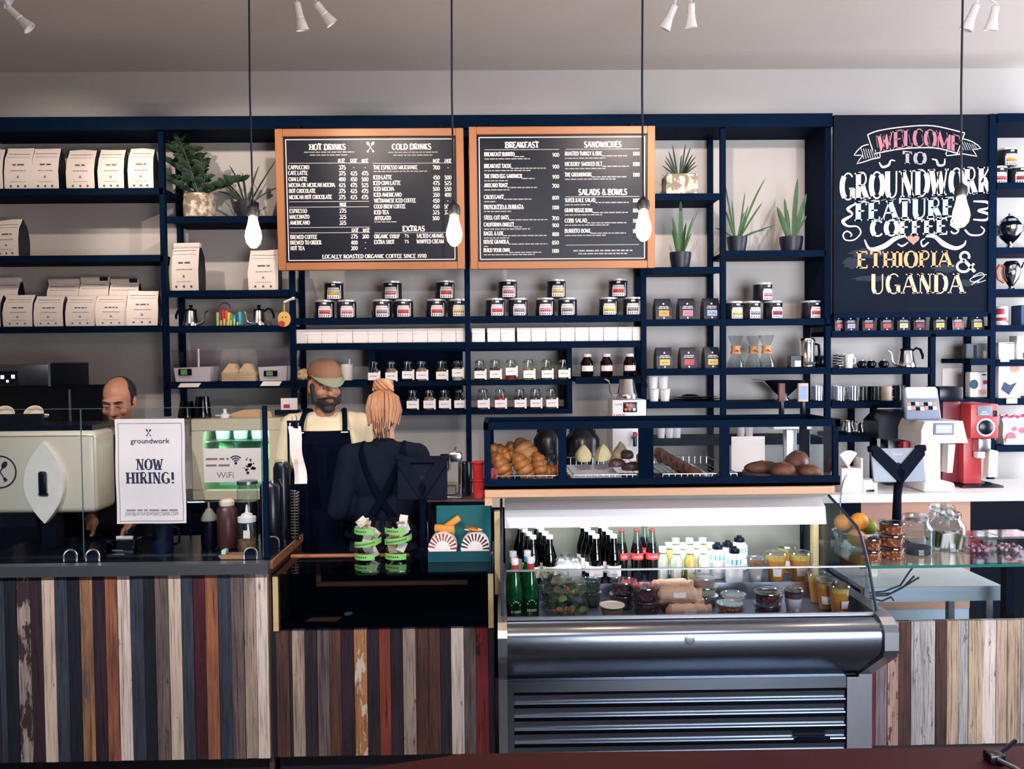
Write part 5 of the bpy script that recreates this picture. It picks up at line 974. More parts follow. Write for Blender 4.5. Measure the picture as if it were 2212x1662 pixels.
# ------------------------------------------------------------------ foreground table with sunglasses-like clip
REDW = M('red_wood', '#5c1a24', .5, spec=.2, var=.35, scale=5, st=(1, 7, 7), hx2='#40131f')
t = thing('wood_table', 'red-brown wooden table top along the bottom edge of the picture', 'table'); zT = .75
pA = Pz(1000, 1629, zT); pB = Pz(2300, 1611, zT); pC = Pz(800, 1662, zT)
poly = [(pC.x-.12, .7), (pC.x-.03, pC.y), (pA.x, pA.y), (pB.x, pB.y), (pB.x, .7)]
MB().prism(poly, zT-.045, zT, REDW, 'z').build('table_top', t)
for x, y in ((.2, 1.0), (.2, 1.9), (2.0, 1.0), (2.0, 1.9)): MB().box(x-.03, x+.03, y-.03, y+.03, 0, zT-.046, BLK2).build('leg', t)
pp = Pz(2150, 1645, zT); t = thing('clamp', 'small black metal clamp lying on the red table', 'clamp', (pp.x, pp.y, zT)); t.scale = (.7, .7, .7); MB().rbox(-.035, .02, -.03, .02, 0, .035, .006, GLB, 2).build('clamp_jaw', t); MB().tube([(0, 0, .02), (.05, .02, .034), (.1, .045, .05)], .007, GLB, 8).build('arm', t); MB().tube([(-.01, -.03, .02), (.02, -.08, .015), (.03, -.14, .012)], .009, STEEL, 8).build('screw', t)
# ------------------------------------------------------------------ pendant bulbs
BULB = M('bulb_glow', '#ffb469', em=26); BULBG = GL('bulb_glass', '#ffe3c0', .5, .02, .05); CORD = M('black_cord', '#0c1428', .6); SOCK = M('bulb_socket', '#0d1322', .45)
pd = None; Yp = 3.2
for i, (px, ys, yb2, lb) in enumerate(((547, 432, 537, 'lit pendant bulb on a black cord between coffee bag and drinks menu'), (981, 448, 533, 'lit pendant bulb on a black cord at the corner between the two menus'), (1390, 436, 522, 'lit pendant bulb on a black cord at the edge of the breakfast menu'), (2076, 404, 492, 'lit pendant bulb on a black cord before the chalkboard'))):
    zbot = Z_(px, yb2, Yp); loc = (X_(px, 490, Yp), Yp, zbot); 
    if pd is None:
        pd = thing('pendant_bulb', lb, 'pendant lamp', loc, 0, 'bare pendant bulbs'); L_ = ZC-zbot
        MB().lathe([(.001, 0), (.012, .003), (.026, .02), (.032, .045), (.029, .068), (.021, .095), (.0165, .118), (.016, .125)], BULB, n=22).build('bulb', pd)
        b = MB(); b.lathe([(.018, .122), (.023, .126), (.026, .14), (.022, .16), (.008, .172), (.004, .18)], SOCK, n=20); b.build('socket', pd)
        MB().tube([(0, 0, .178), (-.003, 0, .6), (.002, 0, 1.1), (0, 0, L_)], .0042, CORD, 6).build('cord', pd); MB().lathe([(.05, L_-.02), (.05, L_)], SOCK, n=20).build('ceiling_cup', pd)
    else:
        d = dup(pd, loc, lb); dz = ZC-zbot-L_
        for c in d.children:
            if c.name.startswith(('cord', 'ceiling')): c.location.z += dz
    pl_ = bpy.data.lights.new('bulb_light', 'POINT'); pl_.energy = 9; pl_.color = (1, .66, .38); pl_.shadow_soft_size = .03
    o = bpy.data.objects.new('bulb_light', pl_); C.objects.link(o); o.location = (loc[0], Yp-.06, zbot+.05)
# ------------------------------------------------------------------ ceiling spots
SPW = M('spot_white', '#e9e7ea', .4, var=.03); Ysp = 3.75
def head(par, base, tip):
    b = MB(); p, q = Vector(base), Vector(tip); d = (q-p).normalized(); T = Matrix.Translation(p) @ d.to_track_quat('Z', 'Y').to_matrix().to_4x4()
    L = (q-p).length; b.lathe([(.01, 0), (.016, .004), (.017, L*.1), (.0185, L*.45), (.021, L*.52), (.019, L*.56), (.021, L*.6), (.031, L), (.027, L), (.018, L*.7), (.001, L*.66)], SPW, n=18, T=T); return b.build('lamp_head', par)
def spotlight(name, loc, target, e, ang=70):
    l = bpy.data.lights.new(name, 'SPOT'); l.energy = e; l.color = (1, .94, .9) if 'room' in name else (1, .82, .67); l.spot_size = rad(ang); l.spot_blend = .6; l.shadow_soft_size = .02
    o = bpy.data.objects.new(name, l); C.objects.link(o); o.location = loc; o.rotation_euler = (Vector(target)-Vector(loc)).to_track_quat('-Z', 'Y').to_euler()
def room_spot(x, tx, e):
    o = dup(bpy.data.objects['ceiling_spotlight'], (x, .75, ZC), 'white twin ceiling spotlight hanging over the customer side', 0, 'twin ceiling spotlights')
    spotlight('room_spot_beam', (x, .8, 3.3), (tx, 3.35, .72), e, 50)
SPOTS = [(672, -2, (641, 4, 650, 60), (682, 6, 714, 46), 'white twin ceiling spotlight above the drinks menu'), (1465, -4, (1458, 10, 1437, 57), (1493, 6, 1495, 54), 'white twin ceiling spotlight above the breakfast menu'), (2125, -4, (2110, 8, 2094, 60), (2151, 12, 2148, 60), 'white twin ceiling spotlight above the chalkboard'), (2, -16, (-24, -30, 10, 2), (16, 16, 56, 56), 'white ceiling spotlight cut off in the picture corner')]
for cx, cy, h1, h2, lb in SPOTS:
    c0 = P(cx, cy-6, Ysp); t = thing('ceiling_spotlight', lb, 'spotlight', (c0.x, Ysp, ZC), 0, 'twin ceiling spotlights')
    MB().lathe([(.05, -.025), (.055, -.02), (.055, 0)], SPW, n=22).build('canopy', t); st = MB(); dz = c0.z-ZC
    st.tube([(0, 0, -.02), (0, 0, dz)], .008, SPW, 8); hb = []
    for (xa_, ya_, xb_, yb3) in (h1, h2):
        p = P(xa_, ya_, Ysp); q = P(xb_, yb3, Ysp); o3 = Vector((c0.x, Ysp, ZC)); st.tube([(0, 0, dz), p-o3+Vector((0, 0, .012)), p-o3], .0055, SPW, 6); hb.append((p-o3, q-o3+Vector((0, .03, 0))))
    st.build('arm', t)
    for p, q in hb: head(t, p, q)
    for k_, (p, q) in enumerate(hb):
        w = Vector((c0.x, Ysp, ZC)); d = (q-p).normalized(); tgt = Vector((w.x+(-.55, .5)[k_], YW, 2.5)); spotlight('spot_beam', w+q+d*.02, tgt, 30 if 'chalk' in lb else 49)
for x, tx, e in ((-2.4, -2.1, 300), (-1.1, -1.0, 300), (.2, .1, 60), (1.5, 1.3, 30)): room_spot(x, tx, e)
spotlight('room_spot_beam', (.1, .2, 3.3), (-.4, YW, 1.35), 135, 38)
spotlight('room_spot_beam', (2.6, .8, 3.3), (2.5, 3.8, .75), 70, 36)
# ------------------------------------------------------------------ espresso machine and brewer
CRM = M('cream_enamel', '#cfc8b8', .25, var=.03, coat=.3)
def at(px, py, Y): return X_(px, py, Y), Y, Z_(px, py, Y)
ym = 3.62; x0, x1, z0, z1 = RC(-130, 932, 206, 1112, ym)
t = thing('espresso_machine', 'cream espresso machine with a white eye-shaped panel on the long counter', 'espresso machine')
MB().rbox(x0, x1, ym, ym+.2, z0, z1, .03, CRM, 4).build('body', t)
cx, _, cz = at(100, 1042, ym); hw, hh = .088, .182; pts = []
for s in (1, -1):
    for i in range(15):
        u = -1+2*i/14; pts.append((cx+s*hw*(1-u*u), cz+s*hh*u))
MB().prism(pts, ym-.022, ym+.01, M('white_enamel', '#e4e0da', .2, coat=.4), 'y').build('eye_panel', t)
b = MB(); b.rbox(cx-.017, cx+.017, ym-.04, ym-.02, cz-.05, cz+.052, .012, GLB, 3); b.rbox(cx-.021, cx+.021, ym-.034, ym-.02, cz-.056, cz-.044, .004, GLB, 1); b.build('latch', t)
b = MB(); lx, _, lz = at(0, 1020, ym); disc(b, lx, lz, .074, INK, ym-.0012, 40, .067); spoons(b, lx, lz, .052, INK, ym-.0012); b.build('emblem', t)
MB().box(x0, x1-.02, ym+.02, ym+.3, z1+.0, z1+.022, GLB).box(x0, X_(85, 915, ym), ym+.02, ym+.04, z1+.022, z1+.075, GLB).build('cup_tray', t)
b = MB(); b.box(x0, X_(80, 1130, ym), ym-.01, ym+.25, z0-.055, z0-.001, GLB); b.build('drip_tray', t)
for px in (100, -90): x = X_(px, 1160, ym); MB().box(x-.03, x+.03, ym+.02, ym+.1, zL+.001, z0, GLB).build('leg', t)
MB().rbox(x0, x1-.06, ym+.2, ym+.3, z0, z1, .02, GLB, 2).build('rear_body', t)
for i, (px, py, lb) in enumerate(((14, 916, 'cream coffee cup lying tilted on the machine top at the cut edge'), (80, 912, 'cream coffee cup lying tilted on the machine top near the glass pane'))):
    x, y, z = at(px, py, ym+.12); t = thing('coffee_cup', lb, 'cup', (x, y, z1+.05), 0, 'cream cups on the machine'); t.rotation_euler = (rad(60), 0, rad(20-10*i))
    b = MB().lathe([(.02, 0), (.035, .02), (.042, .045), (.039, .045), (.03, .02), (.001, .006)], CREAM, n=22); b.build('cup_body', t); MB().tube([(.038, 0, .036), (.058, 0, .03), (.05, 0, .012), (.03, 0, .012)], .004, CREAM, 6).build('handle', t)
b = MB(); b.grid(lambda u, v: (-.05+.1*u+.02*v, .0+.05*v, .004+.045*sin(pi*u)*(.4+.6*v)), 8, 6, M('blue_cloth', '#1f5f94', .9, var=.3)); b.grid(lambda u, v: (-.05+.1*u, 0, .001+(.003+.018*sin(pi*u))*v), 8, 1, M('blue_cloth', '#1f5f94'))
tag(b.build('folded_cloth'), 'blue cloth on the espresso machine between the two tilted cups', 'cloth', loc=(X_(46, 920, ym+.1), ym+.1, z1+.023))
yb3 = 4.44; t = thing('coffee_brewer', 'steel and black coffee brewer on the dark back counter', 'coffee brewer'); x0, x1, z0, z1 = RC(-140, 787, 106, 836, yb3)
BST = M('brewer_steel', '#777c88', .35, 1, .08, 30); MB().rbox(x0, x1, yb3, yb3+.4, z0, z1, .01, BST, 2).build('head', t); MB().box(x1-.001, x1+.008, yb3+.0, yb3+.41, z0, z1+.004, GLB).box(x1-.004, x1+.009, yb3-.004, yb3+.0, z0, z1+.006, CLITE).box(x1-.004, x1+.01, yb3, yb3+.41, z1+.003, z1+.008, CLITE).build('side_cover', t)
MB().box(x0, x1+.15, yb3+.28, yb3+.42, zB_, z0-.001, GLB).build('rear_body', t); MB().box(x0, x1+.15, yb3+.02, yb3+.28, zB_, zB_+.03, GLB).build('base', t); b = MB(); xx = X_(146, 880, yb3); MB().box(xx-.004, xx+.004, yb3+.02, yb3+.03, zB_+.03, z0-.02, CLITE).build('edge_rod', t)
xa, xb, za, zb_ = RC(-6, 802, 39, 831, yb3); MB().box(xa, xb, yb3-.004, yb3+.001, za, zb_, GLB).build('control_panel', t); b = MB(); LED = M('panel_light', '#e8eef4', em=1.5)
for px, py, w in ((5, 815, .009), (28, 814, .009), (16, 824, .006)): q = at(px, py, yb3-.005); b.box(q[0]-w, q[0]+w, yb3-.006, yb3-.004, q[2]-w*1.1, q[2]+w*1.1, LED)
b.build('panel_lights', t)
x, y, z = at(30, 905, yb3+.1); t = thing('coffee_carafe', 'dark glass carafe with white collar under the steel brewer', 'carafe', (x, yb3+.12, zB_+.031)); MB().lathe([(.04, 0), (.05, .01), (.046, .09), (.03, .125)], GL('brown_glass', '#4a2f35', .8), n=22).build('carafe_glass', t); MB().lathe([(.031, .124), (.033, .16), (.03, .165), (.001, .165)], WHITE, n=20).build('collar', t); MB().lathe([(.036, .003), (.046, .012), (.042, .08), (.001, .085)], M('coffee', '#24161a', .3), n=18).build('contents', t)
# ------------------------------------------------------------------ hiring sign
Y = 3.405; x0, x1, z0, z1 = RC(251, 905, 401, 1131, Y); Wd, Hh = x1-x0, z1-z0
t = thing('hiring_sign', 'white paper sign reading NOW HIRING taped to the counter glass', 'sign', (x0, Y, z0)); SGN = M('sign_paper', '#c2c1c9', .8, var=.03)
fy_ = lambda x, z: .006*sin(3*pi*z/Hh)*.5+.004*sin(2*x/Wd*pi)
b = MB(); b.grid(lambda u, v: (u*Wd+(.012*v*0), fy_(u*Wd, v*Hh)-.004, v*Hh), 8, 12, SGN); b.grid(lambda u, v: (u*Wd, fy_(u*Wd, v*Hh)-.0034, v*Hh), 8, 12, SGN); b.build('paper', t)
def lay(mb):
    mb.v = [Vector((v.x, fy_(v.x, v.z)-.0055, v.z)) for v in mb.v]; return mb
ks = Wd/150; sz = lambda py: (1131-py)*ks
b = MB()
for (a, c, d, e) in ((6, 144, 5, 6.2), (6, 144, 218, 219.2), (6, 7.2, 5, 219), (143, 144.2, 5, 219)): b.grid(lambda u, v: ((a+(c-a)*u)*ks, 0, (d+(e-d)*v)*ks), 16, 24, GREYINK)
lay(b).build('border', t)
b = MB(); T_(b, 'NOW', 74*ks, sz(1013), 23*ks, INK, w=57*ks, th=.21, tn=.09, serif=.07, sp=.22, al='c'); T_(b, 'HIRING!', 75*ks, sz(1043), 24*ks, INK, w=103*ks, th=.21, tn=.09, serif=.07, sp=.24, al='c'); lay(b).build('headline', t)
b = MB(); FT(b, 'groundwork', 75*ks, sz(956), 11*ks, INK, w=86*ks, off=.006); spoons(b, 72*ks, sz(933), 9*ks, INK, 0); lay(b).build('logo', t)
b = MB(); bars(b, 20*ks, 132*ks, sz(1104), 4*ks, GREYINK); FT(b, 'JOBS@GROUNDWORKCOFFEE.COM', 75*ks, sz(1113), 7*ks, GREYINK, w=116*ks); lay(b).build('contact_line', t)
# ------------------------------------------------------------------ small fridge with its sign, cups on top
Y = 4.40; FRB = M('fridge_beige', '#c4b9a2', .45, var=.04); MINT = M('fridge_liner', '#cfeee2', .5, var=.03); x0, x1, z0, z1 = RC(414, 905, 607, 1075, Y); z0 = zB_+.012
t = thing('counter_fridge', 'small glass-door fridge glowing mint green behind the hiring sign', 'fridge'); fw_ = .065; dp = .36
b = MB(); b.box(x0, x1, Y+.04, Y+dp, z0, z0+.03, FRB); b.box(x0, x1, Y+.04, Y+dp, z1-.03, z1, FRB); b.box(x0, x0+.03, Y+.04, Y+dp, z0+.03, z1-.03, FRB); b.box(x1-.03, x1, Y+.04, Y+dp, z0+.03, z1-.03, FRB); b.box(x0+.03, x1-.03, Y+dp-.02, Y+dp, z0+.03, z1-.03, MINT); b.build('cabinet', t)
b = MB()
for (p, q, r, s) in ((x0, x1, z0, z0+fw_*.85), (x0, x1, z1-fw_, z1), (x0, x0+fw_, z0+fw_*.85, z1-fw_), (x1-fw_, x1, z0+fw_*.85, z1-fw_)): b.rbox(p, q, Y, Y+.038, r, s, .004, FRB, 1)
d = b.build('door', t); MB().box(x0+fw_, x1-fw_, Y+.012, Y+.016, z0+fw_*.85, z1-fw_, GL('mint_glass', '#dff4ec', .4, .01, .03)).build('door_glass', d)
for zz in (z0+.2, z0+.31): MB().box(x0+.03, x1-.03, Y+.06, Y+dp-.02, zz, zz+.006, CLITE).build('shelf', t)
for i in range(4): MB().lathe([(.018, .001), (.03, .004)], FRB, (x0+.04+(i % 2)*(x1-x0-.08), Y+.07+.24*(i//2), zB_+.0)).build('foot', t) if 0 else None
MB().box(x0+.03, x1-.03, Y+.06, Y+dp-.04, zB_, z0, BLK2).build('base', t)
FL = M('fridge_lamp', '#d3f7e8', em=45); MB().tube([(x0+.07, Y+.06, z1-.05), (x1-.07, Y+.06, z1-.05)], .008, FL, 8).build('lamp_tube', t)
for xx in (x0+.045, x1-.045): MB().tube([(xx, Y+.055, z0+.05), (xx, Y+.055, z1-.05)], .008, FL, 8).build('lamp_tube', t)
tb = None
for i, (xx, zz, hx) in enumerate(((x0+.11, z0+.317, 0), (x0+.21, z0+.317, 0), (x0+.31, z0+.317, 0), (x0+.4, z0+.317, 0), (x0+.36, z0+.207, 1), (x0+.13, z0+.207, 1), (x0+.41, z0+.031, 2))):
    b = MB().lathe([(.036, 0), (.042, .07), (.043, .075), (.03, .088), (.001, .09)], (WHITE, M('pale_green_tub', '#a8d4a2', .5), M('green_carton', '#7fb98a', .5))[hx], n=18); tag(b.build('dairy_tub'), ['white tub inside the fridge, first on its upper shelf', 'white tub inside the fridge, second on its upper shelf', 'white tub inside the fridge, third on its upper shelf', 'white tub inside the fridge, last on its upper shelf', 'pale green tub on the middle fridge shelf by the door edge', 'pale green tub on the middle fridge shelf behind the wifi sign', 'green tub standing on the fridge floor'][i], 'tub', 'tubs in the small fridge', (xx, Y+.18, zz+.001))
Ys = 4.385; xa, xb, za, zb_ = RC(440, 969, 564, 1042, Ys); t = thing('wifi_sign', 'white card with a wifi symbol taped on the fridge door', 'sign', (xa, Ys, za)); Wd, Hh = xb-xa, zb_-za
MB().box(0, Wd, 0, .003, 0, Hh, PAPER).build('card', t); b = MB(); cx, cz = Wd*.56, Hh*.56; disc(b, cx, cz, .008, INK, -.0008, 12)
for r_ in (.018, .03, .042):
    pts = [(cx+q*sin(rad(a)), -.0008, cz+q*cos(rad(a))) for q in (r_, r_-.007) for a in range(-45, 46, 9)]; b.add(pts, [(i, i+1, 12+i, 11+i) for i in range(10)], INK)
b.build('wifi_symbol', t); b = MB(); FT(b, 'WiFi', Wd*.37, Hh*.12, .034, GREYINK, -.0008); bars(b, Wd*.04, Wd*.44, Hh*.66, .011, GREYINK, -.0008); bars(b, Wd*.04, Wd*.45, Hh*.47, .011, GREYINK, -.0008); b.build('lettering', t)
b = MB(); r_ = random.Random(4)
for i in range(26): a = r_.uniform(0, 2*pi); q = r_.uniform(0, 1); disc(b, Wd*.8+.035*q*cos(a), Hh*.5+.05*q*sin(a), r_.uniform(.003, .009), INK, -.0008, 7)
b.build('ink_drawing', t)
BC = GL('smoky_plastic', '#39414f', .6, .05, .06); cu = None
for i, (px, y0, y1, lb) in enumerate(((404, 868, 906, 'smoky plastic tumbler upside down on the fridge corner'), (438, 857, 906, 'taller smoky plastic tumbler stack upside down on the fridge'))):
    x, _, z = at(px, 906, Y+.1); h = Z_(px, y0, Y+.1)-z1; t = thing('tumbler', lb, 'tumbler', (x, Y+.1, z1), 0, 'smoky tumblers'); MB().lathe([(.046, 0), (.047, .01), (.034, h), (.001, h)], BC, n=20).build('tumbler_body', t); MB().lathe([(.047, 0), (.05, .004), (.047, .012)], GLASS, n=20, cap=False).build('rim', t)
x, _, z = at(537, 905, Y+.12); b = MB().prism([(-.11, 0), (.13, 0), (.12, .03), (.05, .045), (-.03, .04), (-.1, .02)], 0, .015, M('tan_board', '#c79f74', .6)); tag(b.build('cutting_board'), 'small tan wooden board standing on top of the fridge', 'board', loc=(x, Y+.12, z1))
x, _, z = at(486, 905, Y+.08); t = thing('syrup_pump', 'white pump bottle with pale blue cap on top of the fridge', 'pump bottle', (x, Y+.08, z1)); MB().lathe([(.022, 0), (.024, .02), (.01, .028), (.008, .045), (.014, .05), (.001, .052)], WHITE, n=14).build('pump_body', t); MB().box(-.05, .03, -.006, .006, .01, .018, M('pale_blue_cap', '#9cd0dc', .5)).build('pump_arm', t)
x, _, z = at(608, 885, 4.3); t = thing('card_holder', 'black holder with white and red cards beside the fridge', 'card holder', (X_(616, 900, 4.56)+.04, 4.56, zB_)); zt = Z_(608, 897, 4.56)-zB_; MB().box(-.01, .01, -.01, .01, 0, zt, BLK).box(-.09, .05, -.03, .03, zt, zt+.03, GLB).build('holder_body', t); MB().box(-.06, .03, -.01, .0, zt+.03, zt+.095, PAPER).build('card', t); b = MB(); b.box(-.045, -.01, -.0115, -.01, zt+.04, zt+.06, RD); b.build('card_print', t)
# ------------------------------------------------------------------ things on the long counter
def on(px, Y, z): return (X_(px, 1150, Y), Y, z+.0005)
BRB = M('sauce_brown', '#4c2b2c', .35, var=.15); t = thing('sauce_bottle', 'brown sauce bottle with white ring cap behind the squeeze bottle', 'bottle', on(491, 3.62, zL)); h = Z_(491, 1092, 3.62)-zL
MB().lathe([(.04, 0), (.044, .008), (.044, h*.9), (.03, h)], BRB, n=24).build('bottle_body', t); MB().lathe([(.032, h), (.034, h+.018), (.022, h+.028), (.012, h+.028), (.012, h+.02), (.001, h+.02)], CREAM, n=20).build('cap', t)
t = thing('squeeze_bottle', 'clear squeeze bottle with white nozzle half full of amber syrup', 'bottle', on(534, 3.52, zL)); s = (Z_(534, 1091, 3.52)-zL)/.2
MB().lathe([(.034*s, 0), (.036*s, .006*s), (.036*s, .125*s), (.034*s, .13*s)], GL('frosted_plastic', '#dfe6e6', .4, .2, .2), n=22).build('bottle_body', t); MB().lathe([(.032*s, .003*s), (.0345*s, .008*s), (.0345*s, .055*s), (.001, .056*s)], M('amber_syrup', '#b07a4e', .3), n=20).build('contents', t)
MB().lathe([(.037*s, .13*s), (.037*s, .15*s), (.024*s, .154*s), (.022*s, .162*s), (.007*s, .168*s), (.003*s, .2*s), (.001, .2*s)], WHITE, n=20).build('nozzle_cap', t); MB().box(-.004, .024, -.0395*s, -.0375*s, .068*s, .1*s, PAPER).build('bottle_label', t)
t = thing('funnel_bottle', 'black bottle with a pale dome lid beside the brown sauce bottle', 'bottle', on(452, 3.66, zL)); h = Z_(452, 1124, 3.66)-zL; MB().lathe([(.034, 0), (.036, .01), (.036, h)], GLB, n=20).build('bottle_body', t); MB().lathe([(.036, h), (.036, h+.012), (.012, h+.05), (.005, h+.055), (.004, h+.08), (.001, h+.08)], M('pale_dome', '#a8a49a', .5), n=20).build('dome_lid', t)
t = thing('serving_tray', 'small wooden tray under the squeeze bottle edge with a mint tin', 'tray', on(508, 3.44, zL)); MB().prism([(-.05, 0), (.05, 0), (.062, .014), (-.062, .014)], -.035, .035, M('tray_wood', '#8b6a52', .6)).build('tray_body', t); MB().rbox(-.055, -.035, -.02, .02, .0145, .035, .003, M('mint_tin', '#a9d8c6', .4), 1).build('mint_tin', t)
t = thing('storage_jar', 'clear jar half full of dark coffee behind the squeeze bottle', 'jar', on(536, 3.76, zL)); h = Z_(536, 1046, 3.76)-zL; MB().lathe([(.044, 0), (.047, .01), (.047, h*.9), (.04, h*.95), (.042, h)], GLASS, n=22).build('jar_glass', t); MB().lathe([(.043, .002), (.0445, .01), (.0445, h*.7), (.001, h*.7)], M('dark_coffee', '#14151f', .3), n=20).build('contents', t); MB().lathe([(.046, h), (.046, h+.015), (.001, h+.016)], CLITE, n=20).build('lid', t)
for i, (px, Y, y0, r_, lb) in enumerate(((588, 3.72, 1042, .052, 'tall black canister on the counter just behind the guard post'), (612, 3.86, 1000, .042, 'tall black canister near the bearded man forearm'))):
    h = Z_(px, y0, Y)-zL; t = thing('canister', lb, 'canister', on(px, Y-.0, zL), 0, 'black canisters'); MB().lathe([(r_*.95, 0), (r_, .01), (r_, h*.93), (r_*.8, h)], GLB, n=22).build('canister_body', t); MB().lathe([(r_*.82, h), (r_*.8, h+.012), (.001, h+.014)], GLASS, n=20).build('lid', t)
t = thing('wire_whisk', 'upright coiled wire rack next to the bearded man', 'wire rack', on(637, 3.78, zL)); h = Z_(637, 1062, 3.78)-zL; MB().tube([(.022*cos(i*.7), .022*sin(i*.7), .004+h*i/150) for i in range(151)], .0022, CHROME, 5).build('wire_coil', t); MB().tube([(0, 0, 0), (0, 0, h*1.02)], .003, CHROME, 6).build('rod', t); MB().lathe([(.026, 0), (.026, .004), (.001, .004)], GLB, n=16).build('base', t)
t = thing('order_rail', 'long white paper slip hanging from a black binder clip rail', 'order slip', (X_(636, 920, 3.86), 3.86, zL)); zt = Z_(636, 912, 3.86)-zL; MB().tube([(-.035, .02, 0), (-.035, .02, zt)], .006, BLK, 6).tube([(-.04, .02, zt), (.03, .02, zt)], .006, BLK, 6).build('stand', t)
b = MB(); hh = Z_(636, 920, 3.86)-Z_(640, 1045, 3.86); b.grid(lambda u, v: (-.03+.058*u+.025*(1-v)+.004*sin(9*v), .0+.01*sin(5*v+u), zt-.02-hh*(1-v)), 4, 14, PAPER); b.grid(lambda u, v: (-.03+.058*u+.025*(1-v)+.004*sin(9*v), .0015+.01*sin(5*v+u), zt-.02-hh*(1-v)), 4, 14, PAPER); b.build('paper_slip', t)
b = MB(); b.prism([(-.02, zt-.03), (.02, zt-.03), (.012, zt+.004), (-.012, zt+.004)], -.008, .012, GLB); b.tube([(-.012, 0, zt), (-.008, 0, zt+.03), (.008, 0, zt+.03), (.012, 0, zt)], .0025, CHROME, 5); b.build('binder_clip', t)
t = thing('card_box', 'low clear box of cards on the counter beneath the hiring sign', 'box', on(268, 3.5, zL)); MB().rbox(-.06, .06, -.04, .04, 0, .075, .004, GL('smoky_clear', '#5a6270', .6, .05, .06), 1).build('box_body', t); b = MB(); b.box(-.03, .04, -.01, .0, .01, .085, PAPER); b.box(-.045, .02, -.046, -.044, .012, .018, CHROME); b.box(-.035, .015, -.046, -.044, .03, .035, CHROME); b.build('cards', t)
t = thing('milk_jug', 'dark blue-black jug on the counter below the hiring sign', 'jug', on(352, 3.56, zL)); MB().lathe([(.042, 0), (.045, .01), (.043, .11), (.046, .13), (.043, .13), (.04, .01), (.001, .01)], M('navy_jug', '#101f3c', .3), n=22).build('jug_body', t); MB().tube([(.043, 0, .11), (.07, 0, .1), (.07, 0, .04), (.044, 0, .03)], .006, GLB, 6).build('handle', t)
t = thing('steel_rail', 'thin steel bar running above the bottles on the counter', 'rail', (0, 0, 0)); q = at(406, 1086, 3.95); q2 = at(520, 1084, 3.95); MB().tube([q, q2], .006, CHROME, 8).build('bar', t); MB().tube([(q[0]+.01, 3.95, zL-.0), (q[0]+.01, 3.95, q[2])], .006, BLK, 6).build('upright', t); MB().tube([(q2[0]-.01, 3.95, zL), (q2[0]-.01, 3.95, q2[2])], .006, BLK, 6).build('upright', t)
# ------------------------------------------------------------------ middle counter
GBD = M('lime_band', '#7fc36a', .6, var=.12); gc = None
for i, (px, lb) in enumerate(((796, 'clear cup of tea bags with three lime green bands, farther from the teal tray'), (861, 'clear cup of tea bags with three lime green bands, closer to the teal tray'))):
    t = thing('tip_cup', lb, 'cup', (X_(px, 1200, 3.57), 3.57, zM+.0005), .1*i, 'lime banded cups'); r_, h = .058, .178
    MB().lathe([(r_*.9, 0), (r_*.92, .004), (r_*1.02, h), (r_*1.0, h)], GLASS, n=26).build('cup_glass', t); b = MB()
    for (zz, w_, a0, a1, sl) in ((.01, .026, -165, -55, 0), (.058+.012*i, .026, -170, -10, .022), (.122, .026, -165, -60, 0)): b.grid(lambda u, v: ((r_*1.02+.0015)*cos(rad(a0+(a1-a0)*u)), (r_*1.02+.0015)*sin(rad(a0+(a1-a0)*u)), zz+w_*v+sl*u), 14, 1, GBD); bars_ = 0
    for (zz, a0, a1, sl) in ((.02, -140, -80, 0), (.068+.012*i, -150, -50, .018), (.132, -140, -85, 0)):
        for k_ in range(int((a1-a0)/9)): a = a0+9*k_; u0 = k_/((a1-a0)/9); b.grid(lambda u, v: ((r_*1.02+.0025)*cos(rad(a+6*u)), (r_*1.02+.0025)*sin(rad(a+6*u)), zz+.007*v+sl*u0), 2, 1, M('dark_green_print', '#2f5f3a', .7))
    b.build('green_band', t); b = MB(); rr = random.Random(i)
    for k_ in range(14):
        T = Matrix.Translation((rr.uniform(-.03, .03), rr.uniform(-.03, .03), .03+.012*k_*.9)) @ Matrix.Rotation(rr.uniform(-.7, .7), 4, 'X') @ Matrix.Rotation(rr.uniform(-1, 1), 4, 'Y'); b.box(-.018, .018, -.002, .002, -.022, .022, (PAPER, CREAM, SAND)[k_ % 3], T)
    b.build('tea_bags', t)
TEAL = M('teal_acrylic', '#0f4653', .3, var=.1); t = thing('teal_tray', 'teal open tray on the glass top holding fan-decorated cups', 'tray'); Y = 3.5; x0, x1 = X_(924, 1190, Y), X_(1060, 1190, Y); zt = Z_(990, 1192, Y)
b = MB(); b.box(x0, x1, Y, Y+.13, zM+.001, zM+.008, TEAL); b.box(x0, x1, Y, Y+.006, zM+.008, zt, TEAL); b.box(x0, x0+.006, Y+.006, Y+.13, zM+.008, zt, TEAL); b.box(x1-.006, x1, Y+.006, Y+.13, zM+.008, zt, TEAL); b.build('tray_body', t); zz = Z_(990, 1092, Y+.13); MB().box(x0+.03, x1, Y+.124, Y+.13, zM+.008, zz, M('teal_back', '#0f5a63', .35, var=.15)).build('back_panel', t); MB().box((x0+x1)/2-.004, (x0+x1)/2+.004, Y+.006, Y+.12, zM+.008, zt, TEAL).build('divider', t)
fn = [M('fan_white', '#e9dcdc', .7), M('fan_red', '#8d3a34', .7), M('fan_plum', '#3a2434', .7)]
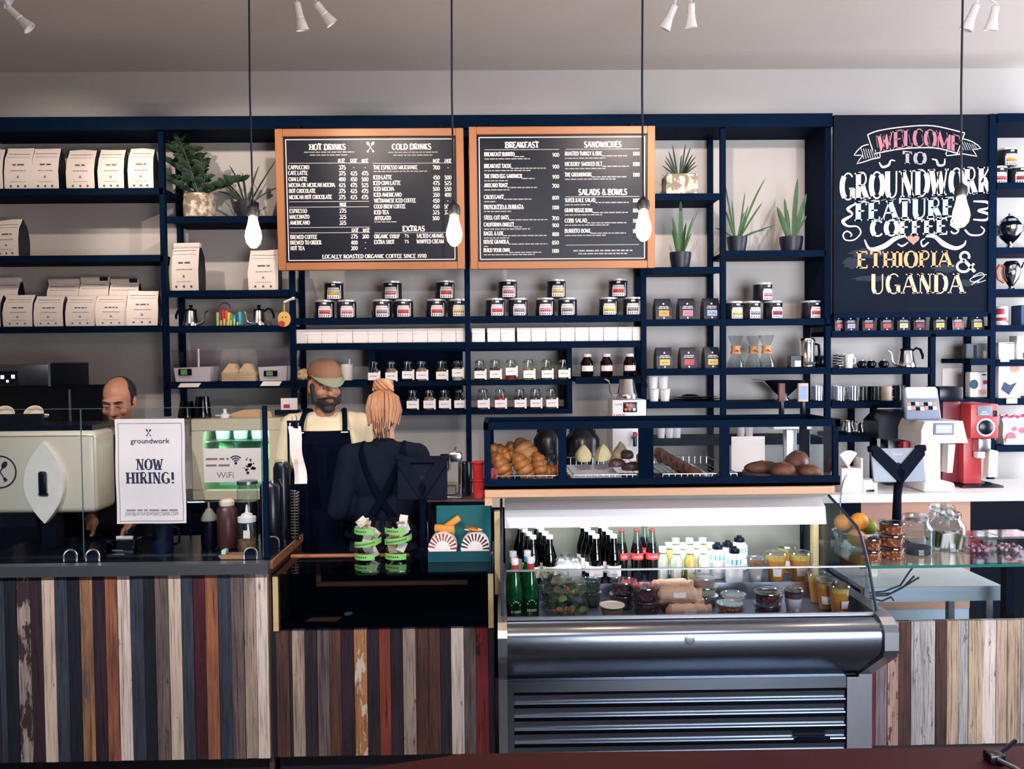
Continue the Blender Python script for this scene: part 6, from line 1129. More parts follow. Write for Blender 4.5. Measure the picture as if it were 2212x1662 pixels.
for i, (px, m2, lb) in enumerate(((955, 1, 'paper fan cup with red and white rays in the teal tray'), (1026, 2, 'paper fan cup with plum and white rays in the teal tray'))):
    x, _, z = at(px, 1190, Y-.008); t = thing('fan_cup', lb, 'cup', (x, Y+.06, zM+.009), 0, 'fan cups'); z = z-zM-.009; R1 = .062; b = MB()
    for k_ in range(22):
        a0, a1 = pi*k_/22, pi*(k_+1)/22; m = fn[0] if k_ % 2 else fn[m2]; q = lambda r_, a: (r_*cos(a)*1.0, -.047, z+r_*sin(a)*1.1); b.add([q(.034, a0), q(R1, a0), q(R1*1.03, (a0+a1)/2), q(R1, a1), q(.034, a1)], [(0, 1, 2, 3, 4)], m)
    b.add([(.034*cos(pi*k_/14), -.0475, z+.034*1.1*sin(pi*k_/14)) for k_ in range(15)], [list(range(15))], fn[0]); b.build('fan_print', t); b = MB(); b.prism([(R1*cos(pi*k_/20)*.99, z+R1*1.09*sin(pi*k_/20)) for k_ in range(21)]+[(-R1*.9, 0), (R1*.9, 0)], -.046, .04, fn[0]); b.build('cup_body', t)
OP = M('orange_packet', '#d08a3a', .4, var=.15); pk = None
for i, (dx, dz, ry, lb, m) in enumerate(((.0, .07, .1, 'orange snack packet lying on the red fan cup', OP), (.03, .088, -.6, 'orange snack packet standing askew behind the red fan cup', OP), (-.0, .05, .15, 'lime green packet tucked under the orange packet', GBD), (.13, .062, .2, 'clear packet with an orange biscuit on the plum fan cup', GL('cello', '#e9e3e0', .8, .05, .15)))):
    x, _, z = at(958, 1190, Y); o = tag(MB().rbox(-.045, .045, -.012, .012, -.014, .014, .006, m, 2).build('snack_packet'), lb, 'packet', 'snack packets', (x+dx, Y+.075+.022*(i % 3), z+dz+.012)); o.rotation_euler = (.1, ry, 0)
MB().lathe([(.001, 0), (.028, .004), (.001, .012)], OP, n=16, sx=1.3).build('biscuit', o)
t = thing('cabinet_box', 'black cabinet box behind the teal tray carrying the hand press', 'cabinet'); Y = 3.72; x0, x1 = X_(924, 1090, Y), X_(1062, 1090, Y); zP = Z_(990, 1084, Y); MB().box(x0, x1, Y, Y+.18, zM+.001, zP, GLB).build('box_body', t); MB().box(x0-.004, x1, Y-.005, Y+.185, zP, zP+.01, M('bronze_edge', '#6a5148', .4, .6)).build('top', t); zP += .0105
t = thing('hand_press', 'chrome lever press standing on the black cabinet', 'press', (X_(972, 1075, 3.78), 3.78, zP)); MB().rbox(-.09, .06, -.05, .05, 0, .014, .004, CLITE, 1).build('base', t); MB().rbox(-.045, .03, -.03, .03, .015, .055, .004, M('press_block', '#8a7a78', .4, .8), 1).build('block', t); h = Z_(990, 968, 3.78)-zP
MB().tube([(.05, 0, .014), (.05, 0, h*.9)], .006, CHROME, 8).build('column', t); MB().rbox(-.005, .06, -.025, .025, h*.72, h*.92, .01, CHROME, 2).build('press_head', t); MB().tube([(.0, -.02, h*.8), (.0, -.03, h*.6), (-.012, -.03, h*.56)], .007, CHROME, 8).tube([(.02, 0, h*.9), (.03, 0, h*1.02)], .006, CHROME, 8).build('lever', t)
t = thing('canister', 'short black canister on the cabinet beside the red cups', 'canister', (X_(1004, 1075, 3.83), 3.83, zP), 0, 'black canisters'); MB().lathe([(.028, 0), (.03, .005), (.03, .15), (.026, .16), (.001, .162)], GLB, n=20).build('canister_body', t)
REDC = M('red_plastic', '#c4323a', .4, var=.08); rc = None
for i in range(2):
    lb = ['lower red plastic cup against the pastry display', 'upper red plastic cup against the pastry display'][i]; loc = (X_(1035, 1075, 3.76), 3.76, zP+.082*i)
    if rc is None: rc = thing('red_cup', lb, 'cup', loc, 0, 'red cups'); MB().lathe([(.025, 0), (.026, .003), (.032, .078), (.035, .08), (.035, .086), (.031, .086), (.025, .006), (.001, .006)], REDC, n=22).build('cup_body', rc); MB().lathe([(.0345, .079), (.0365, .082), (.036, .087)], REDC, n=22, cap=False).build('cup_rim', rc)
    else: dup(rc, loc, lb)
def tablet_stand(lb, px, Y, x0, x1, y0, y1, base_z, m, word=None, bar=False):
    t = thing('tablet_stand', lb, 'tablet stand', (X_(px, 1000, Y), Y, base_z)); o = Vector((X_(px, 1000, Y), Y, base_z)); a, b_, c, d = RC(x0, y0, x1, y1, Y); a -= o.x; b_ -= o.x; c -= o.z; d -= o.z; T = Matrix.Translation((0, 0, (c+d)/2)) @ Matrix.Rotation(rad(-12), 4, 'X') @ Matrix.Translation((0, 0, -(c+d)/2))
    MB().rbox(a, b_, .0, .018, c, d, .008, m, 2, T).build('tablet', t); mx = (a+b_)/2; vz = c+(d-c)*.12; b = MB()
    for s, e in ((a+.012, 1), (b_-.012, -1)):
        b.prism([(s-.01*e, d+.004), (s+.022*e, d+.004), (mx+.022*e*1.0, vz+.03), (mx-.0*e, vz-.03), (mx-.024*e*-1*0, vz-.03), (s-.01*e, d-.035)], -.016, -.002, BLK2, T=T); b.rbox(s-.02, s+.02, -.018, .022, d-.018, d+.012, .005, BLK2, 1, T)
    if bar: b.rbox(a+.01, b_-.01, -.014, .02, d-.03, d+.004, .004, BLK2, 1, T)
    b.build('v_bracket', t); b = MB(); b.tube([(mx, -.006, vz-.0), (mx, .01, vz-.08), (mx, .02, .02)], [.022, .018, .022], BLK2, 10); b.lathe([(.07, 0), (.07, .008), (.03, .016), (.02, .03)], BLK2, (mx, .02, 0), 24); b.build('stem', t)
    l = MB(); l.lathe([(.012, -.003), (.012, 0), (.001, 0)], GLB, n=14, T=T @ Matrix.Translation((mx, -.001, c+(d-c)*.5)) @ Matrix.Rotation(pi/2, 4, 'X')); l.build('button', t)
    if word: l = MB(); FT(l, word, 0, 0, .014, M('pale_print', '#c9cdd8', .6)); l.v = [T @ Vector((v.x+mx, -.0012, v.z+c+(d-c)*.78)) for v in l.v]; l.build('lettering', t)
    return t
tablet_stand('black tablet stand with a V-shaped arm beside the hand press', 904, 3.655, 858, 966, 988, 1080, zM+.0005, M('dark_tablet', '#0e1526', .8, spec=.1), bar=True)
# ------------------------------------------------------------------ glass counter goods
tablet_stand('grey tablet on a black V-shaped stand on the glass counter', 1942, 3.72, 1884, 1998, 968, 1042, zR+.0005, M('grey_tablet', '#8f98ab', .45), 'Revel')
ORG = M('orange_peel', '#e0912f', .5, var=.12, scale=70, bump=.3); LIME = M('lime_peel', '#8a9a3a', .5, var=.2, scale=60, bump=.3); STEM = M('fruit_stem', '#4d5a2c', .8)
t = thing('fruit_bowl', 'glass bowl of oranges at the end of the refrigerated case', 'bowl', (X_(1850, 1170, 3.68), 3.68, zR+.0005)); MB().lathe([(.05, 0), (.075, .006), (.1, .06), (.104, .075), (.1, .06), (.074, .01), (.001, .01)], GLASS, n=28).build('bowl_glass', t); MB().lathe([(.1, .072), (.106, .076), (.1, .08)], CHROME, n=28, cap=False).build('rim', t)
fb = t.location.copy()
for i, (dx, dy, dz, m, lb) in enumerate(((.0, -.03, .128, ORG, 'biggest orange on top of the fruit bowl'), (-.05, .03, .11, ORG, 'orange at the back of the fruit bowl by the steel spoon'), (-.02, -.045, .055, ORG, 'orange low in the fruit bowl against the case glass'), (.058, -.0, .095, LIME, 'green citrus fruit in the fruit bowl'), (.035, .05, .05, ORG, 'orange at the bottom of the fruit bowl'))):
    r_ = .04 if m is ORG else .036; t = thing('orange' if m is ORG else 'lime', lb, 'fruit', fb+Vector((dx, dy, dz)), 0, 'citrus fruit in the bowl'); MB().ell((0, 0, 0), (r_, r_, r_*.95), m, 20).build('fruit_skin', t); MB().lathe([(.005, r_*.93), (.004, r_*.98), (.001, r_*.98)], STEM, n=8).build('stem', t)
q = at(1823, 1112, 3.76); MBt = MB().tube([(0, 0, 0), (0, 0, .06), (.004, 0, .11), (.014, 0, .15), (.03, 0, .18)], [.0045, .004, .004, .0035, .0025], CHROME, 8); MBt.lathe([(.02, -.14), (.02, -.13), (.004, -.125), (.004, 0)], CHROME, n=14); tag(MBt.build('bar_spoon'), 'slim curved steel faucet spoon rising behind the fruit bowl', 'spoon', loc=(q[0], 3.8, zR+.141))
NUT = M('candied_nuts', '#7a3a24', .45, var=.5, scale=60, hx2='#b5683a'); TUBP = GL('tub_plastic', '#e9ecee', .7, .04, .1); LIDP = GL('lid_plastic', '#dfe3e6', .8, .1, .25); NT = {}
def tub(kind, r_, h, loc, lb, m, cat='tub', group=None, bumpy=0, lidm=None, fill=.85, taper=.82, nm='deli_tub'):
    key = (kind, r_, h)
    if key in NT: return dup(NT[key], loc, lb, rnd.uniform(0, 3), group)
    t = thing(nm, lb, cat, loc, 0, group); MB().lathe([(r_*taper*.95, 0), (r_*taper, .003), (r_*.97, h*.92)], TUBP, n=24).build('tub_body', t); MB().lathe([(r_*.97, h*.9), (r_*1.04, h*.93), (r_*1.03, h), (r_*.85, h), (r_*.8, h*.96), (.001, h*.96)], lidm or LIDP, n=24).build('lid', t)
    b = MB(); rt_ = taper+(1-taper)*fill; b.lathe([(r_*taper*.9, .003), (r_*rt_*.94, h*fill*.86), (.001, h*fill*.88)], m, n=20)
    if bumpy:
        rr = random.Random(5)
        for i in range(46): a = rr.uniform(0, 2*pi); zz = rr.uniform(.1, .85)*h*fill; q = r_*(taper+(1-taper)*zz/h)*.9*(1 if i < 30 else rr.uniform(0, 1)); b.ell((q*cos(a), q*sin(a), zz if i < 30 else h*fill*.86), (bumpy, bumpy*.7, bumpy*.8), m, 6)
    b.build('contents', t); NT[key] = t; return t
for px, n_, Y, r_, h, nm in ((1881, 2, 3.42, .042, .051, 'stack beside the case glass edge'), (1926, 3, 3.47, .054, .0535, 'taller stack beside the big jars')):
    for i in range(n_): tub('nut', r_, h, (X_(px, 1190, Y), Y, zR+.001+h*i+.0003*i), f'clear tub of candied nuts, {("bottom" if i == 0 else "top" if i == n_-1 else "middle")} of the {nm}', NUT, group='tubs of candied nuts', bumpy=.009)
BJ = GL('big_jar_glass', '#e4ebee', 1.0, .02, .08); ck = M('biscuit_brown', '#8f6a4a', .7, var=.3); OLV = M('olive_green', '#5a5f38', .6, var=.3)
for i, (px, Y, lb, m, hh) in enumerate(((1978, 3.56, 'big square-shouldered glass jar nearest the nut tubs', M('dark_biscuits', '#33303a', .6, var=.4, scale=30), .03), (2046, 3.62, 'big square-shouldered glass jar with green pouches inside', OLV, .1), (2034, 3.78, 'big glass jar standing behind the one with green pouches', CREAM, .02))):
    t = thing('glass_jar', lb, 'jar', (X_(px, 1170, Y), Y, zR+.001), .2*i, 'big glass jars'); r_ = .075; sq = lambda a, z: (a, z)
    MB().lathe([(r_*.92, 0), (r_, .006), (r_, .115), (r_*.72, .14), (r_*.7, .15)], BJ, n=28).build('jar_glass', t); MB().lathe([(r_*.74, .148), (r_*.76, .152), (r_*.76, .168), (r_*.7, .172), (.001, .173)], BJ, n=28).build('lid', t); b = MB(); rr = random.Random(i)
    if hh > .05:
        for k_ in range(9): b.rbox(-.02, .02, -.006, .006, 0, .07, .003, (OLV, CREAM, PAPER)[k_ % 3], 1, Matrix.Translation((rr.uniform(-.04, .04), rr.uniform(-.04, .04), .008)) @ Matrix.Rotation(rr.uniform(0, 3), 4, 'Z') @ Matrix.Rotation(.2, 4, 'X'))
    else: b.lathe([(r_*.88, .004), (r_*.93, .02), (r_*.9, hh), (.001, hh+.01)], m, n=22)
    b.build('contents', t)
PKB = M('pink_reflection', '#dc9ab2', .5, var=.4, scale=60)  # pink balls stand in for the red grinder's reflection in the clear boxes
for i, (px, w_, d_, lb, m) in enumerate(((2114, .13, .12, 'low clear box with pink reflections on the glass counter beside the jars', PKB), (2190, .16, .14, 'low clear box with pale reflections at the picture edge on the glass counter', M('pale_reflection', '#dcb7c0', .5, var=.4, scale=40)))):
    t = thing('clear_box', lb, 'box', (X_(px, 1180, 3.55), 3.58, zR+.001), 0, 'clear low boxes'); MB().box(-w_/2, w_/2, -d_/2, d_/2, 0, .07, TUBP).build('box_body', t); MB().rbox(-w_/2-.003, w_/2+.003, -d_/2-.003, d_/2+.003, .0705, .08, .002, LIDP, 1).build('lid', t); b = MB(); rr = random.Random(i)
    for k_ in range(40): b.ell((rr.uniform(-w_*.42, w_*.42), rr.uniform(-d_*.42, d_*.42), .008+.012*rr.random()), .008, m, 7)
    b.build('reflections', t)
b = MB(); zc = zR-.012
for pts in (((1878, 1281), (1910, 1278), (1945, 1265), (1965, 1235), (1972, 1226)), ((1880, 1288), (1915, 1287), (1950, 1270), (1975, 1245)), ((1880, 1293), (1905, 1299), (1925, 1290), (1930, 1298)), ((1885, 1284), (1925, 1282), (1962, 1262), (1985, 1248))):
    b.tube([P(x, y, 3.43+.01*i) for i, (x, y) in enumerate(pts)], .004, CORD, 6)
tag(b.build('cable_bundle'), 'black cables dangling under the glass counter top', 'cable')
# ------------------------------------------------------------------ machines on the white back counter
Y = 4.46; GW = M('grinder_white', '#e9e7ea', .3, var=.02); GGR = M('grinder_grey', '#6f7a92', .5)
def rel(t): return t.location
ox = X_(2022, 1050, Y); t = thing('coffee_grinder', 'white coffee grinder with slanted screen on the white back counter', 'coffee grinder', (ox, Y, zB_)); U = lambda px, py: (X_(px, py, Y)-ox, Z_(px, py, Y)-zB_)
def pbox(t, nm, x0, y0, x1, y1, d0, d1, m, r=.006):
    a, c = U(x0, y1); b_, d = U(x1, y0); return MB().rbox(a, b_, d0, d1, max(c, 0), d, r, m, 2).build(nm, t)
pbox(t, 'base', 1992, 1042, 2060, 1068, -.02, .2, GW, .015); pbox(t, 'column', 2000, 950, 2046, 1044, .06, .2, GW, .008)
a, c = U(1978, 956); b_, d = U(2078, 908); MB().prism([(a, c), (b_, c), (b_-.01, c+(d-c)*.3), (b_-.03, d), (a+.02, d), (a-.0, c+(d-c)*.6)], -.06, .2, GW).build('head', t); a, c = U(2003, 938); b_, d = U(2047, 912); s = MB().rbox(a, b_, -.066, -.0605, c, d, .003, GGR, 1).build('screen', t); MB().box(a+.012, b_-.012, -.068, -.066, c+.01, d-.01, M('screen_glow', '#b9bcc6', .3)).build('screen_glass', s)
a, c = U(1962, 908); b_, d = U(2040, 836); w_ = b_-a; T = Matrix.Translation((a, .02, c)) @ Matrix.Rotation(rad(-14), 4, 'X'); MB().rbox(0, w_, 0, .03, 0, d-c, .012, GGR, 3, T).build('hopper_panel', t); MB().rbox(.012, w_-.012, -.008, .034, (d-c)*.66, (d-c)+.004, .01, GW, 3, T).build('hopper_lid', t)
b = MB(); rr = random.Random(2)
for i in range(14): b.rbox(0, .022, 0, .002, 0, .02, .0005, (WHITE, M('tan_photo', '#b08a70', .6), GLB)[i % 3], 1, T @ Matrix.Translation((.012+.024*(i % 7), -.0035, (d-c)*(.28 if i < 7 else .42)+.006*rr.random())))
b.build('photo_strip', t); a, c = U(2046, 1022); b_, d = U(2064, 960); MB().prism([(a, c), (a+.03, c), (b_, d), (a+.005, d)], .0, .1, M('chute_beige', '#c8bfb4', .5)).build('chute', t)
Y = 4.63; ox = X_(2100, 1050, Y); t = thing('coffee_grinder', 'red coffee grinder with a round black dial on the white back counter', 'coffee grinder', (ox, Y, zB_)); GRD = M('grinder_red', '#b03a40', .35, var=.05); GDR = M('grinder_dark_red', '#6a1f2b', .4)
pbox(t, 'base', 2066, 1046, 2156, 1068, -.06, .25, GLB, .006); pbox(t, 'rear_body', 2046, 868, 2086, 1046, .05, .25, GDR, .006); pbox(t, 'column', 2081, 945, 2121, 1046, .0, .2, GRD, .005); pbox(t, 'head', 2086, 872, 2146, 946, -.05, .2, GRD, .006); pbox(t, 'name_plate', 2100, 876, 2132, 898, -.054, -.05, GGR, .001); pbox(t, 'switch', 2135, 886, 2142, 899, -.056, -.05, GLB, .001)
a, c = U(2117, 922); b = MB().lathe([(.052, 0), (.052, .006), (.001, .006)], WHITE, n=30); b.v = [Vector((a+v.x, -.05-v.z, c+v.y)) for v in b.v]; dl = b.build('dial', t); b = MB().lathe([(.043, .006), (.04, .014), (.02, .02), (.001, .021)], GLB, n=28); b.v = [Vector((a+v.x, -.05-v.z, c+v.y)) for v in b.v]; b.build('dial_knob', dl)
pbox(t, 'spout', 2101, 946, 2127, 974, -.06, .0, CHROME, .004); pbox(t, 'spout_tip', 2100, 974, 2116, 988, -.055, -.01, WHITE, .004); pbox(t, 'hopper', 2036, 836, 2088, 868, .03, .2, GLB, .008)
b = MB(); U2 = U(2120, 892); b.box(U2[0]-.04, U2[0]+.01, -.0555, -.054, U2[1]-.006, U2[1]-.002, WHITE); b.box(U2[0]-.03, U2[0]-.002, -.0555, -.054, U2[1]+.006, U2[1]+.012, WHITE); b.build('plate_print', t)
a, c = U(2133, 1046); b = MB(); b.prism([(a-.026, 0), (a+.026, 0), (a+.03, .15), (a-.02, .16)], -.03, .02, CREAM); tag(b.build('paper_coffee_bag'), 'cream paper bag standing under the red grinder spout', 'bag', loc=(ox, Y-.02, zB_+.0605+.0))
ox = X_(1938, 1050, 4.62); Y0 = Y; Y = 4.66; t = thing('bean_hopper', 'big black wedge-shaped bean hopper beside the white grinder', 'hopper', (ox, Y, zB_)); a, c = U(1898, 948); b_, d = U(1982, 892); MB().prism([(a, c), (b_, c-.03), (b_-.01, d-.03), (b_-.03, d+.01), (a+.06, d+.01), (a, d-.05)], 0, .2, GLB).build('hopper_body', t); pbox(t, 'stand', 1925, 948, 1960, 1066, .04, .14, GLB, .004); pbox(t, 'red_tap', 1946, 952, 1958, 968, -.03, .04, RD, .003)
Y = 4.47
ox = X_(1838, 1040, Y); t = thing('napkin_box', 'white box packed with folded napkins beside the pastry display', 'napkin box', (ox, Y, zB_)); pbox(t, 'box_body', 1818, 1012, 1860, 1068, 0, .1, WHITE, .003); a, c = U(1840, 1014); b = MB()
for i in range(9): b.box(-.006, .006, .02+.006*i, .023+.006*i, -.02, .1, PAPER, Matrix.Translation((a, 0, c)) @ Matrix.Rotation(rad(-34+8.5*i), 4, 'Y'))
b.build('napkins', t)
ox = X_(1880, 1040, Y); t = thing('dispenser', 'low white dispenser with a dark slot beside the napkin box', 'dispenser', (ox, Y, zB_)); pbox(t, 'body', 1865, 1038, 1896, 1068, 0, .1, WHITE, .004); pbox(t, 'slot', 1871, 1058, 1889, 1063, -.002, .004, GLB, .0005); pbox(t, 'side_sheet', 1860, 990, 1864, 1068, .0, .1, WHITE, .001)
Y = 4.56; ox = X_(1360, 1040, Y); t = thing('hot_water_tower', 'white hot water tower with red digits reading HOT', 'water tower', (ox, Y, zB_)); pbox(t, 'body', 1324, 864, 1396, 1068, 0, .2, WHITE, .004); dsp = pbox(t, 'display', 1346, 869, 1376, 891, -.003, .002, GLB, .001); b = MB(); LR = M('red_led', '#ff4030', em=1.6)
for i, (px, py) in enumerate(((1355, 875), (1363, 875), (1352, 885), (1360, 885), (1370, 885))): a, c = U(px, py); b.box(a-.007, a+.007, -.0045, -.003, c-.006, c+.006, LR if i != 4 else LED)
b.build('led_digits', dsp); b = MB(); a, c = U(1326, 905); FT(b, 'HOT', a, c, .026, RD, -.001, 'l', .02, .066); a, c = U(1328, 873); FT(b, 'Curtis', a, c-.008, .014, INK, -.001, 'l', 0, .04); b.build('lettering', t)
b = MB(); a, c = U(1368, 945); b.tube([(a, .0, c), (a, -.06, c), (a, -.06, c-.045)], .012, GLB, 10); b.rbox(a-.012, a+.012, -.075, -.05, c+.008, c+.035, .004, RD, 1); b.build('faucet', t)
k2 = kettle('steel gooseneck kettle standing on the white hot water tower', (X_(1354, 860, Y+.08), Y+.08, Z_(1360, 864, Y)+.001), 1.12, True)
for i, (px, yy, r_, lb) in enumerate(((1185, 4.6, .085, 'black vacuum coffee pot behind the croissants'), (1258, 4.62, .1, 'wide black coffee urn behind the scones'))):
    t = thing('coffee_urn', lb, 'coffee urn', (X_(px, 1000, yy), yy, zB_), 0, 'black coffee urns'); h = Z_(px, 920, yy)-zB_; MB().lathe([(r_*.9, 0), (r_, .02), (r_, h*.8), (r_*.6, h*.95), (r_*.3, h), (.001, h)], GLB, n=26).build('urn_body', t); MB().rbox(-.03, .03, -r_-.03, -r_*.8, h*.5, h*.62, .006, GLB, 1).build('tap', t); MB().tube([(-r_*.7, 0, h*.9), (-r_*.5, 0, h*1.05), (r_*.5, 0, h*1.05), (r_*.7, 0, h*.9)], .008, GLB, 8).build('handle', t)
t = thing('draft_tower', 'steel draft tower with two tap handles behind the pastry display', 'draft tower', (X_(1710, 1000, 4.5), 4.5, zB_)); o3 = t.location.copy(); h = Z_(1710, 928, 4.5)-zB_; MB().rbox(-.03, .03, 0, .06, 0, h, .006, CLITE, 2).build('column', t); MB().rbox(-.11, .11, -.02, .08, h, h+.05, .01, WHITE, 2).build('head', t)
for i, (px, m, w_) in enumerate(((1688, M('tap_wood', '#6a3b3a', .5, var=.2), .017), (1734, M('tap_board', '#c9b3a6', .5), .028))):
    x = X_(px, 870, 4.46)-o3.x; za, zb_, zc = Z_(px, 905, 4.46)-o3.z, Z_(px, 868, 4.46)-o3.z, Z_(px, 828, 4.46)-o3.z; b = MB(); b.lathe([(.006, za-.04), (.004, za), (.016, za+.02), (.014, zb_), (.001, zb_+.001)], GLB, (x, -.04, 0), 12); tp = b.build('tap_handle', t); b = MB(); b.rbox(x-w_, x+w_, -.052, -.028, zb_, zc, .004, m, 2)
    if i: b.box(x-w_*.8, x+w_*.8, -.0535, -.052, zb_+.014, zc-.016, M('tap_label_blue', '#8fa3cf', .6))
    b.build('tap_paddle', tp)
zx = Z_(1480, 948, 5.02); cp2 = None
E2 = bay('short black shelf seen through the pastry display glass'); zE2 = shelf(E2, 1397, 1784, 948)
for i, px in enumerate((1428, 1446, 1462, 1600, 1618)):
    loc = (gx(px, 940), YG, zE2); lb = ['white cup seen through the display beside the hot water tower', 'white cup seen through the display, second from the hot water tower', 'white cup seen through the display, third from the hot water tower', 'white cup seen through the display above the wooden board', 'white cup seen through the display nearest the draft tower'][i]
    if cp2 is None: cp2 = thing('white_cup', lb, 'cup', loc, 0, 'white cups behind the display'); MB().lathe([(.022, 0), (.026, .06), (.024, .06), (.02, .004), (.001, .004)], WHITE, n=18).build('cup_body', cp2); MB().lathe([(.026, .058), (.0275, .06), (.026, .063)], WHITE, n=18, cap=False).build('cup_rim', cp2)
    else: dup(cp2, loc, lb)
o = card('notice_card', 'white card leaning in front of the shelf behind the wooden board', 1580, 1652, 952, 1062, 4.7, PAPER, cat='card'); o.location.z = zB_
# ------------------------------------------------------------------ pastries in the display
zq = zdb+.0125; YPa = 3.44
CRO = M('croissant_crust', '#96501f', .45, var=.4, scale=28, hx2='#c27a3c'); CRO2 = M('almond_crust', '#c07a45', .6, var=.35, scale=60, hx2='#c98550', bump=.3)
SCN = M('scone', '#dcc392', .8, var=.2, scale=40, bump=.5); CHO = M('chocolate_pastry', '#3a1f22', .4, var=.4, scale=30, hx2='#5a2f26'); BAN = M('banana_bread', '#43201c', .6, var=.4, scale=40, hx2='#6b3826', bump=.4); BUN = M('glazed_bun', '#6b3526', .35, var=.4, scale=14, hx2='#8a4e30'); CIN = M('cinnamon_roll', '#6f3d28', .6, var=.45, scale=45, hx2='#8a5233', bump=.6)
WGR = M('wire_grey', '#b8bcc6', .3, .9)
def tray_wire(lb, px0, px1, slope, paper=None):
    Y = 3.44; x0, x1 = X_(px0, 1035, Y), X_(px1, 1035, Y); D_ = .22; dx = slope; h = .035; t = thing('wire_tray', lb, 'wire tray', (0, 0, 0), 0, 'wire pastry trays'); b = MB(); q = lambda u, v, w: (x0+(x1-x0)*u+dx*v, Y+D_*v, zq+.002+h*w+.05*v)
    for w in (0, 1): b.tube([q(0, 0, w), q(1, 0, w), q(1, 1, w), q(0, 1, w)], .0022, WGR, 5, True)
    n = max(5, int((x1-x0)/.025))
    for i in range(n+1): b.tube([q(i/n, 0, 0), q(i/n, 0, 1)], .0014, WGR, 4); b.tube([q(i/n, 1, 0), q(i/n, 1, 1)], .0014, WGR, 4); b.tube([q(i/n, 0, 0), q(i/n, 1, 0)], .0012, WGR, 4)
    b.build('wire_frame', t)
    if paper: MB().add([q(paper[0], .02, .06), q(paper[1], .02, .06), q(paper[1], .98, .06), q(paper[0], .98, .06)], [(0, 1, 2, 3)], PAPER).add([q(paper[0], .02, .06), q(paper[1], .02, .06), q(paper[1], .02, .6), q(paper[0], .02, .6)], [(0, 1, 2, 3)], PAPER).build('paper_liner', t)
    return q
qa = tray_wire('wire tray under the croissants', 1072, 1207, -.03, (.55, .95)); qb = tray_wire('wire tray with white paper under the scones', 1240, 1392, -.045, (.02, .75)); qc = tray_wire('wire tray with white paper beside the dark bread slices', 1432, 1592, -.075, (.42, .78))
cr0 = {}
def croissant(px, py, Y, rz, s, lb, m=CRO, tilt=0):
    loc = at(px, py, Y)
    if m in cr0: o = dup(cr0[m], loc, lb, rz, 'croissants')
    else:
        o = thing('croissant', lb, 'croissant', loc, rz, 'croissants'); n = 30; pts = []; rs = []
        for i in range(n+1):
            u = -1+2*i/n; pts.append((.075*sin(1.15*u), -.04*(cos(1.15*u)-.6), .0)); rs.append(max(.004, .034*(1-abs(u)**2.2)**.75*(1+.2*abs(sin(i*pi/5)))))
        MB().tube(pts, rs, m, 14).build('crust', o); b = MB()
        for i in (7, 11, 15, 19, 23): b.tube([(pts[i][0]+.001*j, pts[i][1]+rs[i]*1.0*cos(a), rs[i]*1.0*sin(a)) for j, a in enumerate([k*pi/6 for k in range(7)])], .0022, M('croissant_ridge', '#8a4520', .5), 4)
        b.build('ridge', o); cr0[m] = o
    o.rotation_euler = (-.35, -rz*1.0, 0 if abs(rz) > .6 else .2); o.scale = (s,)*3; return o
for px, py, Y, rz, s, ti, lb, m in ((1082, 1008, 3.50, -1.05, .95, -.5, 'croissant standing at the front of the pile beside the red label', CRO), (1128, 1010, 3.49, -1.05, 1.0, -.5, 'croissant standing at the front, second along the pile', CRO), (1164, 1008, 3.51, -1.35, .9, -.5, 'upright croissant at the front by the paper-lined gap', CRO), (1188, 1020, 3.52, .1, .75, 0, 'small croissant lying at the end of the pile', CRO), (1080, 978, 3.58, -.4, .85, .2, 'croissant at the back of the pile against the frame', CRO), (1108, 980, 3.60, -1.2, .8, -.5, 'croissant in the middle of the back row', CRO2), (1092, 992, 3.545, .3, .7, 0, 'pale croissant between the front and back rows', CRO2), (1138, 990, 3.58, -1.1, 1.35, -.5, 'big almond croissant topping the pile', CRO2)): croissant(px, py, Y, rz, s, lb, m, ti)
def lump(name, lb, cat, px, py, Y, r, m, group, seed, part, rz=0, flat=1, peak=0):
    x, y, z = at(px, py, Y); t = thing(name, lb, cat, (x, y, z), rz, group); rr = random.Random(seed); b = MB(); b.ell((0, 0, 0), r, m, 18); ph = [rr.uniform(0, 6) for _ in range(4)]
    for i, v in enumerate(b.v):
        k_ = 1+.09*sin(3*v.x/r[0]+ph[0])*cos(3*v.z/r[2]+ph[1])+.07*sin(5*v.y/r[1]+ph[2]+3*v.x/r[0]); v *= k_
        if peak and v.z > 0: f = 1-peak*v.z/r[2]; v.x *= f; v.y *= f; v.z *= 1.25
        if v.z < -r[2]*.55*flat: v.z = -r[2]*.55*flat
    b.build(part, t); return t
for i, (px, py, Y, lb) in enumerate(((1261, 986, 3.55, 'pale peaked scone nearest the croissants'), (1302, 984, 3.55, 'pale peaked scone in the middle of the tray'), (1341, 980, 3.60, 'pale scone behind the chocolate pastries'))): lump('scone', lb, 'scone', px, py, Y, (.04, .036, .042), SCN, 'scones', i, 'scone_crust', i, 1, .55)
for i, (px, py, Y, lb, m) in enumerate(((1332, 1002, 3.53, 'dark chocolate pastry beside the middle scone', CHO), (1354, 984, 3.56, 'dark chocolate pastry on top of the pile', CHO), (1362, 1010, 3.50, 'dark chocolate pastry at the front of the pile', CHO), (1384, 1008, 3.51, 'chocolate pastry with a golden side at the end of the pile', CHO), (1388, 990, 3.56, 'golden topped pastry behind the chocolate ones', CRO2))): t = lump('chocolate_pastry', lb, 'pastry', px, py, Y, (.04, .03, .024), m, 'chocolate pastries', 10+i, 'crust', .5+i, 1); (lump_t := MB().ell((.008, -.012, .016), (.02, .012, .008), CRO2, 10).build('golden_patch', t)) if i == 3 else None
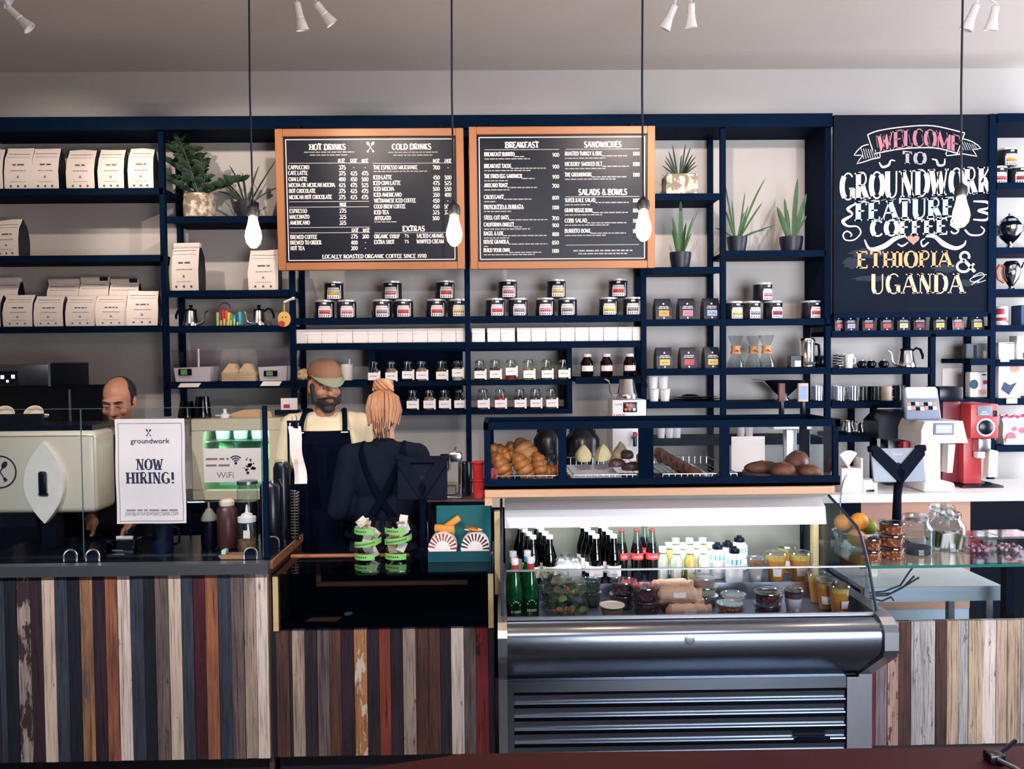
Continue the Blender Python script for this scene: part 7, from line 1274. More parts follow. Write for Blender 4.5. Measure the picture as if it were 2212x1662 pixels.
for i in range(7):
    f = i/6; px = 1428+76*f; py = 984+42*f; Y = 3.63-.15*f; x, y, z = at(px, py, Y); t = thing('banana_bread_slice', f'dark loaf slice, {ORD[i]} of the row sloping down from the rear of the tray', 'bread slice', (x, y, z), 0, 'dark loaf slices'); t.rotation_euler = (rad(-35), .2*(i % 2), rad(35+8*(i % 3))); hz = .034
    MB().prism([(-.03, -hz), (.03, -hz), (.034, .012), (.02, .03), (0, .036), (-.02, .03), (-.034, .012)], -.009, .009, BAN).build('slice_crumb', t); MB().tube([(.033, 0, .008), (.02, 0, .03), (0, 0, .0365), (-.02, 0, .03), (-.033, 0, .008)], .0065, CRO if i < 2 else BUN, 6).build('slice_crust', t)
BDW = M('board_wood', '#b98a5e', .55, var=.2, scale=6, st=(1, 6, 6), hx2='#9a6a45'); Y = 3.42; pl = [Pz(x, y, zq+.02) for x, y in ((1600, 998), (1640, 1038), (1655, 1042), (1768, 1041), (1776, 1034), (1770, 995))]
pl2 = [(p.x, max(3.425, min(3.72, p.y))) for p in (P(1650, 1040, 3.43), P(1770, 1040, 3.43), P(1778, 1036, 3.45), P(1765, 1000, 3.70), P(1605, 1000, 3.70), P(1603, 1004, 3.66))]
tag(MB().prism(pl2, zq, zq+.018, BDW, 'z').build('serving_board'), 'wooden serving board under the buns in the display', 'board')
zbd = zq+.0185
for i, (px, Y, r, m, lb, nm) in enumerate(((1648, 3.60, (.085, .05, .032), CIN, 'long flat brown roll at the back edge of the wooden board', 'cinnamon_roll'), (1690, 3.50, (.057, .05, .036), CIN, 'round crumbly roll at the front of the wooden board', 'cinnamon_roll'), (1748, 3.49, (.05, .045, .03), CIN, 'round crumbly roll at the end of the wooden board', 'cinnamon_roll'), (1722, 3.61, (.075, .055, .06), BUN, 'big glossy brown bun rising at the back of the board', 'glazed_bun'))):
    x = X_(px, 1010, Y); t = thing(nm, lb, 'pastry', (x, Y, zbd+r[2]*.56), .3*i, 'rolls on the wooden board'); rr = random.Random(20+i); b = MB(); b.ell((0, 0, 0), r, m, 22)
    for v in b.v:
        v *= 1+.06*sin(40*v.x+i)*cos(50*v.z); v.z = max(v.z, -r[2]*.55)
    b.build('bun_crust', t); MB().tube([(r[0]*.12*k_*cos(k_*1.1)*.5, r[1]*.12*k_*sin(k_*1.1)*.5, r[2]*(.99-.008*k_*k_*.5)) for k_ in range(9)], .004, CRO, 5).build('swirl', t)
x, y, z = at(1066, 1010, 3.47); tag(MB().box(-.012, .02, 0, .003, 0, .07, RD).build('red_label'), 'red card standing at the edge of the croissants', 'card', loc=(x, 3.46, zq)); x, y, z = at(1075, 970, 3.66); tag(MB().box(-.02, .02, 0, .003, 0, z-zq, WHITE).build('name_card'), 'white card standing behind the croissants', 'card', loc=(x, 3.69, zq))
# ------------------------------------------------------------------ drinks and food in the refrigerated case
zF_, zK = zd1+.0008, zd2+.0008
def cx_(px, Y): return X_(px, 1280, Y)
BT = {}
def bottle(kind, px, Y, z, lb, prof, gm, capm, capz, group, liq=None, liqm=None, lab=None, cat='bottle', extra=None):
    loc = (cx_(px, Y), Y, z)
    if kind in BT: return dup(BT[kind], loc, lb, 0, group)
    t = thing('drink_bottle', lb, cat, loc, 0, group); MB().lathe(prof, gm, n=20).build('bottle_glass', t)
    if liq: b = MB().lathe(liq, liqm, n=18); b.build('drink', t)
    b = MB().lathe(capz, capm, n=16); b.build('cap', t)
    if lab:
        for nm, r_, z0, z1, m, a0, a1 in lab:
            b = MB(); b.grid(lambda u, v: (r_*cos(rad(a0+(a1-a0)*u)), r_*sin(rad(a0+(a1-a0)*u)), z0+(z1-z0)*v), 12, 1, m)
            if extra and nm == 'label': extra(b, r_)
            b.build('bottle_'+nm, t)
    BT[kind] = t; return t
def wraptext(s, h, z, w, m):
    def f(b, r_):
        k_ = len(b.v); FT(b, s, 0, z, h, m, w=w)
        for i in range(k_, len(b.v)): v = b.v[i]; a = v.x/r_; b.v[i] = Vector(((r_+.0008)*sin(a), -(r_+.0008)*cos(a), v.z))
    return f
KO = GL('cola_glass', '#c9dfd6', .8, .02, .06); COLA = M('cola', '#170e14', .15); CAPR = M('crown_cap', '#7a3a34', .4, .5); CRD = M('cola_red', '#d9363e', .5, var=.04)
kp = [(.026, 0), (.029, .006), (.026, .06), (.03, .11), (.0285, .135), (.015, .195), (.0125, .225)]
for i, (px, Y, lb) in enumerate(((1343, 3.63, 'cola bottle with red label nearest the brown bottles'), (1376, 3.63, 'cola bottle with red label, middle of the front three'), (1409, 3.63, 'cola bottle with red label nearest the white-capped juices'), (1392, 3.74, 'cola bottle standing behind the front three'))):
    bottle('cola', px, Y, zK, lb, kp, KO, CAPR, [(.0135, .22), (.015, .224), (.013, .233), (.001, .234)], 'cola bottles', [(.024, .003), (.027, .008), (.0245, .06), (.028, .11), (.0265, .135), (.0185, .17), (.001, .171)], COLA, [('label', .0302, .098, .128, CRD, -175, -5)], extra=wraptext('Coca-Cola', .013, .107, .044, WHITE))
GG = GL('green_bottle_glass', '#8fd0ac', .9, .02, .06); GW2 = M('green_water', '#1f6b48', .2); BLC = M('blue_neck', '#3f8fc4', .4); wp = [(.03, 0), (.033, .006), (.033, .12), (.014, .2), (.0125, .232)]
STAR = M('silver_print', '#a9bcb4', .5)
def star(b, r_):
    for a in range(-120, -55, 12): b.grid(lambda u, v: ((r_+.0008)*cos(rad(a+7*u)), (r_+.0008)*sin(rad(a+7*u)), .075+.006*v-.0006*(a+90)**2*.03), 2, 1, STAR); b.grid(lambda u, v: ((r_+.0008)*cos(rad(a+8*u)), (r_+.0008)*sin(rad(a+8*u)), .03+.01*v), 2, 1, STAR)
for i, (kd, px, Y, z, lb, nm) in enumerate((('wr', 1113, 3.30, zF_, 'green water bottle with red neck ring at the front nearest the case end', RD), ('wr', 1147, 3.32, zF_, 'green water bottle with red neck ring at the front beside the salads', RD), ('wb', 1109, 3.43, zF_, 'green water bottle with blue neck ring in the back nearest the case end', BLC), ('wb', 1140, 3.44, zF_+.012, 'green water bottle with blue neck ring in the back beside the dark bottles', BLC))):
    if i == 3: z = zF_
    bottle(kd, px, Y, z, lb, wp, GG, WHITE, [(.0145, .222), (.0155, .226), (.0155, .246), (.001, .247)], 'green water bottles', [(.029, .003), (.0315, .008), (.0315, .118), (.014, .19), (.001, .191)], GW2, [('ring', .0152, .2, .222, nm, -180, 180), ('label', .0334, .03, .08, GG, -150, -30)], extra=star)
BRG = GL('dark_brown_glass', '#1d1420', .9, .02, .06); KOM = M('dark_brew', '#0c0a14', .2); FRL = M('fruit_label', '#e6dcd0', .6, var=.2); ORD_ = M('orange_fruit_print', '#d99a3c', .6); bp_ = [(.029, 0), (.032, .006), (.032, .12), (.0145, .178), (.013, .205)]
n_ = 0
for gi, (px0, dpx, lab, gname, txt) in enumerate(((1288, 38, JLB, 'dark bottles with plain white labels', 'plain white label'), (1152, 36, FRL, 'dark bottles with fruit labels', 'fruit printed label'))):
    for c in range(2):
        for r_ in range(4):
            row = ['front', 'second', 'third', 'rear'][r_]
            def ex(b, rr, gi=gi):
                if gi:
                    for a, q in ((-115, ORD_), (-80, ORD_)): b.grid(lambda u, v: ((rr+.0008)*cos(rad(a+22*u)), (rr+.0008)*sin(rad(a+22*u)), .05+.022*v), 3, 1, q)
                else:
                    for k_ in range(5): b.grid(lambda u, v: ((rr+.0008)*cos(rad(-115+11*k_+7*u)), (rr+.0008)*sin(rad(-115+11*k_+7*u)), .04+.005*v), 2, 1, OCH)
            bottle('brew%d' % gi, px0+c*dpx-r_*9, 3.60+r_*.075, zK, f'dark bottle with {txt}, {row} in the column ' + (('nearer the colas' if c else 'farther from the colas') if gi == 0 else ('nearer the white jars' if c else 'nearer the green water')), bp_, BRG, WHITE, [(.0145, .2), (.0155, .203), (.015, .216), (.001, .217)], gname, [(.028, .003), (.0305, .008), (.0305, .118), (.012, .17), (.001, .171)], KOM, [('label', .0324, .03, .08, lab, -170, -10)], extra=ex)
MJ = M('milk_white', '#e8e4e2', .4); mj = None
for i, (px, Y, lb) in enumerate(((1212, 3.62, 'small white jar on the raised deck nearest the fruit-label bottles'), (1242, 3.62, 'small white jar on the raised deck nearest the plain-label bottles'), (1222, 3.7, 'small white jar behind the pair on the raised deck'))):
    bottle('mjar', px, Y, zK, lb, [(.028, 0), (.032, .008), (.032, .07), (.024, .085)], MJ, LIDP, [(.026, .084), (.027, .1), (.02, .108), (.001, .109)], 'small white jars', None, None, [('label', .0325, .02, .06, PAPER, -150, -30)], 'jar')
jn = 0
for i, (px, Y, col, lb) in enumerate(((1432, 3.62, 'water', 'white-capped clear bottle nearest the colas'), (1462, 3.6, 'water', 'white-capped clear bottle, second from the colas'), (1491, 3.6, 'ginger', 'white-capped golden juice bottle in front'), (1520, 3.6, 'milky', 'white-capped milky bottle beside the golden one'), (1445, 3.7, 'ginger', 'white-capped golden bottle behind the clear pair'), (1476, 3.69, 'milky', 'white-capped milky bottle in the second row by the golden pair'), (1506, 3.7, 'water', 'white-capped clear bottle in the second row'), (1534, 3.69, 'milky', 'white-capped milky bottle in the second row by the teal bottles'), (1460, 3.79, 'milky', 'white-capped milky bottle at the rear nearest the colas'), (1490, 3.79, 'water', 'white-capped clear bottle at the rear'), (1518, 3.79, 'ginger', 'white-capped golden bottle at the rear'))):
    bottle('juice'+col, px, Y, zK, lb, [(.026, 0), (.0285, .005), (.0285, .095), (.016, .125), (.015, .135)], GLASS, WHITE, [(.0175, .128), (.018, .131), (.018, .152), (.001, .153)], 'white-capped bottles', [(.025, .003), (.0265, .006), (.0265, .094), (.014, .122), (.001, .123)], {'water': M('pale_drink', '#c9ccbc', .3), 'ginger': M('ginger_juice', '#d3b25c', .3), 'milky': M('almond_milk', '#e9e6da', .4)}[col], [('label', .0289, .01, .06, PAPER, -125, -62)])
TQ = M('teal_label', '#2fb5ae', .5)
for i, (px, Y, lb) in enumerate(((1586, 3.58, 'white bottle with teal band and black cap at the front'), (1550, 3.66, 'white bottle with teal band and black cap nearest the juices'), (1572, 3.7, 'white bottle with teal band and black cap behind the front one'), (1597, 3.8, 'white bottle with teal band and black cap at the rear'))):
    bottle('teal', px, Y, zK, lb, [(.036, 0), (.039, .006), (.039, .11), (.022, .132)], M('white_bottle', '#e6eaec', .35), GLB, [(.024, .13), (.025, .134), (.024, .148), (.012, .152), (.012, .16), (.001, .161)], 'teal banded bottles', None, None, [('band', .0394, .085, .108, TQ, -180, 180), ('label', .0396, .03, .07, PAPER, -140, -40)])
OJ = M('orange_juice', '#e8962f', .35, var=.06); OJ2 = M('orange_froth', '#e8c66a', .5, var=.15); TCUP = {}
def juice(px, Y, z, s, lb, kind='oj'):
    loc = (cx_(px, Y), Y, z)
    if kind in TCUP: d = dup(TCUP[kind], loc, lb, rnd.uniform(-.5, .5), 'lidded cups in the case'); d.scale = (s,)*3; return
    t = thing('juice_cup' if kind == 'oj' else 'yogurt_cup', lb, 'cup', loc, 0, 'lidded cups in the case'); t.scale = (s,)*3; MB().lathe([(.031, 0), (.032, .004), (.046, .12), (.048, .122)], TUBP, n=24).build('cup_wall', t); MB().lathe([(.047, .121), (.05, .124), (.046, .13), (.02, .132), (.001, .132)], LIDP, n=24).build('lid', t)
    if kind == 'oj': b = MB().lathe([(.03, .004), (.041, .095), (.001, .095)], OJ, n=22); b.lathe([(.0412, .0955), (.044, .117), (.001, .118)], OJ2, n=22)
    else: b = MB().lathe([(.03, .004), (.0405, .085), (.001, .086)], MJ, n=22); b.lathe([(.0405, .087), (.043, .108), (.001, .112)], M('berry_topping' if kind == 'berry' else 'granola', '#6a4458' if kind == 'berry' else '#9a6a4a', .7, var=.5, scale=90, bump=.6), n=22)
    b.build('drink' if kind == 'oj' else 'yogurt', t); b = MB(); r_ = .0395; b.grid(lambda u, v: ((r_+.006*v)*cos(rad(-125+50*u)), (r_+.006*v)*sin(rad(-125+50*u)), .03+.035*v), 6, 1, PAPER) if kind == 'oj' else b.grid(lambda u, v: (.0375*cos(rad(-100+30*u)), .0375*sin(rad(-100+30*u)), .02+.02*v), 6, 1, PAPER); b.build('cup_label', t); TCUP[kind] = t
for px, Y, z, s, lb in ((1676, 3.58, zK, 1.02, 'orange juice cup on the raised deck beside the granola cup'), (1727, 3.58, zK, 1.02, 'orange juice cup on the raised deck nearest the case end post'), (1700, 3.72, zK, 1.0, 'orange juice cup behind the pair on the raised deck'), (1768, 3.45, zF_, 1.0, 'orange juice cup in the middle of the front deck end'), (1812, 3.30, zF_, .95, 'orange juice cup at the front corner of the case'), (1786, 3.36, zF_, .98, 'orange juice cup tucked behind the front corner one')): juice(px, Y, z, s, lb)
juice(1632, 3.58, zK, .85, 'white yogurt cup topped with granola beside the juices', 'granola'); juice(1714, 3.29, zF_, .85, 'white yogurt cup topped with berries at the front of the case', 'berry')
# salads, tubs, wraps
LETT = M('lettuce', '#6a7d42', .7, var=.4, scale=30, hx2='#a9b468'); KALE = M('kale', '#35503a', .7, var=.5, scale=40, hx2='#5c8058'); TOM = M('tomato', '#9c2f30', .4); BRD = M('crouton', '#b98a58', .8)
sd = None; rr = random.Random(9)
for i, (Y, k_, lb) in enumerate(((3.31, 0, 'clear salad box with tomato and croutons, bottom of the front stack'), (3.31, 1, 'clear salad box of greens, upper in the front stack'), (3.452, 0, 'clear salad box at the back, lower of its pair'), (3.452, 1, 'clear salad box at the back topping its pair'))):
    t = thing('salad_box', lb, 'salad box', (cx_(1221 if Y < 3.4 else 1216, Y), Y, zF_+k_*.0765), .03*i, 'clear salad boxes'); a, q = .088, .062; b = MB()
    ring = lambda s, z: [(-a*s, -q*s, z), (a*s, -q*s, z), (a*s, q*s, z), (-a*s, q*s, z)]; v = ring(.8, 0)+ring(1, .04)+ring(1.06, .043)+ring(.98, .05)+ring(.8, .076); b.add(v, [(j*4+k2, j*4+(k2+1) % 4, j*4+4+(k2+1) % 4, j*4+4+k2) for j in range(4) for k2 in range(4)]+[(3, 2, 1, 0), (16, 17, 18, 19)], TUBP); b.build('box_shell', t); b = MB()
    for j in range(34): blade(b, (rr.uniform(-.06, .06), rr.uniform(-.04, .04), .006+.03*rr.random()), rr.uniform(0, 6.3), rr.uniform(.7, 1.5), .04, .03, KALE if j % 3 else LETT, .6, 4, 'oval')
    b.build('salad_leaves', t); b = MB()
    for j in range(7): b.ell((rr.uniform(-.055, .055), rr.uniform(-.045, -.01), .02+.022*rr.random()), .011, TOM if j % 2 else BRD, 8)
    b.build('toppings', t)
HERB = M('green_herbs', '#55704a', .8, var=.5, scale=60, hx2='#2f4a34'); BER = M('dark_berries', '#3f2030', .5, var=.5, scale=50, hx2='#6a3a44'); SLW = M('pink_slaw', '#b5826a', .7, var=.4, scale=60); DIP = M('cream_dip', '#d5cdb4', .6, var=.1); DIPP = M('pink_dip', '#cf9a8c', .6, var=.1); FRU = M('cut_fruit', '#d6b98a', .5, var=.5, scale=35, hx2='#b5453f')
tub('herb', .045, .06, (cx_(1277, 3.46), 3.46, zF_), 'clear tub of dark greens, lower one behind the salad boxes', KALE, group='deli tubs'); tub('herb2', .042, .055, (cx_(1277, 3.46), 3.46, zF_+.0605), 'clear tub of green herbs stacked behind the salad boxes', HERB, group='deli tubs', bumpy=.007)
tub('slaw', .05, .058, (cx_(1322, 3.28), 3.28, zF_), 'small tub of orange slaw at the front of the case', SLW, group='deli tubs', lidm=MJ)
for i, (px, Y, k_, lb) in enumerate(((1396, 3.34, 0, 'tub of dark berries at the bottom beside the wraps'), (1394, 3.34, 1, 'tub of dark berries topping the one beside the wraps'), (1345, 3.43, 0, 'tub of dark berries behind the slaw tub, lower one'), (1347, 3.43, 1, 'tub of dark berries behind the slaw tub, upper one'))): tub('berry', .056, .058, (cx_(px, Y), Y, zF_+.0585*k_), lb, BER, group='deli tubs', bumpy=.009)
for i, (px, Y, k_, m, kd, lb) in enumerate(((1520, 3.46, 0, DIP, 'dip', 'tub of pale dip at the bottom of the stack of three'), (1520, 3.46, 1, DIP, 'dip', 'tub of pale dip in the middle of the stack of three'), (1518, 3.46, 2, DIPP, 'dipp', 'tub of pink dip on top of the stack of three'))): tub(kd, .06, .04, (cx_(px, Y), Y, zF_+.0405*k_), lb, m, group='deli tubs', lidm=LIDP)
tub('oats', .052, .055, (cx_(1584, 3.42), 3.42, zF_), 'tub of pale oats behind the cut fruit', CREAM, group='deli tubs'); tub('fruit', .052, .058, (cx_(1577, 3.28), 3.28, zF_), 'tub of cut fruit at the front of the case', FRU, group='deli tubs', bumpy=.01)
for k_ in range(2): tub('blue', .053, .048, (cx_(1657, 3.30), 3.30, zF_+.0485*k_), ['tub of blueberries at the front, lower of two', 'tub of blueberries at the front, upper of two'][k_], BER, group='deli tubs', bumpy=.008)
tub('plain', .056, .06, (cx_(1664, 3.44), 3.44, zF_), 'tub of white yogurt behind the blueberries', MJ, group='deli tubs')
WRP = M('butcher_paper', '#cda893', .85, var=.12, scale=40, bump=.4)
for i, (px, Y, z, rz, lb) in enumerate(((1484, 3.27, 0, .05, 'pink paper wrap sandwich at the bottom front'), (1468, 3.37, .0, -.1, 'pink paper wrap sandwich second from the front'), (1440, 3.475, .0, .12, 'pink paper wrap sandwich at the back of the pile'), (1463, 3.32, .058, -.05, 'pink paper wrap sandwich lying on the front two'), (1448, 3.43, .058, .1, 'pink paper wrap sandwich lying on top at the back'))):
    t = thing('wrapped_sandwich', lb, 'wrapped sandwich', (cx_(px, Y), Y, zF_+z+.03), rz, 'paper wrapped sandwiches'); b = MB(); n = 12; b.tube([(-.085+.17*j/n, .002*sin(j), .002*cos(2*j)) for j in range(n+1)], [.012 if j in (0, n) else .029+.0015*sin(3*j+i) for j in range(n+1)], WRP, 12); b.build('paper_wrap', t)
    l = MB(); l.box(-.02, .03, -.0318, -.0305, -.01, .012, PAPER); l.build('sticker', t); MB().prism([(.07, -.02), (.1, -.026), (.1, .022), (.07, .015)], -.012, .012, WRP).build('paper_fold', t)
# ------------------------------------------------------------------ people
def remesh(o, vox, sm=3):
    m = o.modifiers.new('skin', 'REMESH'); m.mode = 'VOXEL'; m.voxel_size = vox; m.use_smooth_shade = True
    s = o.modifiers.new('smooth', 'SMOOTH'); s.factor = .5; s.iterations = sm
SK = M('skin', '#b98068', .5, var=.1, scale=30, sub=.08); SK2 = M('skin_warm', '#c08a70', .5, var=.1, scale=30, sub=.08); EYEW = M('eye_white', '#d8d0cc', .3); IRIS = M('eye_dark', '#231a1c', .3); LIP = M('lips', '#8f5a50', .6); HAIRD = M('dark_hair', '#1e1a20', .7, var=.3, scale=80); BLONDE = M('blonde_hair', '#d3a47c', .5, var=.15, scale=60, st=(1, 1, .15), hx2='#9a6a4c'); HAIRR = M('brown_roots', '#4a3230', .6, var=.3, scale=60)
def xf(mb, T):
    mb.v = [T @ v for v in mb.v]; return mb
def head_prims(b, m):
    b.ell((0, .02, .035), (.075, .094, .088), m, 22); b.ell((0, -.025, -.025), (.063, .068, .085), m, 22); b.ell((0, -.045, -.083), (.043, .043, .036), m, 18); b.cap((0, -.084, .015), .010, (0, -.108, -.026), .0145, m); b.ell((-.012, -.098, -.03), .009, m, 10); b.ell((.012, -.098, -.03), .009, m, 10)
    b.cap((-.038, -.076, .03), .013, (.038, -.076, .03), .013, m); b.ell((-.04, -.068, -.025), (.024, .02, .022), m, 12); b.ell((.04, -.068, -.025), (.024, .02, .022), m, 12); b.ell((0, -.086, -.062), (.026, .012, .012), m, 12)
    for s in (-1, 1): b.ell((s*.077, .012, -.008), (.009, .022, .032), m, 14); b.ell((s*.078, .004, -.032), (.007, .012, .012), m, 10)
def hand_prims(b, w, d, side, m):
    """palm from the wrist along d (fingers slightly curled), five fingers"""
    d = Vector(d).normalized(); f = Vector((0, -1, 0)); n = d.cross(f).normalized()*side; w = Vector(w); b.cap(w, .024, w+d*.075, .03, m, 10); b.cap(w+d*.03+f*.012, .022, w+d*.075+f*.014, .02, m, 10); b.cap(w+d*.03-f*.012, .022, w+d*.075-f*.014, .02, m, 10)
    for i, (o_, L) in enumerate(((.027, .068), (.009, .078), (-.009, .072), (-.026, .056))):
        p = w+d*.085+f*o_; q = p+d*L*.5+n*.008; r_ = q+d*L*.42+n*.022; b.cap(p-d*.015, .0095, q, .009, m, 8); b.cap(q, .009, r_, .0075, m, 8)
    p = w+d*.03+f*.026; b.cap(p, .0125, p+d*.03+f*.022+n*.01, .0105, m, 8); b.cap(p+d*.03+f*.022+n*.01, .0105, p+d*.058+f*.03+n*.018, .0085, m, 8)
def person(lb, loc, rz, s, skin, head_rot, arms, head_off=(0, 0, 0), lids=False):
    t = thing('person', lb, 'person', loc, rz); t.scale = (s,)*3; b = MB(); HC = Vector((0, -.02, 1.615))+Vector(head_off); HT = Matrix.Translation(HC) @ head_rot
    h = MB(); head_prims(h, skin); xf(h, HT); b.v += []; o = len(b.v); b.v += h.v; b.f += [[i+o for i in f] for f in h.f]; b.m += h.m; b.sm += h.sm
    b.cap((0, .02, 1.42), .062, HC+Vector((0, .02, -.07)), .053, skin); b.ell((0, .02, 1.3), (.165, .1, .16), skin, 20); b.ell((0, .015, 1.12), (.14, .095, .16), skin, 20); b.ell((0, .02, .97), (.16, .11, .12), skin, 20); b.cap((-.13, .02, 1.42), .055, (.13, .02, 1.42), .055, skin); b.cap((-.15, .02, 1.41), .058, (.15, .02, 1.41), .058, skin)
    for sd_, (el, wr) in zip((-1, 1), arms):
        sh = Vector((sd_*.175, .02, 1.40)); el, wr = Vector(el), Vector(wr); b.cap(sh, .054, el, .04, skin); b.cap(el, .041, wr, .027, skin); hand_prims(b, wr, wr-el, -sd_, skin)
    for sd_ in (-1, 1): b.cap((sd_*.09, .02, .95), .085, (sd_*.1, .0, .5), .055, skin); b.cap((sd_*.1, 0, .5), .056, (sd_*.1, .03, .09), .036, skin); b.cap((sd_*.1, .05, .04), .035, (sd_*.11, -.12, .03), .03, skin)
    o = b.build('body', t); remesh(o, .0058, 2)
    for sd_ in (-1, 1):
        e = MB(); e.ell((sd_*.031, -.081, .004), (.0125, .0105, .0085), EYEW, 14); e.ell((sd_*.031, -.0905, .003), (.0058, .003, .0058), IRIS, 10); xf(e, HT).build('eye', t)
        e = MB(); e.ell((sd_*.031, -.0805, .009 if not lids else .005), (.0145, .0125, .0085 if not lids else .0105), skin, 14); xf(e, HT).build('upper_lid', t)
        e = MB(); e.tube([(sd_*.012, -.094, .028), (sd_*.032, -.093, .035), (sd_*.05, -.078, .03)], [.004, .0055, .003], HAIRD, 6); xf(e, HT).build('eyebrow', t)
        e = MB(); e.tube([(sd_*.016, -.0935, .013), (sd_*.032, -.0965, .0165), (sd_*.047, -.084, .011)], [.0025, .0038, .0025], skin, 6); xf(e, HT).build('eyelid', t)
    e = MB(); e.tube([(-.023, -.092, -.061), (-.008, -.1, -.0585), (0, -.0995, -.06), (.008, -.1, -.0585), (.023, -.092, -.061)], [.003, .005, .0045, .005, .003], LIP, 8); e.tube([(-.02, -.093, -.065), (0, -.0995, -.0685), (.02, -.093, -.065)], [.003, .006, .003], LIP, 8); xf(e, HT).build('lips', t)
    return t, HT
def trousers(t, m):
    b = MB(); b.ell((0, .02, .97), (.178, .128, .125), m, 20)
    for s in (-1, 1): b.cap((s*.09, .02, .93), .1, (s*.1, .0, .5), .07, m); b.cap((s*.1, 0, .5), .07, (s*.1, .03, .1), .058, m)
    remesh(b.build('trousers', t), .012, 3); b = MB()
    for s in (-1, 1): b.cap((s*.1, .055, .045), .045, (s*.112, -.13, .036), .036, GLB)
    b.build('shoes', t)
def torso(b, m, e=.014):
    b.cap((-.13, .022, 1.41), .062+e*.4, (.13, .022, 1.41), .062+e*.4, m); b.ell((0, .02, 1.3), (.172+e, .107+e, .17), m, 22); b.ell((0, .015, 1.12), (.15+e, .103+e, .17), m, 22); b.ell((0, .02, .98), (.168+e, .118+e, .12), m, 22); b.cap((0, .022, 1.4), .08, (0, .022, 1.455), .066, m)
def sleeves(b, arms, m, full=False, e=.012):
    for sd_, (el, wr) in zip((-1, 1), arms):
        sh = Vector((sd_*.17, .022, 1.40)); el, wr = Vector(el), Vector(wr); q = sh+(el-sh)*(1 if full else .62); b.cap(sh, .06+e, q, .05+e, m)
        if full: b.cap(el, .044+e, wr, .034+e*.6, m)
def torso_r(z):
    xs = (.9, 1.0, 1.12, 1.3, 1.42); return np_(z, xs, (.19, .188, .168, .19, .16)), np_(z, xs, (.148, .146, .132, .14, .1))
def apron(t, m, z0, z1, w0, w1, back=False, strap=True):
    b = MB()
    def f(u, v, off):
        z = z0+(z1-z0)*v; hw = w0 if v < .5 else w0+(w1-w0)*(v-.5)/.5; rx, ry = torso_r(z); rx += .012; ry += .012; x = max(-rx*.97, min(rx*.97, hw*(2*u-1)*(1.0))); y = .02-ry*math.sqrt(max(0.0, 1-(x/rx)**2)); k_ = 1+off
        return (x*k_, .02+(y-.02)*k_-.004-off*.02, z)
    b.grid(lambda u, v: f(u, v, 0), 20, 24, m); b.grid(lambda u, v: f(u, v, .03), 20, 24, m); b.build('apron', t)
# bearded barista with cap
rA = Matrix.Rotation(rad(24), 4, 'Z') @ Matrix.Rotation(rad(9), 4, 'X')
arms1 = ((( -.235, .03, 1.13), (-.262, -.03, .87)), ((.235, .04, 1.13), (.2, -.14, .95)))
Yb1 = 4.25; t, HT = person('bearded man in a cap, cream shirt and black apron looking aside', (X_(704, 900, Yb1), Yb1, 0), rad(4), 1.01, SK, rA, arms1)
trousers(t, M('dark_jeans', '#161c2c', .8)); SHC = M('cream_shirt', '#dccfb2', .85, var=.06, scale=20, bump=.2); b = MB(); torso(b, SHC); sleeves(b, arms1, SHC); o = b.build('shirt', t); remesh(o, .009, 3)
APR = M('black_apron', '#040b1c', .9, var=.15, spec=.05); apron(t, APR, .55, 1.385, .19, .125)
for s in (-1, 1): MB().tube([(s*.11, -.118, 1.375), (s*.108, -.095, 1.43), (s*.098, -.03, 1.487), (s*.085, .05, 1.48), (s*.06, .11, 1.4)], .013, APR, 8).build('apron_strap', t); MB().box(s*.11-.018, s*.11+.018, -.1335, -.1295, 1.377, 1.383, CREAM).build('strap_stitch', t)
b = MB(); b.ell((0, -.05, -.075), (.056, .052, .045), HAIRD, 20); b.ell((0, -.072, -.108), (.036, .034, .026), HAIRD, 16)
for s in (-1, 1): b.cap((s*.068, -.01, -.0), .014, (s*.055, -.04, -.075), .022, HAIRD); b.cap((s*.026, -.094, -.05), .006, (s*.03, -.085, -.075), .008, HAIRD)
b.cap((-.024, -.1, -.0475), .0055, (.024, -.1, -.0475), .0055, HAIRD); xf(b, HT); o = b.build('beard', t); remesh(o, .004, 2)
l = MB(); l.ell((0, -.116, -.0655), (.014, .006, .0045), LIP, 10); xf(l, HT).build('lower_lip', t)
b = MB(); b.ell((0, .035, .03), (.079, .09, .08), HAIRD, 20); b.v = [v for v in b.v]; 
for v in b.v:
    if v.y < -.012: v.y = -.012+(v.y+.012)*.2
xf(b, HT).build('hair', t)
CAP1 = M('tan_cap', '#a26d50', .85, var=.2, scale=14, bump=.2, hx2='#8a6a56'); CAPB = M('cap_brim', '#98a089', .8, var=.1); cp = thing if 0 else None; b = MB(); b.ell((0, .012, .062), (.087, .108, .075), CAP1, 26)
for v in b.v: v.z = max(v.z, .045)
xf(b, HT).build('cap', t); b = MB(); n = 14
for z_ in (0, 1): pass
top = [(.084*sin(rad(-80+160*i/n)), .0-.095*cos(rad(-80+160*i/n))*1.0, .052) for i in range(n+1)]; out = [(.082*sin(rad(-80+160*i/n)), -.01-.165*cos(rad(-80+160*i/n)), .052-.03*cos(rad(-80+160*i/n))+.01*abs(sin(rad(-80+160*i/n)))) for i in range(n+1)]
b.add(top+out, [(i, i+1, n+2+i, n+1+i) for i in range(n)], CAPB, True); b.add([(x, y, z-.006) for x, y, z in top+out], [(i, i+1, n+2+i, n+1+i) for i in range(n)], CAPB, True); b.tube(out, .0035, CAPB, 6); xf(b, HT).build('cap_brim', t)
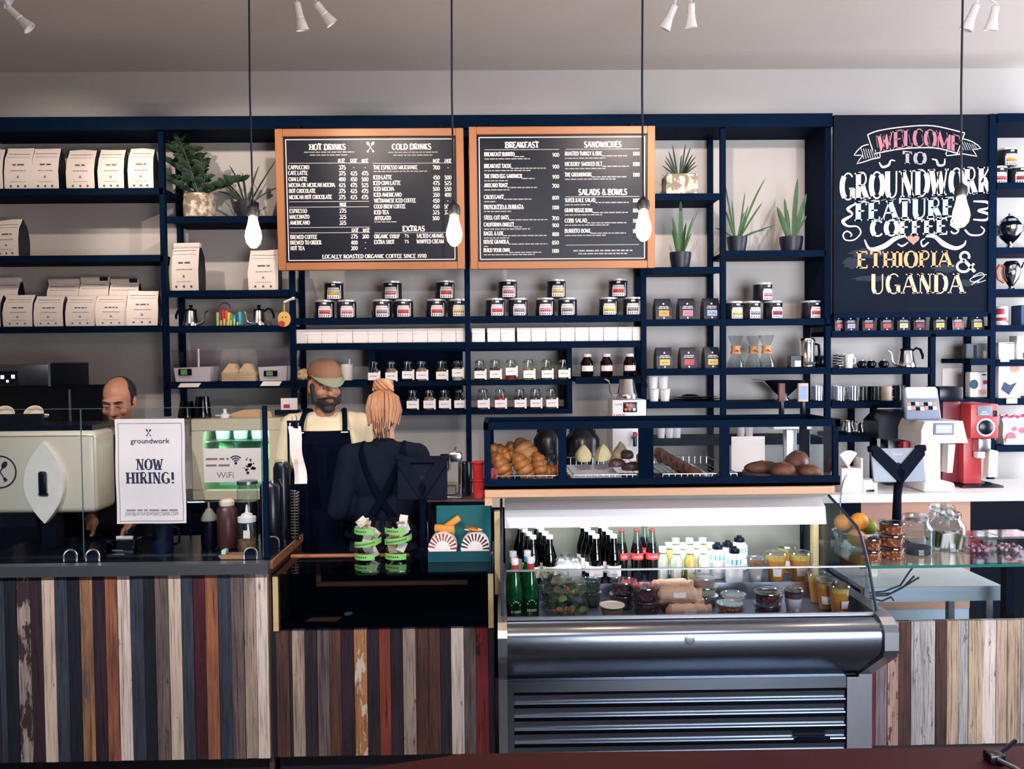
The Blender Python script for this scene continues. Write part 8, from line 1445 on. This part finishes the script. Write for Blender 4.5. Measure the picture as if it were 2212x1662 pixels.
# woman seen from behind
arms2 = (((-.235, .03, 1.12), (-.1, -.17, 1.0)), ((.235, .03, 1.12), (.1, -.17, 1.0)))
Yb2 = 3.92; t, HT = person('woman with a blonde bun seen from behind in crossed black straps', (X_(831, 1000, Yb2), Yb2, 0), pi, .925, SK2, Matrix.Rotation(rad(14), 4, 'X'), arms2)
trousers(t, M('black_trousers', '#0c1120', .8)); GT = M('charcoal_tee', '#101828', .9, var=.1, scale=12, spec=.1); b = MB(); torso(b, GT, .012); sleeves(b, arms2, GT, True, .01); remesh(b.build('shirt', t), .009, 3)
apron(t, APR, .5, 1.33, .18, .12); bt = []
for s in (-1, 1):
    pts = [(s*.1, -.1, 1.33), (s*.115, -.05, 1.47), (s*.118, .05, 1.478), (s*.105, .115, 1.41), (s*.05, .152, 1.28), (-s*.01, .148, 1.17), (-s*.09, .135, 1.06), (-s*.15, .1, 1.0)]; o = []
    bb = MB(); w_ = .021; vs = []
    for i, p in enumerate(pts):
        a_, c_ = Vector(pts[max(0, i-1)]), Vector(pts[min(len(pts)-1, i+1)]); d_ = (c_-a_).normalized(); nr = Vector((p[0]*.8, p[1]-.02, .15 if 0 < i < 3 else .02)).normalized(); sd_ = d_.cross(nr).normalized(); pv = Vector(p)+nr*.006; vs += [pv-sd_*w_, pv+sd_*w_, pv+sd_*w_-nr*.012, pv-sd_*w_-nr*.012]
    k_ = len(pts); fs = [(4*i+j, 4*i+(j+1) % 4, 4*i+4+(j+1) % 4, 4*i+4+j) for i in range(k_-1) for j in range(4)]; bb.add(vs, fs, APR, True); o = bb.build('apron_strap', t); sb_ = o.modifiers.new('sub', 'SUBSURF'); sb_.levels = 2; sb_.render_levels = 2
MB().tube([(.2*cos(a), .02+.158*sin(a), 1.0) for a in [i*2*pi/32 for i in range(32)]], .014, APR, 6, True).build('waist_tie', t)
b = MB(); b.ell((0, .03, .03), (.085, .1, .1), HAIRR, 28); b.ell((0, .065, -.03), (.066, .058, .06), HAIRR, 22)
for v in b.v:
    if v.y < -.03: v.y = -.03+(v.y+.03)*.15
MIDH = M('honey_hair', '#a87654', .5, var=.3, scale=60)
for i in range(84):
    a = rad(-12+204*i/83+rnd.uniform(-1.5, 1.5)); p0 = (.088*cos(a), .03+.104*sin(a)*.9, -.01); b.tube([(.085*cos(a)*.9, .04+.1*sin(a)*.75, -.055+.01*sin(5*i)), (.091*cos(a), .03+.107*sin(a), .02), (.075*cos(a), .04+.1*sin(a)*.85, .085), (.03*cos(a), .065+.03*sin(a), .115)], [.0035, .005, .005, .003], (BLONDE, MIDH, BLONDE, MIDH, BLONDE, MIDH, HAIRR)[rnd.randrange(7)], 5)
xf(b, HT).build('hair', t); b = MB(); b.ell((0, .07, .126), (.045, .041, .034), MIDH, 18)
for i in range(11):
    a = 2*pi*i/11; b.tube([(.028*cos(a+q*1.3)*(1+.55*q), .07+.026*sin(a+q*1.3)*(1+.5*q), .112+.052*sin(pi*min(1, q*.55+.2))) for q in (0, .4, .8, 1.2, 1.6)], [.006, .011, .012, .01, .005], MIDH if i % 3 == 0 else BLONDE if i % 3 == 1 else M('blonde_light', '#cfa27c', .5, var=.3, scale=60), 8)
xf(b, HT).build('hair_bun', t); b = MB(); rr = random.Random(8)
for i in range(26): a = rad(50+80*i/25); x_ = .07*cos(a); b.tube([(x_, .06+.05*sin(a), -.045), (x_*.9, .07+.045*sin(a), -.085-.02*rr.random()), (x_*.75+rr.uniform(-.01, .01), .072+.03*sin(a), -.12-.03*rr.random())], [.006, .005, .002], BLONDE if i % 3 == 0 else HAIRR, 5)
xf(b, HT).build('nape_hair', t)
# balding man in black
rC = Matrix.Rotation(rad(-6), 4, 'Z') @ Matrix.Rotation(rad(20), 4, 'X'); arms3 = (((-.235, .02, 1.13), (-.12, -.18, 1.05)), ((.235, .02, 1.13), (.12, -.18, 1.04)))
Yb3 = 4.14; t, HT = person('balding man in a black shirt looking down behind the hiring sign', (X_(264, 900, Yb3), Yb3, 0), rad(10), .968, SK, rC, arms3, (0, -.03, 0), True)
trousers(t, MC['black_trousers']); BKS = M('black_shirt', '#0d1424', .85, var=.12); b = MB(); torso(b, BKS); sleeves(b, arms3, BKS, True); remesh(b.build('shirt', t), .009, 3)
b = MB(); b.ell((0, .022, .033), (.0785, .098, .0925), HAIRD, 48)
for v in b.v:
    u = v.copy(); lim = .04-.085*min(1, abs(u.x)/.074)**3
    if u.y < lim: v.x = u.x*.86; v.y = .022+(u.y-.022)*.86; v.z = .033+(u.z-.033)*.86
    if u.z < -.035: v.z = -.035+(v.z+.035)*.4
xf(b, HT).build('hair', t); b = MB(); b.ell((0, -.05, -.082), (.0435, .044, .037), M('stubble', '#7a5648', .7, var=.3, scale=200), 18); xf(b, HT).build('stubble', t)
